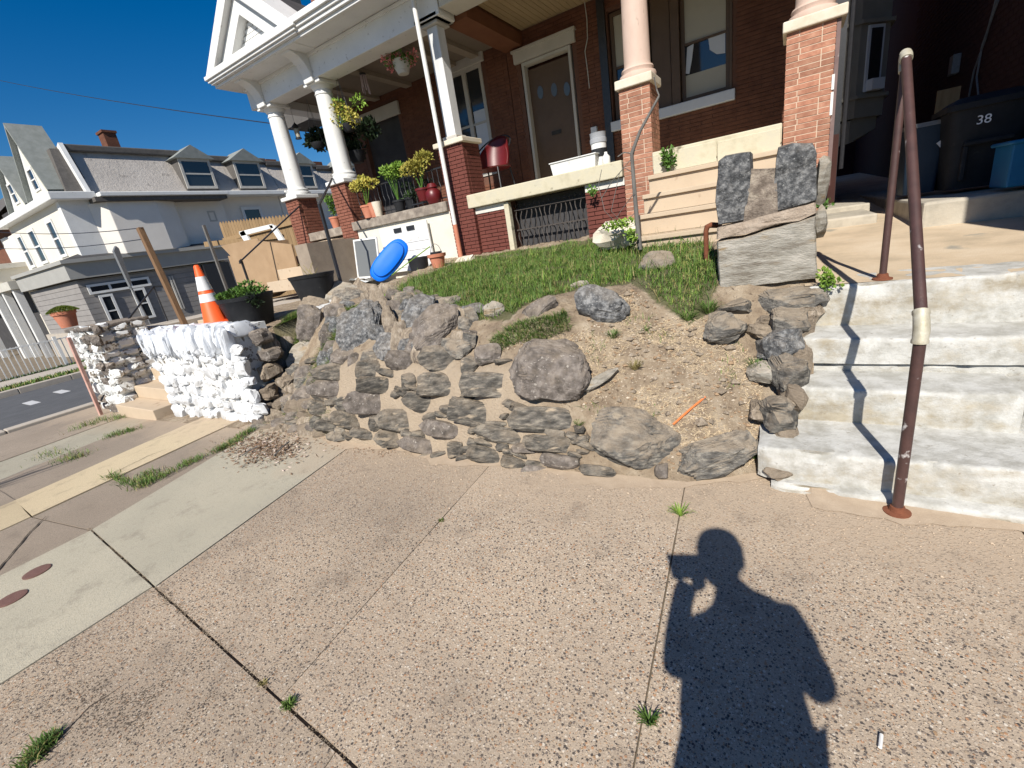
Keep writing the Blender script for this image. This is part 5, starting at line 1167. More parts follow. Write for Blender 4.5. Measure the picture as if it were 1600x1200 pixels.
# chimneys
for px0, px1, py0, y in ((490, 545, 18, 9.0), (392, 436, 12, 10.0)):
    a = onY(px0, py0, y); c = onY(px1, py0, y); b = MB(); b.box(a.x, c.x, y, y + 0.8, 5.5, a.z + 1.6); obj('chimney', b, MT['brickmid'] if y < 9.5 else MT['slate'], H2)
# downspout
ds = MB(); a, c = onY(641, -20, 5.86), onY(711, 352, 5.86); ds.tube([Vector((c.x, 5.86, 4.86)), Vector((c.x, 5.86, c.z))], 0.032, 12); obj('downspout', ds, MT['white'], H2, smooth=True)
b = MB(); b.tube([Vector((c.x, 5.86, c.z + 0.01)), Vector((c.x, 5.86, 1.2))], 0.036, 12); obj('downspout_boot', b, MT['terracotta'], H2, smooth=True)
b = MB(); b.box(-4.60, -4.585, FY - 0.02, FY + 0.02, 1.0, 1.95)

# ------------------------------------------------------------------ houses across the side road
FX = -26.0
def P(px, py, x=FX): return onX(px, py, x)
CH = thing('corner_house', 'grey stuccoed corner house with mansard, white gables and pale bay across the side road', 'house', (-28, 12, -0.9))
cy0 = 8.65
# ground storey with grey shingles, porch roof over it
Zc, Ze, Zr = 3.35, 5.75, 8.05
b = MB(); b.box(-40, FX - 0.4, cy0 + 0.1, 14.6, -1, Ze); obj('wall', b, MT['bayblock'], CH)
b = MB(); b.box(-33, FX - 0.02, 7.3, 13.6, -1, 2.45); lw = obj('porch_enclosure', b, MT['shingle'], CH)
for r in range(10):
    b = MB(); b.box(-32.9, FX + 0.02, 7.27, 13.6, 0.0 + r * 0.24, 0.225 + r * 0.24); obj('shingle_course', b, MT['shingle'], lw)
b = MB(); b.box(-33.2, FX + 0.25, 7.05, 13.8, 2.50, 3.15); b.box(-33.3, FX + 0.4, 6.95, 13.9, 3.15, 3.3); obj('porch_fascia', b, M('grey_fascia', (0.30, 0.295, 0.275), (0.37, 0.365, 0.34), scale=2), CH)
b = MB(); b.add([(FX + 0.4, 7.0, 3.3), (FX + 0.4, 13.9, 3.3), (FX - 1.2, 13.9, 3.75), (FX - 1.2, 8.6, 3.75)], [(0, 1, 2, 3)]); obj('porch_roof', b, MT['roofdark'], CH)
# windows of the porch enclosure
def wx(house, pix, rails=1, mull=0, x=FX, frame='white', pane='glassm', fw=0.1, d=0.06):
    (ax_, ay_), (bx_, by_) = pix; a, c = onX(ax_, ay_, x), onX(bx_, by_, x)
    return window_unit(house, min(a.y, c.y), max(a.y, c.y), min(a.z, c.z), max(a.z, c.z), x + d, MT[frame], MT[pane], fw=fw, rails=rails, mull=mull, axis='x', depth_=0.05)
wx(CH, [(133, 446), (232, 432)][0:1] + [(236, 446)], rails=0, mull=2, d=0.1)
wx(CH, [(152, 462), (196, 508)], rails=1, d=0.1); wx(CH, [(203, 452), (243, 495)], rails=1, mull=0, d=0.1)
wx(CH, [(262, 432), (288, 482)], rails=1, frame='trimgrey', d=0.1)
b = MB(); b.box(FX - 0.0, FX + 0.3, 12.3, 13.6, -0.5, 2.4); obj('dark_entry', b, MT['blackmetal'], CH)
# upper floor: bay on the long side, corner bay towards the street
b = MB(); b.prism([(FX - 0.4, 8.75, 3.3), (FX - 0.05, 8.8, 3.3), (FX + 0.45, 9.3, 3.3), (FX + 0.45, 11.2, 3.3), (FX + 0.1, 12.1, 3.3), (FX - 0.4, 12.5, 3.3)], (0, 0, 2.2)); obj('bay', b, MT['bayblock'], CH, bevel=0.02)
b = MB(); b.box(FX - 0.4, FX - 0.2, 12.3, 14.6, 3.4, 5.7); obj('upper_wall', b, MT['bayblock'], CH)
wx(CH, [(322, 330), (340, 346)], rails=0, x=FX - 0.25, fw=0.08, frame='trimgrey')
b = MB(); b.box(-34.0, FX - 0.1, 7.9, 8.85, 3.25, 5.65); cb = obj('corner_bay', b, MT['cream'], CH)
for x0, x1 in ((-28.6, -27.7), (-31.5, -30.5), (-33.4, -32.6)):
    window_unit(cb, x0, x1, 3.6, 5.2, 7.9 - 0.05, MT['white'], MT['glassm'], fw=0.12)
b = MB(); b.box(FX - 0.4, FX - 0.06, 7.86, 9.05, 3.2, 5.7); obj('corner_pilaster', b, MT['white'], CH)
b = MB(); b.box(-34.4, FX + 0.35, 7.55, 9.1, 5.65, 5.95); b.box(FX - 0.4, FX + 0.75, 9.1, 14.6, 5.68, 5.86); obj('eaves', b, MT['white'], CH, bevel=0.03)
b = MB(); b.box(FX - 0.38, FX + 0.65, 8.9, 14.5, 5.5, 5.68); obj('eaves_shade_strip', b, MT['slate'], CH)  # dark strip standing in for the shade under the eaves
# mansard with grey stucco, dark roll at the top
def mansard(house, ya, yb, xo=FX - 0.1, z0=5.95, z1=7.75, lean=0.75, mat='stucco', name='mansard'):
    b = MB(); b.add([(xo, ya, z0), (xo, yb, z0), (xo - lean, yb, z1), (xo - lean, ya, z1), (xo - 9, ya, z0), (xo - 9, yb, z0), (xo - 9, yb, z1), (xo - 9, ya, z1)],
                    [(0, 1, 2, 3), (0, 3, 7, 4), (1, 5, 6, 2), (3, 2, 6, 7), (4, 7, 6, 5)]); m_ = obj(name, b, MT[mat], house)
    b = MB(); b.box(xo - 9, xo - lean + 0.18, ya - 0.05, yb + 0.05, z1, z1 + 0.28); obj('roof_edge', b, MT['slate'], house, bevel=0.05)
    return m_
mansard(CH, 9.0, 14.6)
b = MB(); b.bar((FX - 0.02, 8.98, 5.9), (FX - 0.80, 8.98, 8.0), 0.16, 0.30, up=(1, 0, 0)); obj('white_corner_board', b, MT['white'], CH)
def dormer(house, yc, z0=6.0, w=1.55, h=1.5, x=FX + 0.02):
    b = MB(); b.box(x - 1.4, x - 0.05, yc - w / 2, yc + w / 2, z0, z0 + h); dm = obj('dormer', b, MT['slate'], house)
    window_unit(dm, yc - w / 2 + 0.02, yc + w / 2 - 0.02, z0 + 0.1, z0 + h, x, MT['trimgrey'], MT['glassm'], fw=0.12, axis='x')
    b = MB(); b.prism([(x + 0.15, yc - w / 2 - 0.2, z0 + h), (x + 0.15, yc + w / 2 + 0.2, z0 + h), (x + 0.15, yc, z0 + h + 0.62)], (-1.5, 0, 0)); obj('dormer_roof', b, MT['roofgreen'], dm)
    return dm
a = P(306, 270); dormer(CH, a.y + 0.1, z0=6.0)
# white gables facing the street
def gable(house, x0, x1, y, z0, z1, za):
    b = MB(); b.prism([(x0, y, z0), (x1, y, z0), (x1, y, z1), ((x0 + x1) / 2, y, za), (x0, y, z1)], (0, 0.25, 0)); g = obj('gable', b, MT['white'], house)
    b = MB(); b.prism([(x0 + 0.5, y - 0.05, z0), (x1 - 0.5, y - 0.05, z0), (x1 - 0.5, y - 0.05, z1 - 0.2), ((x0 + x1) / 2, y - 0.05, za - 0.8), (x0 + 0.5, y - 0.05, z1 - 0.2)], (0, 0.06, 0)); obj('gable_panel', b, MT['cream'], g)
    window_unit(g, (x0 + x1) / 2 - 0.35, (x0 + x1) / 2 + 0.35, z0 + 0.4, z0 + 1.3, y - 0.09, MT['white'], MT['glassm'], fw=0.08)
    xm = (x0 + x1) / 2; b = MB()
    for s in (x0 - 0.15, x1 + 0.15):
        b.add([(s, y - 0.2, z1 - 0.15), (xm, y - 0.2, za + 0.12), (xm, y + 1.0, za + 0.12), (s, y + 1.0, z1 - 0.15), (s, y - 0.2, z1 - 0.30), (xm, y - 0.2, za - 0.05), (xm, y + 1.0, za - 0.05), (s, y + 1.0, z1 - 0.30)], [(0, 1, 2, 3), (4, 7, 6, 5), (0, 4, 5, 1)])
    obj('gable_roof', b, MT['roofgreen'], g)
    b = MB(); b.add([(x1 + 0.0, y + 0.2, z0), (x1 + 0.0, y + 2.5, z0), (x1 + 0.0, y + 2.5, z1), (x1, y + 0.2, z1)], [(0, 1, 2, 3)]); obj('gable_cheek', b, MT['slate'], g)
gable(CH, -29.2, -26.5, 8.0, 5.95, 6.3, 8.85)
gable(CH, -32.4, -29.8, 8.0, 5.95, 6.3, 8.3)
b = MB(); b.add([(-26.9, 8.3, 5.95), (-26.12, 8.3, 5.95), (-26.85, 8.6, 7.85), (-28.2, 8.6, 7.85), (-26.9, 9.2, 5.95), (-26.12, 9.2, 5.95), (-26.85, 9.2, 7.85), (-28.2, 9.2, 7.85)], [(0, 1, 2, 3), (4, 7, 6, 5), (1, 5, 6, 2), (3, 2, 6, 7), (0, 3, 7, 4)]); obj('shingled_cheek', b, MT['slate'], CH)
b = MB(); a = P(188, 210); b.box(FX - 2.2, FX - 1.6, a.y + 0.0, a.y + 0.5, 8, 8.85); b.box(FX - 2.25, FX - 1.55, a.y - 0.05, a.y + 0.55, 8.85, 8.95); obj('chimney', b, MT['brickdark'], CH)
b = MB(); b.box(-33, FX + 0.1, 7.1, 7.3, -1.2, 0.25); obj('porch_base', b, MT['kerb'], CH)
# row houses going on behind
xs_row = [14.65, 18.2, 21.7, 25.4, 29.2, 33.2]
labs = ['first grey row house beyond the corner house, right of its dormer', 'second row house beyond the corner house, between the two white porch columns', 'third row house beyond the corner house, just left of the nearer white column', 'fourth row house beyond the corner house, seen through the porch', 'farthest row house of the terrace across the side road']
for i in range(5):
    ya, yb = xs_row[i], xs_row[i + 1]
    rh = thing('row_house', labs[i], 'house', (FX - 4, ya, -0.9), 'terrace of grey row houses across the side road')
    b = MB(); b.box(FX - 9, FX - 0.5, ya + 0.02, yb - 0.02, -1, 5.8); obj('wall', b, MT['bayblock'], rh)
    mansard(rh, ya + 0.02, yb - 0.02, z1=7.6 - 0.12 * i, mat='stucco')
    b = MB(); b.box(FX - 0.5, FX + 0.3, ya + 0.05, yb - 0.05, 5.72, 5.94); obj('eaves', b, MT['white'], rh, bevel=0.03)
    dormer(rh, (ya + yb) / 2 + 0.1)
    window_unit(rh, ya + 1.0, ya + 2.2, 3.7, 5.2, FX - 0.42, MT['white'], MT['glassm'], fw=0.16, axis='x')
    b = MB(); b.box(FX - 0.5, FX + 0.9, ya + 0.1, yb - 0.1, 2.6, 3.1); obj('porch_roof', b, MT['roofdark'], rh)
    b = MB(); b.box(FX - 3, FX - 2.2, ya + 1.1, ya + 1.8, 7.5, 8.2); obj('chimney', b, MT['brickdark'], rh)
# houses at the far left: brick house with cream and green porch, and a brick one behind
LH = thing('green_trim_house', 'cream house with green trim and white posts at the left edge', 'house', (-46, 8, -1))
b = MB(); b.box(-58, -38.5, 9, 18, -1, 6.3); obj('wall', b, MT['brickdark'], LH)
b = MB(); b.box(-58, -36.2, 6.6, 8.9, 3.15, 3.9); obj('porch_fascia', b, MT['cream'], LH)
b = MB(); b.box(-57.6, -37.0, 6.5, 6.58, 3.35, 3.75); obj('green_band', b, MT['greentrim'], LH)
b = MB(); b.box(-58, -36.0, 6.4, 8.9, 3.9, 4.15); obj('porch_cornice', b, MT['offwhite'], LH)
for x in (-57, -52, -47, -42, -37):
    b = MB(); b.box(x - 0.18, x + 0.18, 6.7, 7.0, -1, 3.15); obj('post', b, MT['white'], LH)
b = MB(); b.box(-58, -39, 8.6, 9.0, -1, 3.1); obj('dark_porch_interior', b, MT['roofdark'], LH)
for x in (-55, -50, -45, -41): window_unit(LH, x, x + 1.2, 4.4, 5.9, 8.93, MT['white'], MT['glassm'], fw=0.14)
b = MB(); b.add([(-58, 8.0, 6.3), (-38.4, 8.0, 6.3), (-38.4, 11, 9.0), (-58, 11, 9.0)], [(0, 1, 2, 3)]); b.box(-58, -38.4, 11, 18, 6.3, 9.0); obj('roof', b, MT['slate'], LH)
MH = thing('cream_porch_house', 'cream and red-brown house between the green-trimmed one and the corner house', 'house', (-36, 9, -1))
b = MB(); b.box(-38.4, -34.3, 8.9, 18, -1, 6.6); obj('wall', b, MT['brickdark'], MH)
b = MB(); b.box(-38.6, -33.5, 6.8, 9, 2.7, 3.1); obj('porch_roof', b, MT['offwhite'], MH)
b = MB(); b.box(-38.2, -33.6, 8.4, 8.8, -1, 2.7); obj('porch_wall', b, MT['cream'], MH)
for x in (-38.2, -36.0, -33.9): b = MB(); b.box(x - 0.15, x + 0.15, 6.9, 7.2, -1, 2.7); obj('post', b, MT['white'], MH)
window_unit(MH, -37.6, -36.6, 0.3, 2.0, 8.34, MT['white'], MT['glassm'], fw=0.12); window_unit(MH, -35.6, -34.6, 0.3, 2.0, 8.34, MT['white'], MT['glassm'], fw=0.12)
b = MB(); b.box(-38.4, -34.3, 8.9, 12, 6.6, 6.9); obj('roof', b, MT['roofdark'], MH)
# white iron fence round the corner garden
fe = thing('iron_fence', 'white iron picket fence round the corner garden across the side road', 'fence', (-23.6, 3, gz(-24)))
a, c = onX(0, 532, -22.0), onX(108, 514, -22.0)
FXX = -23.4; z0 = gz(-24) + 0.1; ztop = 0.42
for i in range(62):
    y = -2.0 + i * 0.15
    b = MB(); b.box(FXX - 0.013, FXX + 0.013, y, y + 0.026, z0, ztop); obj('picket', b, MT['white'], fe)
for z in (z0 + 0.12, ztop - 0.06):
    b = MB(); b.box(FXX - 0.02, FXX + 0.02, -2.0, 7.3, z, z + 0.04); obj('rail', b, MT['white'], fe)
for y in (-2, 0.4, 2.8, 5.2, 7.3):
    b = MB(); b.box(FXX - 0.05, FXX + 0.05, y - 0.05, y + 0.05, z0 - 0.1, ztop + 0.08); obj('post', b, MT['white'], fe)
# grass verge and hedge strip in front of the fence
def bladefield(name, n, fn, mats, hmin, hmax, wmin, wmax, lean=0.5, kind='stuff', seed=3, droop=0.35):
    r = np.random.default_rng(seed); V = []; F = []; k = 0
    random.seed(seed)
    for _ in range(n):
        q = fn()
        if q is None: continue
        x, y, z, nn = q; h = random.uniform(hmin, hmax); w = random.uniform(wmin, wmax); a = random.uniform(0, 6.283); l = random.uniform(0, lean)
        dx, dy = math.cos(a), math.sin(a); sx, sy = -dy * w / 2, dx * w / 2
        ux, uy, uz = nn[0] + dx * l, nn[1] + dy * l, nn[2]
        V += [(x - sx, y - sy, z), (x + sx, y + sy, z), (x + ux * h * .55 + sx * .8, y + uy * h * .55 + sy * .8, z + uz * h * .55), (x + ux * h * .55 - sx * .8, y + uy * h * .55 - sy * .8, z + uz * h * .55),
              (x + ux * h + dx * h * droop * l, y + uy * h + dy * h * droop * l, z + uz * h * (1 - 0.25 * l))]
        F += [(k, k + 1, k + 2, k + 3), (k + 3, k + 2, k + 4)]; k += 5
    me = bpy.data.meshes.new(name); me.from_pydata(V, [], F)
    for m_ in mats: me.materials.append(m_)
    if len(mats) > 1:
        pr = [0.72] + [0.28 / (len(mats) - 1)] * (len(mats) - 1)
        idx = np.repeat(r.choice(len(mats), size=len(F) // 2, p=pr), 2); me.polygons.foreach_set('material_index', idx.astype(np.int32))
    o = bpy.data.objects.new(name, me); col.objects.link(o)
    if kind: o['kind'] = kind
    return o
bladefield('verge_grass', 9000, lambda: (random.uniform(-20.3, -19.4), random.uniform(-4, 12), gz(-20) + 0.08, (0, 0, 1)), [MT['grass'], MT['grassdry']], 0.06, 0.16, 0.02, 0.04, seed=11)
bladefield('hedge_strip', 5000, lambda: (random.uniform(-23.3, -22.9), random.uniform(-2, 8), gz(-23) + 0.1, (0, 0, 1)), [MT['darkleaf'], MT['leaf']], 0.05, 0.2, 0.03, 0.06, seed=12)

# ------------------------------------------------------------------ alley on the right: bay, next house, bins
bw = thing('side_bay', 'dim cream bay window hanging over the alley behind the right brick pier', 'bay window', (0.7, 9.2, 1.9))
b = MB(); b.prism([(0.36, 8.9, 2.28), (0.74, 8.9, 2.28), (1.10, 9.25, 2.28), (1.10, 10.6, 2.28), (0.36, 10.9, 2.28)], (0, 0, 2.6)); obj('wall', b, MT['cream_dim'] if 'cream_dim' in MT else M('dim_cream_paint', (0.20, 0.19, 0.165), (0.26, 0.25, 0.22), scale=3, rough=0.8, bump=0.1), bw)  # cream dimmed in the colour for the shaded alley
b = MB(); b.prism([(0.36, 8.92, 1.93), (0.70, 8.92, 1.96), (1.04, 9.27, 2.12), (1.02, 10.5, 2.1), (0.36, 10.8, 1.93)], (0, 0, 0.3)); obj('skirt', b, _m.get('dim_cream_paint'), bw)
for z in (2.52, 3.42):
    b = MB(); b.prism([(0.36, 8.86, z), (0.76, 8.86, z), (1.15, 9.22, z), (1.15, 10.6, z), (0.36, 10.9, z)], (0, 0, 0.045)); obj('moulding', b, _m.get('dim_cream_paint'), bw)
dgl = Vector((0.36, 0.35, 0)).normalized(); nn_ = Vector((dgl.y, -dgl.x, 0)); cc = Vector((0.92, 9.075, 3.0)) + nn_ * 0.012
b = MB(); b.obox(cc, (dgl, nn_, Vector((0, 0, 1))), (0.135, 0.012, 0.40)); wb = obj('window', b, MT['sill'], bw)
b = MB(); b.obox(cc + nn_ * 0.014, (dgl, nn_, Vector((0, 0, 1))), (0.095, 0.006, 0.36)); obj('pane', b, MT['blackmetal'], wb)
b = MB(); b.obox(cc + nn_ * 0.05 + Vector((0, 0, -0.33)), (dgl, nn_, Vector((0, 0, 1))), (0.11, 0.05, 0.07)); obj('window_box', b, MT['sill'], wb)
b = MB(); b.box(0.40, 0.55, 8.4, 8.5, 1.2, 4.6); obj('corner_board', b, MT['blackmetal'], bw)
b = MB(); b.tube([(0.47, 6.62, 1.6), (0.47, 6.62, 4.6)], 0.022, 8); obj('drain_pipe', b, MT['blackmetal'], bw)
H3 = thing('alley_house', 'shaded dark red brick side wall of the next house behind the bins', 'house', (4, 8, 0.9))
H3X = 1.95
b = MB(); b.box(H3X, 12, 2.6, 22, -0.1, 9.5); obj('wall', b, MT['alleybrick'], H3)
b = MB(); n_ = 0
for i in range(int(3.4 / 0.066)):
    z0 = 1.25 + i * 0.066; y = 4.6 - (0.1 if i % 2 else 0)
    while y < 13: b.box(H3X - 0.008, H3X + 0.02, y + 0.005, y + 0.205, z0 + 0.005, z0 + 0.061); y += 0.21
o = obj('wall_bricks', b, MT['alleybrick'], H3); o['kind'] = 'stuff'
b = MB(); b.box(H3X - 0.10, H3X - 0.012, 9.5, 9.68, 2.62, 2.86); obj('meter_box', b, MT['greymetal'], H3, bevel=0.01)
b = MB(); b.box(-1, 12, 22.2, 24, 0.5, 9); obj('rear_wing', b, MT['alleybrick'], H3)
for k, (pts) in enumerate([[(1556, 0), (1540, 60), (1522, 110), (1511, 165)], [(1560, 0), (1535, 70), (1526, 120), (1530, 163)]]):
    q = [onX(px, py, H3X - 0.04) for px, py in pts]; b = MB(); b.tube(q, 0.010, 6); obj('cable', b, MT['greymetal'], H3)
# black bin with numbers
bn = thing('wheelie_bin', 'big black wheeled bin with white painted numbers 38 in the shaded alley', 'bin', (1.55, 6.6, 1.21))
def taper(mb, c, w0, d0, w1, d1, z0, z1, n=5, r=0.08):
    def ring(w, d, z):
        pts = []
        for sx, sy, a0 in ((1, -1, -90), (1, 1, 0), (-1, 1, 90), (-1, -1, 180)):
            for k in range(n):
                a = math.radians(a0 + 90 * k / (n - 1)); pts.append((c[0] + sx * (w / 2 - r) + r * math.cos(a), c[1] + sy * (d / 2 - r) + r * math.sin(a), z))
        return pts
    A, B_ = ring(w0, d0, z0), ring(w1, d1, z1); m_ = len(A)
    mb.add(A + B_, [(i, (i + 1) % m_, m_ + (i + 1) % m_, m_ + i) for i in range(m_)] + [tuple(range(m_))[::-1], tuple(range(m_, 2 * m_))])
b = MB(); taper(b, (1.55, 6.6), 0.46, 0.52, 0.58, 0.66, 1.22, 1.92); obj('bin_body', b, MT['blackplastic'], bn, smooth=True)
b = MB(); taper(b, (1.55, 6.6), 0.63, 0.72, 0.63, 0.72, 1.92, 1.97); taper(b, (1.55, 6.62), 0.60, 0.68, 0.42, 0.5, 1.97, 2.03); obj('lid', b, MT['blackplastic'], bn, smooth=True)
b = MB(); b.box(1.38, 1.72, 6.23, 6.27, 1.60, 1.64); b.box(1.38, 1.42, 6.24, 6.3, 1.3, 1.60); obj('grab_rail', b, MT['blackplastic'], bn, bevel=0.01)
for x in (1.30, 1.80):
    b = MB(); b.lathe((x, 6.90, 1.31), [(0.0, -0.02), (0.10, -0.02), (0.10, 0.02), (0.0, 0.02)], 18, axis=Matrix.Rotation(math.radians(90), 3, 'Y')); obj('wheel', b, MT['blackplastic'], bn)
cu = bpy.data.curves.new('numbers', 'FONT'); cu.body = '38'; cu.size = 0.105; cu.extrude = 0.002; cu.align_x = 'CENTER'
to = bpy.data.objects.new('numbers_src', cu); col.objects.link(to); bpy.context.view_layer.update()
tm = bpy.data.meshes.new_from_object(to); bpy.data.objects.remove(to, do_unlink=True)
a = onY(1538, 184, 6.262)
tm.transform(Matrix.Translation((a.x, 6.262, a.z - 0.045)) @ Matrix.Rotation(math.radians(90), 4, 'X')); obj('numbers', tm, M('bright_white_paint', (0.8, 0.8, 0.8), scale=5), bn)
b2 = thing('recycling_bin', 'dark blue recycling bin with pale markings left of the black bin', 'bin', (1.17, 6.85, 1.21))
b = MB(); taper(b, (1.17, 6.85), 0.26, 0.4, 0.32, 0.46, 1.22, 1.86, r=0.04); obj('bin_body', b, M('navy_plastic', (0.012, 0.025, 0.045), (0.018, 0.035, 0.06), scale=5, rough=0.5), b2, smooth=True)
b = MB(); taper(b, (1.17, 6.85), 0.34, 0.48, 0.33, 0.47, 1.86, 1.90, r=0.04); obj('lid', b, MT['greymetal'], b2, smooth=True)
for k, (px, py) in enumerate([(1484, 188), (1490, 196), (1476, 228)]):
    a = onY(px, py, 6.60); b = MB(); b.obox(a, (Vector((0.8, 0, 0.6)), Vector((0, 1, 0)), Vector((-0.6, 0, 0.8))), (0.06 if k < 2 else 0.03, 0.006, 0.014 if k < 2 else 0.07)); obj('marking', b, MT['sill'], b2)
b3 = MB(); c3 = onY(1600, 262, 5.55)
b3.box(c3.x - 0.10, c3.x + 0.42, 5.5, 5.9, 1.215, 1.55); taper(b3, (c3.x + 0.15, 5.7), 0.56, 0.46, 0.56, 0.46, 1.54, 1.57, r=0.03)
single('blue_bucket_bin', b3, MT['binblue'], 'bright blue plastic recycling tub at the right edge beside the black bin', 'recycling tub', (c3.x + 0.15, 5.7, 1.21), bevel=0.012)
pw = MB(); a = onY(1480, 150, 8.5)
pw.box(a.x - 0.1, a.x + 0.12, 8.5, 8.52, 1.5, 2.35); single('plywood_offcut', pw, MT['wood'], 'dim brown board standing in the alley behind the bins', 'board', (a.x, 8.5, 1.5))

MT['paintcope'] = painted('streaky_white_painted_coping', (0.70, 0.73, 0.77), (0.20, 0.205, 0.21), 0.68, 12, bump=0.4, stretch=(1.6, 1, 0.45), dirt=(0.50, 0.53, 0.57))
# ------------------------------------------------------------------ white painted stone wall and what stands round it
ww = thing('painted_stone_wall', 'thickly white-painted rubble stone wall with upright coping stones beside the neighbour\'s steps', 'stone wall', (-5.9, 2.5, 0))
XA, XB = -7.0, -4.93
zt_ = gz(-6.5)
b = MB(); b.box(XA + 0.10, XB - 0.05, 2.325, 2.80, -0.15, 1.00); b.box(XA + 0.08, XA + 0.45, 2.6, 3.9, -0.15, 0.95)
obj('wall_core', b, MT['paintworn'], ww)
sd = 2000
def wallstone(parent, x, z, w, h, y, mat, d=0.06, n=(0, -1, 0), sub=2, boxy=0.5, rough=0.1):
    global sd; sd += 1
    nn = Vector(n).normalized(); u = nn.cross(Vector((0, 0, 1))).normalized(); u = -u; a = random.uniform(-0.12, 0.12); v = Vector((0, 0, 1))
    u2 = u * math.cos(a) + v * math.sin(a); v2 = v * math.cos(a) - u * math.sin(a)
    obj('stone', stone_mesh(Vector((x, y, z)), (u2, v2, nn), (w / 2 * 1.10, h / 2 * 1.12, d), seed=sd, boxy=boxy, sub=sub, rough=rough), mat, parent)
z = -0.06
while z < 0.74:
    h = random.uniform(0.085, 0.15); x = XA + random.uniform(0, 0.1) + 0.10 * max(0, 0.5 - z)
    xe = XB + 0.10 * (0.8 - z)
    while x < xe:
        w = random.uniform(0.10, 0.24); wallstone(ww, x + w / 2, z + h / 2 + random.uniform(-0.03, 0.03), w, h * random.uniform(0.85, 1.2), 2.36 - 0.06 * (0.75 - z) + random.uniform(-0.02, 0.025), MT['paintstone'], sub=3, rough=0.2, boxy=0.42); x += w + 0.006
    z += h + 0.004
x = XA + 0.02
while x < XB - 0.02:
    w = random.uniform(0.07, 0.125); hh = random.uniform(0.26, 0.36)
    wallstone(ww, x + w / 2, 0.90 + random.uniform(-0.03, 0.03), w, hh, 2.33 + random.uniform(-0.03, 0.03), MT['paintcope'], d=0.085, sub=4, boxy=0.34, rough=0.16)
    wallstone(ww, x + w / 2, 0.98, w, 0.16, 2.52, MT['paintcope'], d=0.16, sub=2, boxy=0.5, rough=0.16); x += w * 0.93
for yy in np.arange(2.5, 3.8, 0.2):      # return along the neighbour's steps
    for zz in (0.0, 0.2, 0.4, 0.6, 0.84): wallstone(ww, XA + 0.08, zz, 0.2, 0.19, yy + random.uniform(-0.02, 0.02), MT['paintstone'], n=(-1, 0, 0))
# second pier beyond the steps
w2 = thing('painted_stone_pier', 'worn white-painted stone pier beyond the tan steps, carrying the terracotta pot', 'stone pier', (-8.75, 2.5, gz(-8.7)))
XA2, XB2 = -9.25, -8.30; g2 = gz(-8.8)
b = MB(); b.box(XA2 + 0.06, XB2 - 0.05, 2.26, 2.9, g2 - 0.1, 1.12); obj('wall_core', b, MT['paintworn'], w2)
z = g2
while z < 1.08:
    h = random.uniform(0.10, 0.16); x = XA2
    while x < XB2:
        w = random.uniform(0.13, 0.26); wallstone(w2, x + w / 2, z + h / 2 + random.uniform(-.03, .03), w, h * random.uniform(0.8, 1.2), 2.25 + random.uniform(-.02, .03), MT['paintworn'] if random.random() < 0.72 else MT['schistbrown'], d=0.06, sub=3, rough=0.2, boxy=0.38); x += w + 0.012
    yy = 2.35
    while yy < 2.9: wallstone(w2, XB2 - 0.02, z + h / 2 + random.uniform(-.03, .03), 0.2, h * random.uniform(0.8, 1.15), yy, MT['paintworn'], n=(1, 0, 0), sub=3, rough=0.2, boxy=0.38); yy += 0.21
    z += h + 0.01
b = MB(); b.box(XA2 - 0.02, XB2 + 0.02, 2.2, 2.95, 1.12, 1.17); obj('pier_cap', b, MT['schistbrown'], w2, bevel=0.015)
# earth terrace behind that pier, with the wall along the side road
b = MB(); b.box(-9.22, -8.32, 2.92, 7.9, gz(-9) - 0.1, 0.98); b.box(-8.3, -7.02, 3.9, 7.9, -0.2, 0.955)
tag(obj('terrace', b, MT['kerb']), kind='structure')
# tan steps between the two painted walls
ns = thing('tan_steps', 'tan painted steps rising between the white-painted wall and pier', 'steps', (-7.65, 2.2, gz(-7.6)))
for k in range(6):
    b = MB(); z1 = gz(-7.6) + 0.18 * (k + 1) - 0.02; b.box(-8.29, -7.03, 2.12 + 0.29 * k, 2.43 + 0.29 * k if k < 5 else 3.91, z1 - 0.18, z1); obj('step', b, MT['tanstep'], ns, bevel=0.01)
# black rail of those steps
br = thing('step_railing', 'thin black bent handrail beside the tan steps', 'railing', tuple(onY(224, 592, 2.62)))
p0, p1 = onY(224, 592, 2.62), onY(187, 514, 2.62); p1 = Vector((p0.x, 2.62, p1.z))
q1 = onY(240, 448, 3.5); q2 = onY(262, 445, 3.62)
b = MB(); b.tube([p0, p1], 0.014, 8); obj('post', b, MT['blackmetal'], br)
b = MB(); b.tube([p1, q1, q2], 0.014, 8); obj('rail', b, MT['blackmetal'], br)
b = MB(); b.tube([Vector((q1.x, q1.y, 0.9)), q1], 0.012, 8); obj('post', b, MT['blackmetal'], br)

# terracotta pot with moss on the pier
pc = onY(118, 528, 2.45); pz = 1.172
rr_ = 0.155
pot = thing('moss_pot', 'terracotta pot with a low green mossy mound on top of the painted stone pier', 'plant pot', (pc.x, 2.45, pz))
b = MB(); b.lathe((pc.x, 2.45, pz), [(rr_ * 0.68, 0), (rr_ * 0.92, 0.20), (rr_ * 1.02, 0.205), (rr_ * 1.05, 0.26), (rr_ * 0.95, 0.262), (rr_ * 0.9, 0.24), (0, 0.24)], 28); obj('pot', b, MT['terracotta'], pot, smooth=True)
b = MB(); random.seed(5)
for _ in range(1400):
    a = random.uniform(0, 6.28); r = rr_ * 1.25 * math.sqrt(random.random()); h = 0.085 * (1 - (r / (rr_ * 1.25)) ** 2); d = Vector((math.cos(a) * r * 2.0, math.sin(a) * r * 2.0, 0.6 + random.uniform(-.2, .3)))
    b.leaf((pc.x + math.cos(a) * r, 2.45 + math.sin(a) * r, pz + 0.24 + h), d, 0.012, 0.028)
o = obj('moss', b, MT['moss'], pot); o['kind'] = 'stuff'
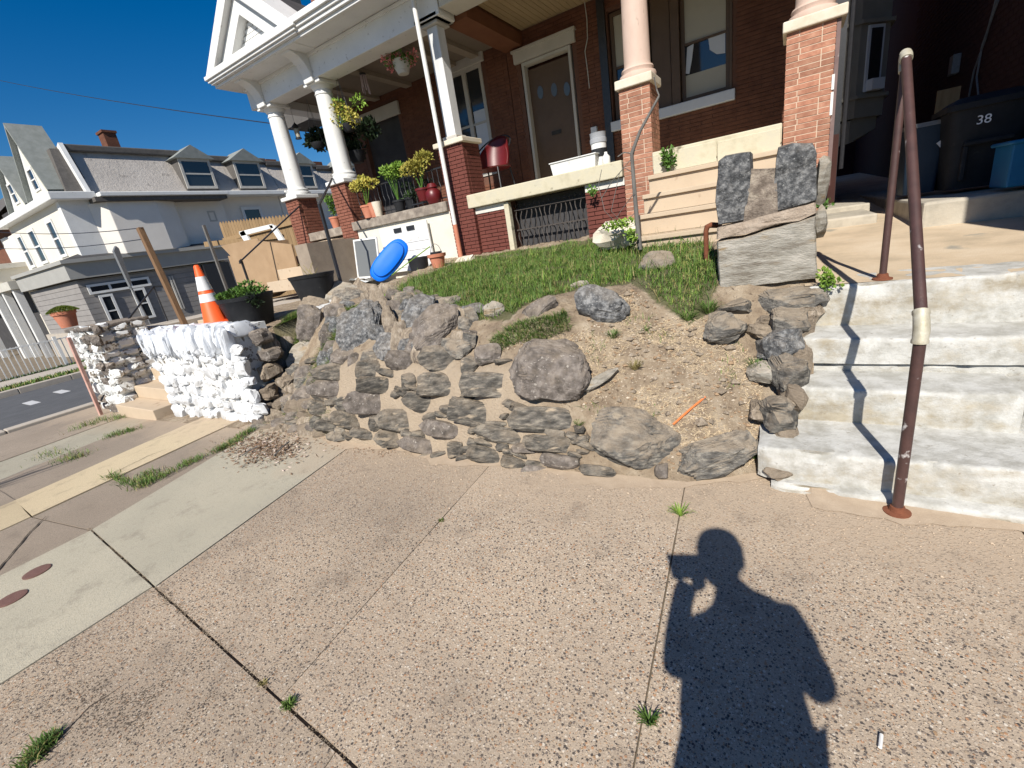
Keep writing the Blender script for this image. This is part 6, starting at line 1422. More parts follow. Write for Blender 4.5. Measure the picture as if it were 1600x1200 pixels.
# pinkish leaning post in front of the pier
b = MB(); a = onY(154, 640, 2.12); c = onY(104, 528, 2.12); b.bar((a.x, 2.12, gz(a.x) - 0.02), (c.x, 2.14, c.z), 0.045, 0.05)
single('pink_post', b, M('flaking_pink_paint', (0.42, 0.22, 0.18), (0.55, 0.36, 0.30), scale=9, rough=0.85, bump=0.4, spots=(0.28, 0.2, 0.16), spot_scale=20, spot_amt=0.3), 'leaning flaky pink post at the outer corner of the painted stone pier', 'post', (a.x, 2.12, gz(a.x)), bevel=0.005)

# traffic cone
Yc = 2.72; cb_ = onY(340, 501, Yc); ct = onY(309, 418, Yc); zc = 1.02; Hc = ct.z - zc; cxn = (cb_.x + ct.x) / 2 - 0.02
cone = thing('traffic_cone', 'orange traffic cone with two white bands standing on the painted wall', 'traffic cone', (cxn, Yc, zc))
b = MB(); taper(b, (cxn, Yc), 0.36, 0.36, 0.34, 0.34, zc, zc + 0.03); obj('base', b, MT['orange'], cone)
def rc(t): return 0.135 + (0.028 - 0.135) * t
def band(name, t0, t1, mat, e=0.0):
    b = MB(); b.lathe((cxn, Yc, zc + 0.03), [(rc(t0) + e, t0 * Hc), (rc(t1) + e, t1 * Hc)] if e else [(rc(t0), t0 * Hc), (rc(t1), t1 * Hc), (rc(t1) * 0.9 if t1 < 1 else 0.0, t1 * Hc)], 28); obj(name, b, mat, cone, smooth=True)
b = MB(); b.lathe((cxn, Yc, zc + 0.03), [(rc(0) * 1.05, 0), (rc(0.02), 0.02 * Hc), (rc(0.985), 0.985 * Hc), (rc(1) * 0.7, Hc), (0, Hc)], 28); obj('body', b, MT['orange'], cone, smooth=True)
band('white_band', 0.56, 0.80, MT['conewhite'], 0.0025); band('white_band', 0.36, 0.50, MT['conewhite'], 0.0025)

# ------------------------------------------------------------------ plants helpers
def bush(name, c, rad, n, mat, lw, ll, parent=None, seed=1, hollow=0.5, up=0.3, stems=None):
    random.seed(seed); b = MB(); c = Vector(c)
    lumps = [(Vector((random.gauss(0, 0.45), random.gauss(0, 0.45), random.gauss(0, 0.35))), random.uniform(0.35, 0.6)) for _ in range(7)]
    for _ in range(n):
        L0, rr = random.choice(lumps); d = Vector((random.gauss(0, 1), random.gauss(0, 1), random.gauss(0, 1))).normalized(); p = L0 + d * rr * random.uniform(hollow, 1)
        p = Vector((p.x * rad[0], p.y * rad[1], p.z * rad[2])); b.leaf(c + p, d + Vector((0, 0, up)) + Vector((random.gauss(0, .4), random.gauss(0, .4), random.gauss(0, .4))), lw * random.uniform(.6, 1.2), ll * random.uniform(.6, 1.2))
    if stems: pass
    return obj(name, b, mat, parent)
def tuft(name, x, y, z, n, h, spread, mat, label, cat='grass tuft', group='grass tufts', seed=1, lean=1.0, nn=(0, 0, 1)):
    random.seed(seed); b = MB()
    for _ in range(n):
        a = random.uniform(0, 6.283); r = spread * math.sqrt(random.random()); l = random.uniform(0.15, lean); hh = h * random.uniform(0.5, 1.1); w = random.uniform(0.0025, 0.005)
        d = Vector((math.cos(a) * l + nn[0], math.sin(a) * l + nn[1], nn[2])).normalized(); s = Vector((-math.sin(a), math.cos(a), 0)) * w / 2; p = Vector((x + math.cos(a) * r * 0.4, y + math.sin(a) * r * 0.4, z - 0.004))
        m1 = p + d * hh * 0.5; m2 = p + d * hh * 0.8 + Vector((math.cos(a), math.sin(a), 0)) * hh * 0.15 * l; e = m2 + Vector((math.cos(a) * 0.6, math.sin(a) * 0.6, -0.25 * l)).normalized() * hh * 0.25
        b.add([p - s, p + s, m1 + s, m1 - s, m2 + s * .7, m2 - s * .7, e], [(0, 1, 2, 3), (3, 2, 4, 5), (5, 4, 6)])
    return single(name, b, mat, label, cat, (x, y, z), group)

# lawn grass: individual blades, joined as one
def on_bank(polys, pad=0):
    def f():
        p_ = random.choice(polys); x, y = rp(p_)
        return (x, y, hz2(x, y) - 0.004, tuple(nrm(x, y)))
    return f
area = lambda P_: abs(sum(P_[i - 1][0] * P_[i][1] - P_[i][0] * P_[i - 1][1] for i in range(len(P_)))) / 2
print('lawn area', area(LAWN))
def lawnf():
    x, y = rp(LAWN) if random.random() < 0.8 else rp(LAWN2)
    jx, jy = x + 0.10 * noise.noise(Vector((x * 7, y * 7, 1))) + random.gauss(0, 0.02), y + 0.12 * noise.noise(Vector((x * 7, y * 7, 5))) + random.gauss(0, 0.02) - 0.03
    if not (inpoly((jx, jy), LAWN) or inpoly((jx, jy), LAWN2)): return None
    cl_ = noise.noise(Vector((x * 4.5, y * 4.5, 2)))
    if cl_ < -0.22 and random.random() < 0.75: return None
    # farther rows need fewer blades
    if y > 4.2 and random.random() < 0.45: return None
    if noise.noise(Vector((x * 1.6, y * 1.6, 4))) + 0.72 < random.random() * 0.25: return None
    return (x, y, hz2(x, y) - 0.004, (0, 0, 1))
bladefield('lawn_grass', 105000, lawnf, [MT['grass'], MT['leaf'], MT['lime'], MT['grassdry'], MT['grassdry']], 0.02, 0.062, 0.003, 0.006, lean=1.35, seed=21)
bladefield('wall_grass', 16000, on_bank([STRIP, STRIP, PATCH]), [MT['grass'], MT['lime'], MT['grassdry']], 0.02, 0.075, 0.0025, 0.005, lean=0.9, seed=22)
bladefield('thin_grass', 2600, on_bank([SPARSE]), [MT['grass'], MT['leaf'], MT['grassdry']], 0.02, 0.07, 0.0025, 0.005, lean=1.2, seed=23)
bladefield('low_weeds', 2200, on_bank([LOWW]), [MT['grass'], MT['grassdry'], MT['leaf']], 0.02, 0.06, 0.003, 0.006, lean=1.2, seed=24)
bladefield('tall_lawn_grass', 3500, lambda: (lambda q: (q[0], q[1], hz2(*q), (0, 0, 1)))(rp(LAWN)), [MT['grass'], MT['grassdry'], MT['lime']], 0.08, 0.16, 0.003, 0.006, lean=1.0, seed=26)
bladefield('bare_soil_weeds', 1500, lambda: (lambda q: (q[0], q[1], hz2(*q), (0, 0, 1)) if noise.noise(Vector((q[0] * 5, q[1] * 5, 3))) > 0.28 else None)(rp(BARE)), [MT['grass'], MT['grassdry'], MT['leaf']], 0.015, 0.06, 0.002, 0.005, lean=1.5, seed=27)
# ragged fringe of the lawn hanging over the slope
edgepts = [(1075, 500), (1060, 488), (1090, 508), (1045, 478), (1068, 505), (1035, 470)]
# weeds along the joints of the sidewalk
def line_weeds(name, segs, n, h, seed):
    tot = []
    def f():
        (x0, y0), (x1, y1), w = random.choice(segs); t = random.random()
        if noise.noise(Vector((x0 + t * 6, y0, seed))) < -0.25: return None
        return (x0 + (x1 - x0) * t + random.gauss(0, w), y0 + (y1 - y0) * t + random.gauss(0, w), gz(x0) + 0.002, (0, 0, 1))
    return bladefield(name, int(n * 0.75), f, [MT['grass'], MT['grassdry'], MT['grassdry'], MT['leaf']], h * 0.3, h * 0.85, 0.003, 0.006, lean=1.2, seed=seed)
def G2(px, py): p = onZ(px, py, 0.0); return (p.x, p.y)
line_weeds('joint_weeds', [(G2(215, 765), G2(300, 722), 0.03), (G2(300, 722), G2(375, 690), 0.035), (G2(340, 705), G2(395, 672), 0.03), (G2(215, 762), G2(235, 740), 0.05)], 2600, 0.07, 31)
line_weeds('joint_weeds', [(G2(60, 697), G2(130, 700), 0.08), (G2(95, 708), G2(125, 705), 0.06), (G2(165, 672), G2(205, 662), 0.06), (G2(170, 742), G2(200, 756), 0.025)], 1500, 0.08, 32)
line_weeds('joint_weeds', [(G2(70, 1160), G2(45, 1195), 0.02), (G2(88, 1150), G2(60, 1178), 0.012)], 700, 0.045, 33)
line_weeds('joint_weeds', [(G2(110, 655), G2(160, 640), 0.08), (G2(175, 640), G2(205, 632), 0.08)], 700, 0.12, 34)
k = 0
for px, py, n, h, sp, mat, lab in [
    (958, 528, 90, 0.075, 0.05, 'grass', 'small grass tuft on the bare slope below the dark blue-grey rock'),
    (1010, 516, 40, 0.045, 0.03, 'grass', 'tiny grass tuft on the bare slope, right of the bigger one'),
    (992, 578, 110, 0.075, 0.06, 'grassdry', 'straggly grass tuft in the middle of the bare slope'),
    (1185, 578, 120, 0.12, 0.05, 'grass', 'long-bladed green tuft beside the white steps'),
    (1063, 805, 60, 0.085, 0.02, 'lime', 'grass tuft in the sidewalk joint just above the shadow of the head'),
    (1014, 1128, 60, 0.05, 0.02, 'grass', 'small tuft beside the elbow of the photographer\'s shadow'),
    (452, 1103, 110, 0.035, 0.02, 'grass', 'bright green tuft where two sidewalk joints meet'),
    (412, 1068, 40, 0.022, 0.012, 'grassdry', 'dull small tuft in the joint beside the bright green one'),
    (828, 738, 60, 0.06, 0.03, 'grass', 'small tuft at the foot of the mortared wall'),
    (690, 814, 50, 0.02, 0.02, 'moss', 'moss cushion in the joint between two pebbled slabs'),
    (1108, 488, 160, 0.11, 0.09, 'grass', 'thick tuft spilling from the lawn above the slope'),
    (1075, 498, 120, 0.09, 0.08, 'grass', 'tuft of long grass at the lawn corner by the bare slope'),
    (905, 662, 60, 0.05, 0.04, 'grass', 'sparse tuft between the boulder and the large oval rock'),
    (690, 528, 40, 0.03, 0.03, 'grass', 'short grass beside the triangular brown rock'),
    (430, 625, 60, 0.05, 0.05, 'leaf', 'green weed low in the collapsed end of the wall'),
    (488, 662, 80, 0.06, 0.05, 'grass', 'weed at the foot of the collapsed wall'),
    (1205, 655, 50, 0.05, 0.04, 'grassdry', 'dry weed at the edge of the second white step'),
    (1178, 716, 30, 0.04, 0.02, 'leaf', 'dark green weed at the left end of the lowest white step')]:
    onside = py > 740 or px < 460 and py > 1000 or (px, py) in ((690, 814),)
    p = onZ(px, py, 0.0) if onside else hit(px, py); zz = 0.0 if onside else hz2(p.x, p.y)
    tuft('grass_tuft', p.x, p.y, zz, n, h, sp, MT[mat], lab, seed=60 + k); k += 1
# green leafy weed between gatepost and steps, and small ones higher up
def leafyweed(px, py, y, rad, n, mat, lab, seed, lw=0.02, ll=0.03, cat='weed'):
    c = onY(px, py, y); t = thing('leafy_weed', lab, cat, (c.x, y, c.z - rad[2]), 'weeds')
    bush('leaves', c, rad, n, mat, lw, ll, t, seed)
    b = MB(); random.seed(seed)
    for _ in range(6): b.tube([(c.x, c.y, c.z - rad[2] * 1.1), c + Vector((random.gauss(0, .5) * rad[0], random.gauss(0, .5) * rad[1], random.uniform(-.2, .6) * rad[2]))], 0.0018, 4)
    obj('stems', b, MT['leaf'], t)
leafyweed(1290, 442, 3.36, (0.05, 0.04, 0.05), 170, MT['lime'], 'bright lime weed growing between the gatepost and the top white step', 71)
leafyweed(1284, 322, 4.2, (0.07, 0.05, 0.035), 110, MT['leaf'], 'small weed beside the gatepost at the path edge', 72)
leafyweed(1043, 246, 5.86, (0.07, 0.06, 0.16), 200, MT['leaf'], 'weed growing up from the porch stair beside the brick pier', 73, 0.03, 0.05)
leafyweed(1050, 385, 4.75, (0.09, 0.06, 0.05), 130, MT['leaf'], 'low leafy weed at the foot of the tan porch steps', 74)
leafyweed(925, 298, 5.92, (0.05, 0.04, 0.06), 70, MT['leaf'], 'small leafy shoot at the end of the basement grille', 75, 0.03, 0.04)
leafyweed(973, 350, 4.6, (0.13, 0.08, 0.05), 200, MT['lime'], 'low leafy shoots round the foot of the bare tree', 76, 0.03, 0.04)
leafyweed(985, 368, 4.5, (0.05, 0.05, 0.09), 110, MT['lime'], 'light green shoot climbing the base of the bare tree', 77, 0.03, 0.04)

# bare grey little tree in front of the brick pier
tr = thing('bare_tree', 'thin leafless grey tree trunk bending in front of the left brick pier', 'tree', tuple(onY(1000, 388, 4.6)))
tp = [onY(1000, 390, 4.6), onY(994, 330, 4.6), onY(990, 280, 4.6), onY(987, 240, 4.6), onY(1000, 205, 4.6), onY(1018, 172, 4.6), onY(1030, 150, 4.6)]
b = MB(); b.tube(tp, [0.024, 0.021, 0.018, 0.017, 0.014, 0.012, 0.010], 10); obj('trunk', b, MT['bark'], tr, smooth=True)
random.seed(9)
for pts, r in ([[(987, 240), (975, 238), (965, 245)], 0.005], [[(990, 270), (975, 262), (955, 285), (940, 310)], 0.004], [[(992, 300), (970, 330), (960, 345), (945, 330), (935, 290), (940, 265)], 0.003], [[(994, 330), (975, 350), (955, 330), (968, 270), (985, 250)], 0.003],
               [[(1030, 150), (1026, 140), (1022, 120)], 0.006], [[(988, 250), (996, 215), (1006, 190)], 0.004]):
    b = MB(); b.tube([onY(px, py, 4.6 + random.uniform(-0.05, 0.05)) for px, py in pts], r, 6); obj('branch', b, MT['bark'], tr)
# rusty bent pipe in the lawn
b = MB(); p0 = onY(1104, 432, 3.95); p1 = onY(1104, 362, 3.95); b.tube([p0, Vector((p0.x, 3.95, p1.z)), Vector((p0.x + 0.008, 3.95, p1.z + 0.035)), Vector((p0.x + 0.035, 3.96, p1.z + 0.045)), Vector((p0.x + 0.10, 4.0, p1.z + 0.03))], [0.019, 0.019, 0.022, 0.022, 0.02], 10)
b.lathe(p0, [(0.035, -0.01), (0.03, 0.02), (0.02, 0.03)], 12)
single('rusty_pipe', b, MT['rustred'], 'short rusty pipe with an elbow standing in the grass left of the gatepost', 'pipe', p0, smooth=True)
for px, py, w, h, lab, sd_ in ((965, 365, 70, 40, 'pale broken stone by the foot of the bare tree', 1), (950, 378, 30, 26, 'small pale rock left of the broken stone under the tree', 2), (726, 408, 34, 12, 'flat pale stone in the grass at the base of the brick party pier', 3)):
    c = onY(px, py, 4.95 if sd_ < 3 else 5.7); k_ = depth(c) / FPX
    me = stone_mesh(c, (Vector((1, 0, 0)), Vector((0, 0.9, 0.4)).normalized(), Vector((0, -0.4, 0.9)).normalized()), (w * k_ / 2, w * k_ / 2.4, h * k_ / 2), seed=sd_, sub=3, boxy=0.5, rough=0.18); me.transform(Matrix.Translation(-c))
    o = obj('garden_stone', me, MT['capstone'], None, at=c); tag(o, lab, 'rock', 'pale stones at the back of the lawn')

# orange plastic stick, litter, cigarette stub
a, c = hit(1052, 668), hit(1102, 625); a.z += 0.022; c.z += 0.022
b = MB(); b.bar(a, a.lerp(c, 0.55) + Vector((0, 0, 0.004)), 0.014, 0.003); b.bar(a.lerp(c, 0.55) + Vector((0, 0, 0.004)), c, 0.014, 0.003)
single('orange_strip', b, M('orange_strip_plastic', (0.80, 0.20, 0.06), (0.85, 0.24, 0.08), scale=9, rough=0.5, bump=0), 'thin orange plastic strip lying on the bare soil', 'plastic strip', a)
a = onZ(1376, 1158, 0.006); b = MB(); b.tube([a + Vector((-0.004, -0.02, 0)), a + Vector((0.004, 0.02, 0.001))], 0.005, 8)
single('cigarette_end', b, MT['white'], 'white cigarette end on the pebbled slab at the lower right', 'cigarette end', a)
a = onZ(232, 811, 0.004); b = MB(); b.leaf(a, (1, 0.3, 0), 0.03, 0.06, (0, 0, 1)); single('pale_leaf', b, MT['capstone'], 'small pale leaf on the pale greenish slab', 'leaf', a)
def litterf(mb):
    p = onZ(random.gauss(415, 32), random.gauss(702, 13), 0.0); z = max(0.004, hz(p.x, p.y)) + random.uniform(0.003, 0.02)
    mb.leaf((p.x, p.y, z), (random.gauss(0, 1), random.gauss(0, 1), random.gauss(0, 0.3)), random.uniform(0.008, 0.02), random.uniform(0.02, 0.05), (random.gauss(0, .3), random.gauss(0, .3), 1))
scatter('leaf_litter', 900, MT['litter'], litterf)
scatter('leaf_litter', 200, M('pale_litter', (0.45, 0.36, 0.30), (0.58, 0.48, 0.42), scale=30), litterf)
def litter2(mb):
    x = random.uniform(-4.6, -2.6); y = y0f(x) - abs(random.gauss(0, 0.1)); mb.leaf((x, y, 0.006), (random.gauss(0, 1), random.gauss(0, 1), random.gauss(0, 0.2)), 0.008, 0.022, (0, 0, 1))
scatter('foot_litter', 300, MT['litter'], litter2)
for k, (p0, p1) in enumerate([((378, 712), (402, 698)), ((428, 712), (452, 690))]):
    a, c = onZ(*p0, 0.03), onZ(*p1, 0.05); b = MB(); b.tube([a, a.lerp(c, .5) + Vector((0, .01, .01)), c], 0.006, 6)
    single('dead_twig', b, MT['bark'], ['pale dead twig in the leaf litter, the left one', 'pale dead twig in the leaf litter, the right one'][k], 'twig', a, 'dead twigs')

# ------------------------------------------------------------------ neighbour's front garden clutter
Yg = 0.98
b = MB()
for q in [[(488, 486), (562, 449), (554, 436), (500, 458)]]:
    pts = [onZ(px, py, 1.0) for px, py in q]; b.prism([(p.x, p.y, 0.95) for p in pts], (0, 0, 0.035))
tag(obj('white_path', b, M('white_washed_path', (0.62, 0.62, 0.60), (0.74, 0.74, 0.72), scale=4, rough=0.9, bump=0.3), bevel=0.01), kind='structure')
b = MB()
pts = [onZ(px, py, 1.06) for px, py in [(535, 446), (700, 410), (690, 404), (530, 436)]]; b.prism([(p.x, p.y, 0.93) for p in pts], (0, 0, 0.14)); tag(obj('white_path_edge', b, MT['white'], bevel=0.01), kind='structure')
def planter(px, py, y, w, h, lab, seed, plants=True):
    c = onY(px, py, y); z0 = c.z; t = thing('black_planter', lab, 'planter', (c.x, y, z0), 'round black planters')
    b = MB(); b.lathe((c.x, y, z0), [(w * 0.36, 0), (w * 0.47, h * 0.86), (w * 0.485, h * 0.88), (w * 0.5, h), (w * 0.46, h), (w * 0.45, h * 0.86), (0, h * 0.86)], 36); obj('pot', b, MT['blackplastic'], t, smooth=True)
    b = MB(); b.lathe((c.x, y, z0), [(w * 0.45, h * 0.87), (0, h * 0.93)], 20); obj('potting_soil', b, MT['soil'], t)
    return t, Vector((c.x, y, z0 + h))
t1, top1 = planter(398, 508, 2.95, 0.62, 0.36, 'large black round planter with trailing dark leaves beside the cone', 1)
bush('foliage', top1 + Vector((0, 0, 0.03)), (0.30, 0.2, 0.07), 800, MT['leaf'], 0.03, 0.045, t1, 81); bush('foliage', top1 + Vector((0.24, -0.08, -0.03)), (0.12, 0.08, 0.07), 300, MT['darkleaf'], 0.035, 0.05, t1, 82)
bush('foliage', top1 + Vector((-0.28, -0.12, -0.05)), (0.06, 0.06, 0.10), 160, MT['moss'], 0.03, 0.04, t1, 83)
t2, top2 = planter(497, 466, 4.3, 0.66, 0.36, 'second black round planter, farther along the white path, with a dry stalk', 2)
b = MB(); random.seed(4)
for _ in range(7): b.tube([top2 + Vector((random.uniform(-.1, .1), 0, -0.03)), top2 + Vector((random.uniform(-.18, .18), random.uniform(-.1, .1), random.uniform(0.05, 0.18)))], 0.003, 4)
obj('dry_stalk', b, MT['grassdry'], t2)
# orange pot with wire handle
c = onY(686, 418, 5.3); t = thing('hanging_pot', 'terracotta pot with a wire handle standing by the white downspout', 'plant pot', (c.x, 5.3, c.z))
b = MB(); b.lathe(c, [(0.085, 0), (0.115, 0.15), (0.135, 0.155), (0.14, 0.20), (0.12, 0.20), (0.11, 0.17), (0, 0.17)], 26); obj('pot', b, MT['terracotta'], t, smooth=True)
b = MB(); b.tube([c + Vector((0.10 * math.cos(a), 0, 0.20 + 0.14 * math.sin(a))) for a in np.linspace(0, math.pi, 11)], 0.005, 6); obj('handle', b, MT['greymetal'], t)
b = MB(); b.lathe(c + Vector((0, 0, 0.20)), [(0.09, 0), (0.09, 0.03), (0, 0.03)], 14); obj('dark_fill', b, MT['blackplastic'], t)
# blue oval lid leaning on the wall
a, c = onY(593, 433, 5.35), onY(624, 379, 5.45); mid = (a + c) / 2; ax = (c - a).normalized(); L_ = (c - a).length / 2
nn = ((CAM - mid).normalized() + Vector((-0.1, -0.15, 0.25))).normalized(); ax = (ax - nn * ax.dot(nn)).normalized(); bx_ = nn.cross(ax)
b = MB(); n_ = 36
rings = [(1.10, 0.0), (1.10, 0.03), (1.03, 0.045), (0.92, 0.05), (0.86, 0.085), (0.6, 0.098), (0.3, 0.10)]
vs = []; fs = []
for s, h in rings:
    for k in range(n_):
        th = 2 * math.pi * k / n_; e = 0.75; cx_ = math.copysign(abs(math.cos(th)) ** e, math.cos(th)); sy_ = math.copysign(abs(math.sin(th)) ** e, math.sin(th))
        vs.append(mid + ax * (cx_ * L_ * s) + bx_ * (sy_ * L_ * 0.46 * s) + nn * (h - 0.02))
for r in range(len(rings) - 1):
    for k in range(n_): fs.append((r * n_ + k, r * n_ + (k + 1) % n_, (r + 1) * n_ + (k + 1) % n_, (r + 1) * n_ + k))
fs += [tuple(range(n_))[::-1], tuple((len(rings) - 1) * n_ + k for k in range(n_))]
b.add(vs, fs); single('blue_tub', b, MT['blue'], 'bright blue oval plastic tub leaning upside down against the porch front', 'plastic tub', mid, smooth=True)
# window screen and white board with two vents
a, c = onY(549, 377, 5.7), onY(592, 430, 5.55)
t = thing('window_screen', 'white-framed grey window screen leaning beside the blue tub', 'window screen', (a.x + 0.25, 5.65, c.z))
x0, x1, z0, z1 = a.x + 0.03, a.x + 0.62, c.z - 0.02, a.z + 0.02
rt = Matrix.Rotation(math.radians(-8), 3, 'X') @ Matrix.Rotation(math.radians(2), 3, 'Y'); pv = (x0, 5.62, z0)
b = MB()
for q in ((x0, x0 + 0.03, z0, z1), (x1 - 0.03, x1, z0, z1), (x0 + 0.03, x1 - 0.03, z0, z0 + 0.03), (x0 + 0.03, x1 - 0.03, z1 - 0.03, z1)): b.box(q[0], q[1], 5.60, 5.625, q[2], q[3], rt, pv)
obj('frame', b, MT['white'], t); b = MB(); b.box(x0 + 0.028, x1 - 0.028, 5.61, 5.614, z0 + 0.028, z1 - 0.028, rt, pv); obj('screen_mesh', b, MT['mesh'], t)
a, c = onY(593, 362, 5.94), onY(680, 418, 5.94); zt2 = onY(668, 343, 5.94).z
t = thing('vented_board', 'white board with two dark slots leaning against the porch front', 'board', (a.x + 0.5, 5.94, 1.18))
b = MB(); b.box(a.x, a.x + 1.10, 5.93, 5.96, 1.15, zt2); obj('board', b, MT['white'], t, bevel=0.004)
for px, py in ((621, 360), (641, 356)):
    s = onY(px, py, 5.92); b = MB(); b.box(s.x - 0.085, s.x + 0.085, 5.915, 5.93, s.z - 0.035, s.z + 0.035); obj('vent_slot', b, MT['blackmetal'], t)
for j in range(4):
    b = MB(); b.box(a.x + 0.02, a.x + 1.08, 5.922, 5.93, 1.22 + j * 0.13, 1.228 + j * 0.13); obj('board_rib', b, MT['white'], t)
b = MB(); s = onY(655, 415, 5.5); b.lathe(s + Vector((0, 0, -0.18)), [(0.13, 0), (0.16, 0.3), (0.15, 0.31), (0, 0.31)], 20)
single('dark_bucket', b, MT['blackplastic'], 'dark bucket in the shadow between the blue tub and the terracotta pot', 'bucket', s, smooth=True)
b = MB(); b.tube([onY(612, 430, 5.3), onY(645, 405, 5.35), onY(672, 385, 5.5)], 0.008, 6); single('green_cane', b, MT['lime'], 'thin pale green cane leaning across the dark bucket', 'cane', onY(612, 430, 5.3))
# white polythene sheet
b = MB(); random.seed(8); c = onZ(560, 442, 1.06)
n_ = 16; vs = []
for i in range(n_):
    for j in range(n_):
        u, v = i / (n_ - 1) - 0.5, j / (n_ - 1) - 0.5
        vs.append((c.x + u * 0.9 + 0.03 * noise.noise(Vector((u * 5, v * 5, 1))), c.y + v * 0.45, 1.07 + 0.09 * abs(noise.noise(Vector((u * 4, v * 4, 7)))) + 0.05 * (1 - 4 * u * u)))
b.add(vs, [(i * n_ + j, (i + 1) * n_ + j, (i + 1) * n_ + j + 1, i * n_ + j + 1) for i in range(n_ - 1) for j in range(n_ - 1)])
single('plastic_sheet', b, M('white_polythene', (0.62, 0.66, 0.68), (0.70, 0.74, 0.76), scale=5, rough=0.3, bump=0.1, spec=0.5), 'crumpled white plastic sheet at the upper end of the white path', 'plastic sheet', c, smooth=True)
# porch step handrails of the neighbour
t = thing('porch_railing', 'dark metal railing sloping down beside the neighbour\'s porch steps', 'railing', tuple(onY(383, 440, 4.6)))
top, bot = onY(468, 322, 6.0), onY(376, 408, 4.55)
b = MB(); b.bar(bot, top, 0.035, 0.02); b.tube([bot + Vector((0.0, 0.02, 0.02)), bot + Vector((0.01, -0.02, 0)), bot + Vector((0.0, -0.02, -0.04))], 0.018, 8); obj('rail', b, MT['blackmetal'], t)
b = MB(); b.box(bot.x - 0.015, bot.x + 0.015, bot.y, bot.y + 0.03, 0.95, bot.z); obj('post', b, MT['blackmetal'], t)
t = thing('railing_post', 'tall dark railing upright between the porch steps and the second black planter', 'railing', tuple(onY(533, 440, 4.9)))
p0, p1 = onY(531, 436, 4.8), onY(497, 320, 4.8); b = MB(); b.box(p0.x - 0.02, p0.x + 0.02, 4.78, 4.82, p0.z - 0.05, p1.z); obj('post', b, MT['blackmetal'], t)
e = onY(486, 300, 5.9); b = MB(); b.bar((p0.x, 4.8, p1.z), (-6.98, 5.95, p1.z + 0.55), 0.03, 0.02); obj('rail', b, MT['blackmetal'], t)
# cardboard box, board and white frame near the fence
def qpanel(name, pix, y, th, mat, lab=None, cat=None, parent=None):
    pts = [onY(px, py, y) for px, py in pix]; b = MB(); b.prism([(p.x, y, p.z) for p in pts], (0, th, 0))
    return single(name, b, mat, lab, cat, pts[0]) if parent is None else obj(name, b, mat, parent)
t = thing('cardboard_box', 'big open cardboard box among the clutter by the wooden fence', 'cardboard box', tuple(onY(400, 440, 5.4)))
qpanel('box_side', [(400, 376), (455, 382), (466, 425), (434, 440)], 5.2, 0.03, MT['cardboard'], parent=t)
qpanel('box_side', [(372, 408), (412, 378), (436, 446), (402, 470)], 5.22, 0.5, MT['cardboard'], parent=t)
qpanel('box_flap', [(345, 384), (402, 372), (412, 392), (372, 412)], 5.3, 0.02, MT['cardboard'], parent=t)
qpanel('box_side', [(356, 400), (388, 408), (400, 455), (372, 448)], 5.36, 0.03, MT['cardboard'], parent=t)
t = thing('white_window_frame', 'empty white window frame propped behind the cardboard box', 'window frame', tuple(onY(400, 370, 5.9)))
for q in ([(373, 364), (381, 360), (396, 386), (390, 390)], [(373, 362), (424, 350), (427, 356), (377, 369)], [(420, 352), (428, 352), (445, 378), (438, 380)]): qpanel('frame_member', q, 5.9, 0.04, MT['white'], parent=t)
# wooden stockade fence with pickets, behind
wf = thing('wooden_fence', 'tall weathered wooden picket-topped fence by the neighbour\'s porch', 'fence', (-12.0, 6.6, -0.2))
for i in range(30):
    x = -12.85 + i * 0.135; zt3 = 2.95 - 0.012 * i
    b = MB(); b.prism([(x, 6.9, 0.2), (x + 0.127, 6.9, 0.2), (x + 0.127, 6.9, zt3 - 0.07), (x + 0.064, 6.9, zt3), (x, 6.9, zt3 - 0.07)], (0, 0.02, 0)); obj('picket', b, MT['wood'], wf)
for z in (2.45, 1.2):
    b = MB(); b.box(-12.85, -8.8, 6.85, 6.90, z, z + 0.09); obj('rail', b, MT['wood'], wf)
a = onY(318, 352, 6.6); c = onY(356, 455, 6.6); b = MB(); b.bar((c.x, 6.6, c.z - 1.2), (a.x, 6.6, a.z), 0.065, 0.065, up=(0, 1, 0)); obj('post', b, MT['bark'], wf)
qpanel('rail', [(318, 378), (440, 366), (440, 372), (320, 386)], 6.84, 0.04, MT['wood'], parent=wf)
b = MB(); a, c = onY(286, 500, 3.2), onY(218, 356, 3.2); b.bar((a.x, 3.2, a.z - 0.1), (c.x, 3.2, c.z), 0.085, 0.07, up=(0, 1, 0)); wp = single('wooden_post', b, MT['woodpost'], 'brown leaning wooden post standing behind the painted wall', 'post', a, bevel=0.006)
# wires to the post and overhead wire
for k, (q0, q1, lab) in enumerate([((-60, 356), (222, 356), 'thin wire running left from the top of the leaning wooden post'), ((-60, 384), (228, 373), 'second, lower thin wire running left from the leaning wooden post')]):
    a = onX(q0[0], q0[1], -14); c = onY(q1[0], q1[1], 3.2); b = MB(); b.tube([a + (c - a) * t_ + Vector((0, 0, -0.10 * 4 * t_ * (1 - t_))) for t_ in np.linspace(0, 1, 8)], 0.006, 5); single('wire', b, MT['blackmetal'], lab, 'wire', c, 'wires tied to the leaning post')
a, c = onY(-60, 112, 30), onY(520, 205, 22); b = MB(); b.tube([a + (c - a) * t_ + Vector((0, 0, -0.5 * 4 * t_ * (1 - t_))) for t_ in np.linspace(0, 1, 14)], 0.035, 5); single('overhead_cable', b, MT['blackmetal'], 'long overhead cable crossing the blue sky', 'cable', c)
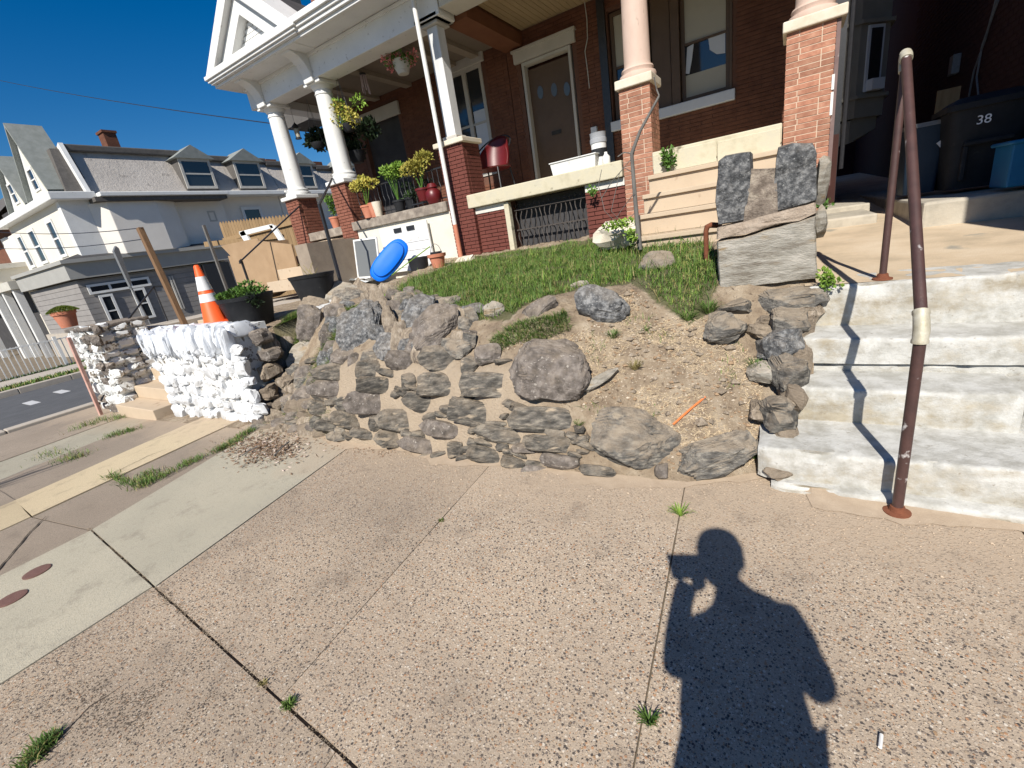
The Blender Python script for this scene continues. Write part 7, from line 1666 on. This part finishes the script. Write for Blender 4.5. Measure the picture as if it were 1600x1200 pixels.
# street sign seen edge on
t = thing('street_sign', 'grey sign blade seen from its narrow side on a thin pole across the yard', 'sign', tuple(onX(243, 497, -12)))
pts = [onX(px, py, -12) for px, py in [(181, 384), (186, 388), (205, 440), (206, 452), (198, 436), (178, 392)]]; b = MB(); b.prism([(-12, p.y, p.z) for p in pts], (-0.10, 0, 0)); obj('blade', b, MT['greymetal'], t)
a, c = onX(204, 445, -12), onX(243, 500, -12); b = MB(); b.tube([(-12.05, c.y, c.z - 1.2), (-12.05, a.y, a.z)], 0.018, 8); obj('pole', b, MT['greymetal'], t)

# ------------------------------------------------------------------ on the porches
# white planter box, paint tub and jugs on the slab
c = onY(898, 262, 6.2); t = thing('window_box', 'long white plastic planter box on the edge of the brown-door porch', 'planter', (c.x, 6.2, SL))
x0, x1 = onY(864, 262, 6.15).x, onY(934, 245, 6.15).x
b = MB(); b.add([(x0 + .02, 6.08, SL), (x1 - .02, 6.08, SL), (x1 - .02, 6.24, SL), (x0 + .02, 6.24, SL), (x0, 6.06, SL + .15), (x1, 6.06, SL + .15), (x1, 6.26, SL + .15), (x0, 6.26, SL + .15)], [(0, 1, 5, 4), (1, 2, 6, 5), (2, 3, 7, 6), (3, 0, 4, 7), (0, 3, 2, 1), (4, 5, 6, 7)]); b.box(x0 - .012, x1 + .012, 6.048, 6.272, SL + .15, SL + .165)
obj('trough', b, MT['white'], t, bevel=0.005)
c = onY(936, 235, 6.28); t = thing('paint_tub', 'white paint tub with grey lid band behind the white planter box', 'tub', (c.x, 6.28, SL))
b = MB(); b.lathe((c.x, 6.28, SL), [(0.085, 0), (0.10, 0.29), (0, 0.29)], 24); obj('tub', b, MT['white'], t, smooth=True)
b = MB(); b.lathe((c.x, 6.28, SL + 0.29), [(0.108, 0), (0.108, 0.05), (0.10, 0.055), (0.104, 0.11), (0.108, 0.12), (0.0, 0.12)], 24); obj('lid', b, M('grey_lid', (0.30, 0.31, 0.33), (0.36, 0.37, 0.39), scale=5), t, smooth=True)
b = MB(); b.lathe((c.x, 6.28, SL + 0.12), [(0.094, 0), (0.099, 0.10)], 24); obj('label_band', b, MT['blackplastic'], t)
for px, py, h, lab, yy in ((908, 240, 0.16, 'small white jug behind the planter box, left of the paint tub', 6.33), (947, 246, 0.15, 'clear white bottle in front of the paint tub at the end of the slab', 6.14)):
    c = onY(px, py, yy); b = MB(); b.lathe((c.x, yy, SL), [(0.045, 0), (0.05, 0.02), (0.05, h * .6), (0.02, h * .85), (0.02, h), (0, h)], 16); single('jug', b, MT['white'], lab, 'jug', (c.x, yy, SL), 'white containers on the porch edge', smooth=True)
# dark red metal chair
c = onY(762, 300, 6.9); cz_ = SL; t = thing('red_metal_chair', 'dark red metal garden chair on the shaded porch, left of the brown door', 'chair', (c.x, 6.9, cz_))
cx_ = c.x + 0.12; n_ = 16; b = MB(); vs = []; m_ = 10
for j in range(m_):
    tt = j / (m_ - 1)
    for i in range(n_):
        th = math.pi * (i / (n_ - 1)); w = 0.30 * (1 - 0.25 * tt ** 3); zz = cz_ + 0.42 + 0.52 * tt * (0.55 + 0.45 * math.sin(th)); vs.append((cx_ - math.cos(th) * w * (1.0 + 0.08 * tt), 6.95 + math.sin(th) * 0.30 + 0.12 * tt, zz))
b.add(vs, [(j * n_ + i, j * n_ + i + 1, (j + 1) * n_ + i + 1, (j + 1) * n_ + i) for j in range(m_ - 1) for i in range(n_ - 1)])
bk = obj('backrest', b, MT['redmetal'], t, smooth=True); s_ = bk.modifiers.new('thick', 'SOLIDIFY'); s_.thickness = 0.012
b = MB(); b.lathe((cx_, 6.98, cz_ + 0.40), [(0.0, 0), (0.30, 0.0), (0.31, 0.02), (0.0, 0.03)], 24); obj('seat', b, MT['redmetal'], t, smooth=True)
for sx, sy in ((-1, -1), (1, -1), (-1, 1), (1, 1)):
    b = MB(); b.tube([(cx_ + sx * 0.22, 6.98 + sy * 0.2, cz_ + 0.40), (cx_ + sx * 0.26, 6.98 + sy * 0.25, cz_)], 0.013, 8); obj('leg', b, MT['blackmetal'], t)
b = MB(); b.tube([(cx_ - math.cos(th) * 0.315, 6.95 + math.sin(th) * 0.31 + 0.12, cz_ + 0.42 + 0.52 * (0.55 + 0.45 * math.sin(th))) for th in np.linspace(0, math.pi, 14)], 0.012, 8); obj('back_rim', b, MT['blackmetal'], t)
# iron railing with flower pots on the neighbour's porch
t = thing('porch_balustrade', 'black iron balustrade on the neighbour\'s porch behind the flowers', 'railing', (-5.7, 6.15, 2.12))
for i in range(20):
    x = -6.68 + i * 0.105; b = MB(); b.tube([(x, 6.15, 2.12), (x, 6.15, 2.28), (x + 0.02, 6.15, 2.36), (x - 0.0, 6.15, 2.44), (x, 6.15, 2.62)], 0.007, 5); obj('baluster', b, MT['blackmetal'], t)
for z in (2.18, 2.62): b = MB(); b.box(-6.74, -4.62, 6.14, 6.16, z, z + 0.02); obj('rail', b, MT['blackmetal'], t)
def potplant(px, py, y, r, h, mat, rad, n, lm, lab, seed, lw=0.035, ll=0.055, potz=None, cat='potted plant'):
    c = onY(px, py, y); z0 = potz if potz is not None else c.z - h - rad[2] * 0.7; t = thing('potted_plant', lab, cat, (c.x, y, z0), 'potted plants on the neighbour\'s porch')
    b = MB(); b.lathe((c.x, y, z0), [(r * 0.7, 0), (r, h), (r * 1.08, h), (r * 1.08, h + 0.03), (0, h + 0.02)], 18); obj('pot', b, mat, t, smooth=True)
    bush('foliage', c, rad, n, lm, lw, ll, t, seed)
    b = MB(); random.seed(seed)
    for _ in range(8): b.tube([(c.x, y, z0 + h), c + Vector((random.gauss(0, .4) * rad[0], random.gauss(0, .4) * rad[1], random.uniform(-.3, .6) * rad[2]))], 0.005, 4)
    obj('stems', b, MT['leaf'], t); return t
potplant(652, 258, 6.05, 0.11, 0.16, MT['redmetal'], (0.30, 0.14, 0.17), 900, MT['yellowleaf'], 'bushy yellow-leaved potted plant on the porch edge beside the downspout', 201, potz=2.2)
potplant(612, 265, 6.1, 0.10, 0.14, MT['blackplastic'], (0.22, 0.14, 0.15), 700, MT['lime'], 'light green potted plant left of the yellow one on the porch', 202, potz=2.14)
potplant(565, 288, 6.0, 0.11, 0.18, MT['terracotta'], (0.26, 0.12, 0.11), 650, MT['yellowleaf'], 'pale yellow-green potted plant beside the nearer white column', 203, potz=2.13)
potplant(517, 320, 6.35, 0.10, 0.20, MT['terracotta'], (0.12, 0.1, 0.2), 240, MT['leaf'], 'green potted plant in a pinkish pot between the two white columns', 204, potz=2.10)
potplant(640, 305, 6.2, 0.10, 0.16, MT['blackplastic'], (0.3, 0.1, 0.14), 420, MT['darkleaf'], 'dark leafy potted plant behind the porch balustrade', 205, potz=2.13)
b = MB(); c = onY(672, 304, 5.98); b.lathe((c.x, 6.06, 2.125), [(0.09, 0), (0.13, 0.08), (0.12, 0.18), (0.08, 0.22), (0.095, 0.24), (0.06, 0.30), (0, 0.31)], 20)
single('red_lantern', b, MT['redmetal'], 'glossy red rounded jar on the neighbour\'s porch edge next to the downspout', 'jar', (c.x, 6.06, 2.12), smooth=True)
for px, py, mat, lab in ((583, 322, 'terracotta', 'empty terracotta pot on the neighbour\'s porch edge under the yellow-green plant'), (590, 325, 'capstone', 'cream pot beside the empty terracotta one on the neighbour\'s porch')):
    c = onY(px, py, 6.02); b = MB(); b.lathe((c.x, 6.02, 2.12), [(0.06, 0), (0.085, 0.2), (0.09, 0.24), (0, 0.22)], 18); single('empty_pot', b, MT[mat], lab, 'plant pot', (c.x, 6.02, 2.12), smooth=True)
# hanging baskets, lantern and wind chime under the porch roof
def hanging(px, py, y, rad, n, mats, potr, poth, potm, lab, seed, cat='hanging basket', lw=0.036, ll=0.055, ceilz=4.5):
    c = onY(px, py, y); t = thing('hanging_basket', lab, cat, (c.x, y, c.z), 'hanging baskets on the white porch')
    zp = c.z - rad[2] - poth * 0.5
    b = MB(); b.lathe((c.x, y, zp), [(0.0, 0), (potr * 0.6, 0.01), (potr * 0.9, poth * 0.5), (potr, poth), (0, poth)], 20); obj('basket', b, potm, t, smooth=True)
    for q in range(3):
        a = q * 2.1; b = MB(); b.tube([(c.x + math.cos(a) * potr, y + math.sin(a) * potr, zp + poth), (c.x, y, ceilz)], 0.003, 4); obj('wire', b, MT['greymetal'], t)
    for i, (m_, f) in enumerate(mats): bush('foliage', c, rad, int(n * f), m_, lw, ll, t, seed + i)
hanging(626, 92, 6.5, (0.24, 0.18, 0.12), 700, [(MT['pinkflower'], 0.6), (MT['leaf'], 0.4)], 0.14, 0.20, MT['offwhite'], 'hanging basket of pink flowers in a pale pot under the white porch roof', 301)
hanging(540, 178, 6.3, (0.26, 0.18, 0.22), 650, [(MT['yellowleaf'], 0.55), (MT['lime'], 0.45)], 0.12, 0.13, MT['blackplastic'], 'hanging plant with yellow-green leaves right of the nearer white column', 302)
hanging(552, 222, 6.6, (0.34, 0.2, 0.26), 750, [(MT['darkleaf'], 1.0)], 0.17, 0.2, MT['blackplastic'], 'very dark trailing plant hanging against the light behind the nearer white column', 303, lw=0.09, ll=0.11)
hanging(495, 216, 6.7, (0.27, 0.2, 0.14), 420, [(MT['darkleaf'], 1.0)], 0.14, 0.12, MT['blackplastic'], 'dark hanging plant between the two white columns', 304, lw=0.09, ll=0.11)
c = onY(463, 203, 6.5); t = thing('hanging_lantern', 'small glass lantern hanging between the two white columns', 'lantern', tuple(c))
b = MB(); b.lathe(c + Vector((0, 0, -0.10)), [(0.06, -0.06), (0.06, -0.04), (0.03, -0.03)], 10); b.lathe(c + Vector((0, 0, 0.03)), [(0.10, 0), (0.02, 0.08), (0.0, 0.11)], 10); obj('cap', b, MT['blackmetal'], t)
b = MB(); b.lathe(c + Vector((0, 0, -0.13)), [(0.045, 0), (0.055, 0.15)], 10); obj('glass', b, MT['blind'], t)
b = MB(); b.tube([c + Vector((0, 0, 0.13)), Vector((c.x, c.y, 4.5))], 0.003, 4); obj('chain', b, MT['greymetal'], t)
c = onY(567, 118, 6.7); t = thing('wind_chime', 'small pinkish wind chime hanging under the white porch ceiling', 'wind chime', tuple(c))
b = MB(); b.lathe(c, [(0.05, 0), (0.055, 0.03), (0, 0.04)], 12); obj('top', b, MT['blackmetal'], t)
b = MB(); random.seed(2)
for q in range(9): a = q * 0.7; b.tube([c + Vector((math.cos(a) * .045, math.sin(a) * .045, 0)), c + Vector((math.cos(a) * .06, math.sin(a) * .06, -random.uniform(.14, .30)))], 0.009, 6)
obj('tubes', b, M('pink_grey_shells', (0.42, 0.32, 0.34), (0.55, 0.46, 0.47), scale=30), t)
b = MB(); b.tube([c, Vector((c.x, c.y, 4.5))], 0.003, 4); obj('string', b, MT['greymetal'], t)

# ------------------------------------------------------------------ the photographer, standing behind the camera, who casts the shadow
def skin_body(name, joints, edges, radii, root, mat, parent=None, sub=2):
    me = bpy.data.meshes.new(name); me.from_pydata(joints, edges, []); o = bpy.data.objects.new(name, me); col.objects.link(o)
    sk = o.modifiers.new('skin', 'SKIN'); sk.use_smooth_shade = True; sv = me.skin_vertices[0].data
    for i, r in enumerate(radii): sv[i].radius = r if isinstance(r, tuple) else (r, r)
    sv[root].use_root = True
    sb = o.modifiers.new('sub', 'SUBSURF'); sb.levels = sb.render_levels = sub
    me.materials.append(mat)
    if parent is not None: me.transform(Matrix.Translation(-wloc(parent))); o.parent = parent
    return o
yb = -0.24
pp = thing('person', 'person in dark T-shirt holding up a phone behind the viewpoint, seen only as a shadow', 'person', (0.24, yb, 0))
JN = [(0.225, yb, 0.96), (0.225, yb, 1.14), (0.25, yb, 1.32), (0.285, yb - 0.01, 1.46), (0.265, yb, 1.56), (0.245, yb + 0.01, 1.64),      # 0 pelvis,1 waist,2 chest,3 collar,4 neck,5 jaw
      (0.115, yb, 1.34), (0.015, yb + 0.03, 1.19), (0.04, yb + 0.10, 1.42), (0.065, yb + 0.115, 1.48),                                   # 6 left shoulder,7 elbow,8 wrist,9 palm
      (0.43, yb, 1.49), (0.465, yb + 0.06, 1.25), (0.30, yb + 0.20, 1.30),                                                            # 10,11,12
      (0.14, yb, 0.93), (0.12, yb + 0.01, 0.50), (0.12, yb - 0.03, 0.09), (0.10, yb + 0.13, 0.04), (0.34, yb, 0.93), (0.37, yb + 0.01, 0.50), (0.38, yb - 0.03, 0.09), (0.41, yb + 0.13, 0.04)]
ED = [(0, 1), (1, 2), (2, 3), (3, 4), (4, 5), (3, 6), (6, 7), (7, 8), (8, 9), (3, 10), (10, 11), (11, 12), (0, 13), (13, 14), (14, 15), (15, 16), (0, 17), (17, 18), (18, 19), (19, 20)]
RD = [(0.19, 0.12), (0.185, 0.12), (0.195, 0.12), (0.14, 0.09), (0.075, 0.07), (0.07, 0.065), (0.075, 0.07), (0.058, 0.055), (0.042, 0.04), (0.055, 0.035), (0.09, 0.08), (0.055, 0.055), (0.034, 0.034), 0.10, 0.062, 0.045, 0.035, 0.10, 0.062, 0.045, 0.035]
skin_body('body', JN, ED, RD, 0, MT['skin'], pp)
hb = MB(); hc = Vector((0.235, yb + 0.01, 1.755)); vs = []
bmh = bmesh.new(); bmesh.ops.create_icosphere(bmh, subdivisions=3, radius=1)
for v in bmh.verts:
    q = v.co.copy(); x, y, z = q
    s = Vector((x * 0.086 * (1 - 0.16 * max(0, -z)), y * 0.100, z * 0.125))
    if y > 0.75 and abs(x) < 0.25 and -0.35 < z < 0.15: s.y += 0.022 * (1 - abs(x) * 4) * (0.3 + (0.15 - z))
    if y > 0.6 and abs(z - 0.1) < 0.14 and 0.2 < abs(x) < 0.55: s.y -= 0.010
    if y > 0.75 and abs(z + 0.5) < 0.06 and abs(x) < 0.35: s.y -= 0.006
    v.co = hc + s
mh = bpy.data.meshes.new('head'); bmh.to_mesh(mh); bmh.free(); mh.transform(Matrix.Translation(-Vector(pp.location))); mh.polygons.foreach_set('use_smooth', [True] * len(mh.polygons)); obj('head', mh, MT['skin'], pp, at=Vector(pp.location))
for sx in (-1, 1):
    b = MB(); b.lathe(hc + Vector((sx * 0.082, -0.005, -0.005)), [(0, -0.03), (0.012, -0.02), (0.014, 0.01), (0.008, 0.028), (0, 0.03)], 10, sy=1.6); obj('ear', b, MT['skin'], pp, smooth=True)
    b = MB(); b.lathe(hc + Vector((sx * 0.031, 0.088, 0.012)), [(0, -0.011), (0.010, 0), (0, 0.011)], 10); obj('eye', b, MT['white'], pp, smooth=True)
b = MB(); b.lathe(hc + Vector((0, -0.012, 0.018)), [(0.095, -0.03), (0.099, 0.03), (0.086, 0.08), (0.05, 0.108), (0, 0.118)], 24, sy=1.12); b.lathe(hc + Vector((0, -0.045, -0.05)), [(0.066, -0.03), (0.08, 0.05)], 20); obj('hair', b, MT['hair'], pp, smooth=True)
# T-shirt sleeves and trousers as clothing shells
sh = skin_body('t_shirt', [JN[0], JN[1], JN[2], JN[3], JN[6], tuple(Vector(JN[6]).lerp(Vector(JN[7]), 0.55)), JN[10], tuple(Vector(JN[10]).lerp(Vector(JN[11]), 0.62))], [(0, 1), (1, 2), (2, 3), (3, 4), (4, 5), (3, 6), (6, 7)],
          [(0.215, 0.14), (0.21, 0.14), (0.195, 0.14), (0.12, 0.10), (0.085, 0.085), (0.075, 0.075), (0.11, 0.095), (0.10, 0.09)], 0, MT['cloth'], pp)
skin_body('trousers', [JN[0], JN[13], JN[14], JN[15], JN[17], JN[18], JN[19]], [(0, 1), (1, 2), (2, 3), (0, 4), (4, 5), (5, 6)], [(0.19, 0.13), 0.115, 0.08, 0.07, 0.115, 0.08, 0.07], 0, MT['cloth'], pp)
# hand closed round the phone: palm with four fingers and a thumb
ph_c = Vector((0.028, yb + 0.165, 1.515))
fw_ = Vector(RW[2]); rt_ = Vector(RW[0]); up_ = -Vector(RW[1])
for i, (dz, ln) in enumerate([(0.035, 0.080), (0.012, 0.086), (-0.011, 0.082), (-0.033, 0.068)]):
    o0 = Vector((0.075, yb + 0.12, 1.48 + dz)); pts = [o0, o0 + Vector((0.03, 0.012, 0.004)), o0 + Vector((0.045, 0.03, 0.006)), o0 + Vector((0.04, 0.045, 0.004))]
    b = MB(); b.tube(pts, [0.010, 0.0095, 0.008, 0.0065], 8); obj('finger', b, MT['skin'], pp, smooth=True)
b = MB(); b.tube([Vector((0.045, yb + 0.11, 1.465)), Vector((0.02, yb + 0.12, 1.49)), Vector((0.01, yb + 0.135, 1.52))], [0.013, 0.011, 0.008], 8); obj('thumb', b, MT['skin'], pp, smooth=True)
b = MB(); b.obox(Vector((0.0, yb + 0.15, 1.51)) + Vector((0.050, 0, 0.02)), (Vector((0.97, 0.1, 0.2)).normalized(), Vector((-0.1, 1, 0)).normalized(), Vector((-0.2, 0, 0.97)).normalized()), (0.072, 0.004, 0.062))
single('phone', b, MT['blackplastic'], 'black phone held up sideways by the photographer', 'phone', (0.028, yb + 0.15, 1.52), bevel=0.002)

# street furniture behind the viewpoint whose shadows fall into the picture at the left
t = thing('parked_van', 'white van parked behind the viewpoint, its shadow in the lower left corner', 'van', (-4.4, -3.3, -0.08))
prof = [(-6.9, 0.32), (-6.9, 1.9), (-3.4, 1.96), (-2.75, 1.35), (-2.2, 1.2), (-2.1, 0.75), (-2.1, 0.32)]
b = MB(); b.prism([(x, -4.25, z) for x, z in prof], (0, 1.75, 0)); bd = obj('van_body', b, MT['white'], t, bevel=0.06)
for yy in (-4.26, -2.495):
    b = MB(); b.prism([(-3.9, yy, 1.3), (-2.95, yy, 1.3), (-3.38, yy, 1.8), (-3.9, yy, 1.82)], (0, 0.012, 0)); obj('side_window', b, MT['glassm'], t)
b = MB(); b.prism([(-3.36, -4.1, 1.93), (-3.36, -2.65, 1.93), (-2.78, -2.65, 1.40), (-2.78, -4.1, 1.40)], (0.03, 0, 0.03)); obj('windscreen', b, MT['glassm'], t)
for x in (-6.1, -2.9):
    for yy in (-4.2, -2.62):
        b = MB(); b.lathe((x, yy, 0.25), [(0.17, -0.10), (0.33, -0.10), (0.34, 0.0), (0.33, 0.10), (0.17, 0.10)], 24, axis=Matrix.Rotation(math.radians(90), 3, 'X')); w_ = obj('wheel', b, MT['blackplastic'], t, smooth=True)
        b = MB(); b.lathe((x, yy, 0.25), [(0.0, -0.08), (0.18, -0.08), (0.18, 0.08), (0.0, 0.08)], 18, axis=Matrix.Rotation(math.radians(90), 3, 'X')); obj('rim', b, MT['greymetal'], w_)
for yy in (-4.1, -2.8):
    b = MB(); b.box(-2.13, -2.07, yy, yy + 0.2, 0.8, 0.95); obj('headlight', b, MT['conewhite'], t)
t = thing('street_tree', 'young bare street tree behind the viewpoint, casting twiggy shadow at the left edge', 'tree', (-6.15, -2.15, gz(-6.1)))
b = MB(); b.tube([(-6.15, -2.15, -0.1), (-6.17, -2.15, 1.2), (-6.2, -2.12, 2.2)], [0.05, 0.04, 0.03], 10); obj('trunk', b, MT['bark'], t, smooth=True)
random.seed(14)
for _ in range(16):
    a = random.uniform(0, 6.28); z0 = random.uniform(1.7, 2.2); l = random.uniform(0.4, 0.9); e = Vector((-6.19 + math.cos(a) * l * 0.6, -2.12 + math.sin(a) * l * 0.6, z0 + l * 0.8))
    b = MB(); b.tube([(-6.19, -2.12, z0), Vector((-6.19, -2.12, z0)).lerp(e, 0.5) + Vector((0, 0, 0.05)), e], [0.018, 0.012, 0.005], 6); obj('branch', b, MT['bark'], t)
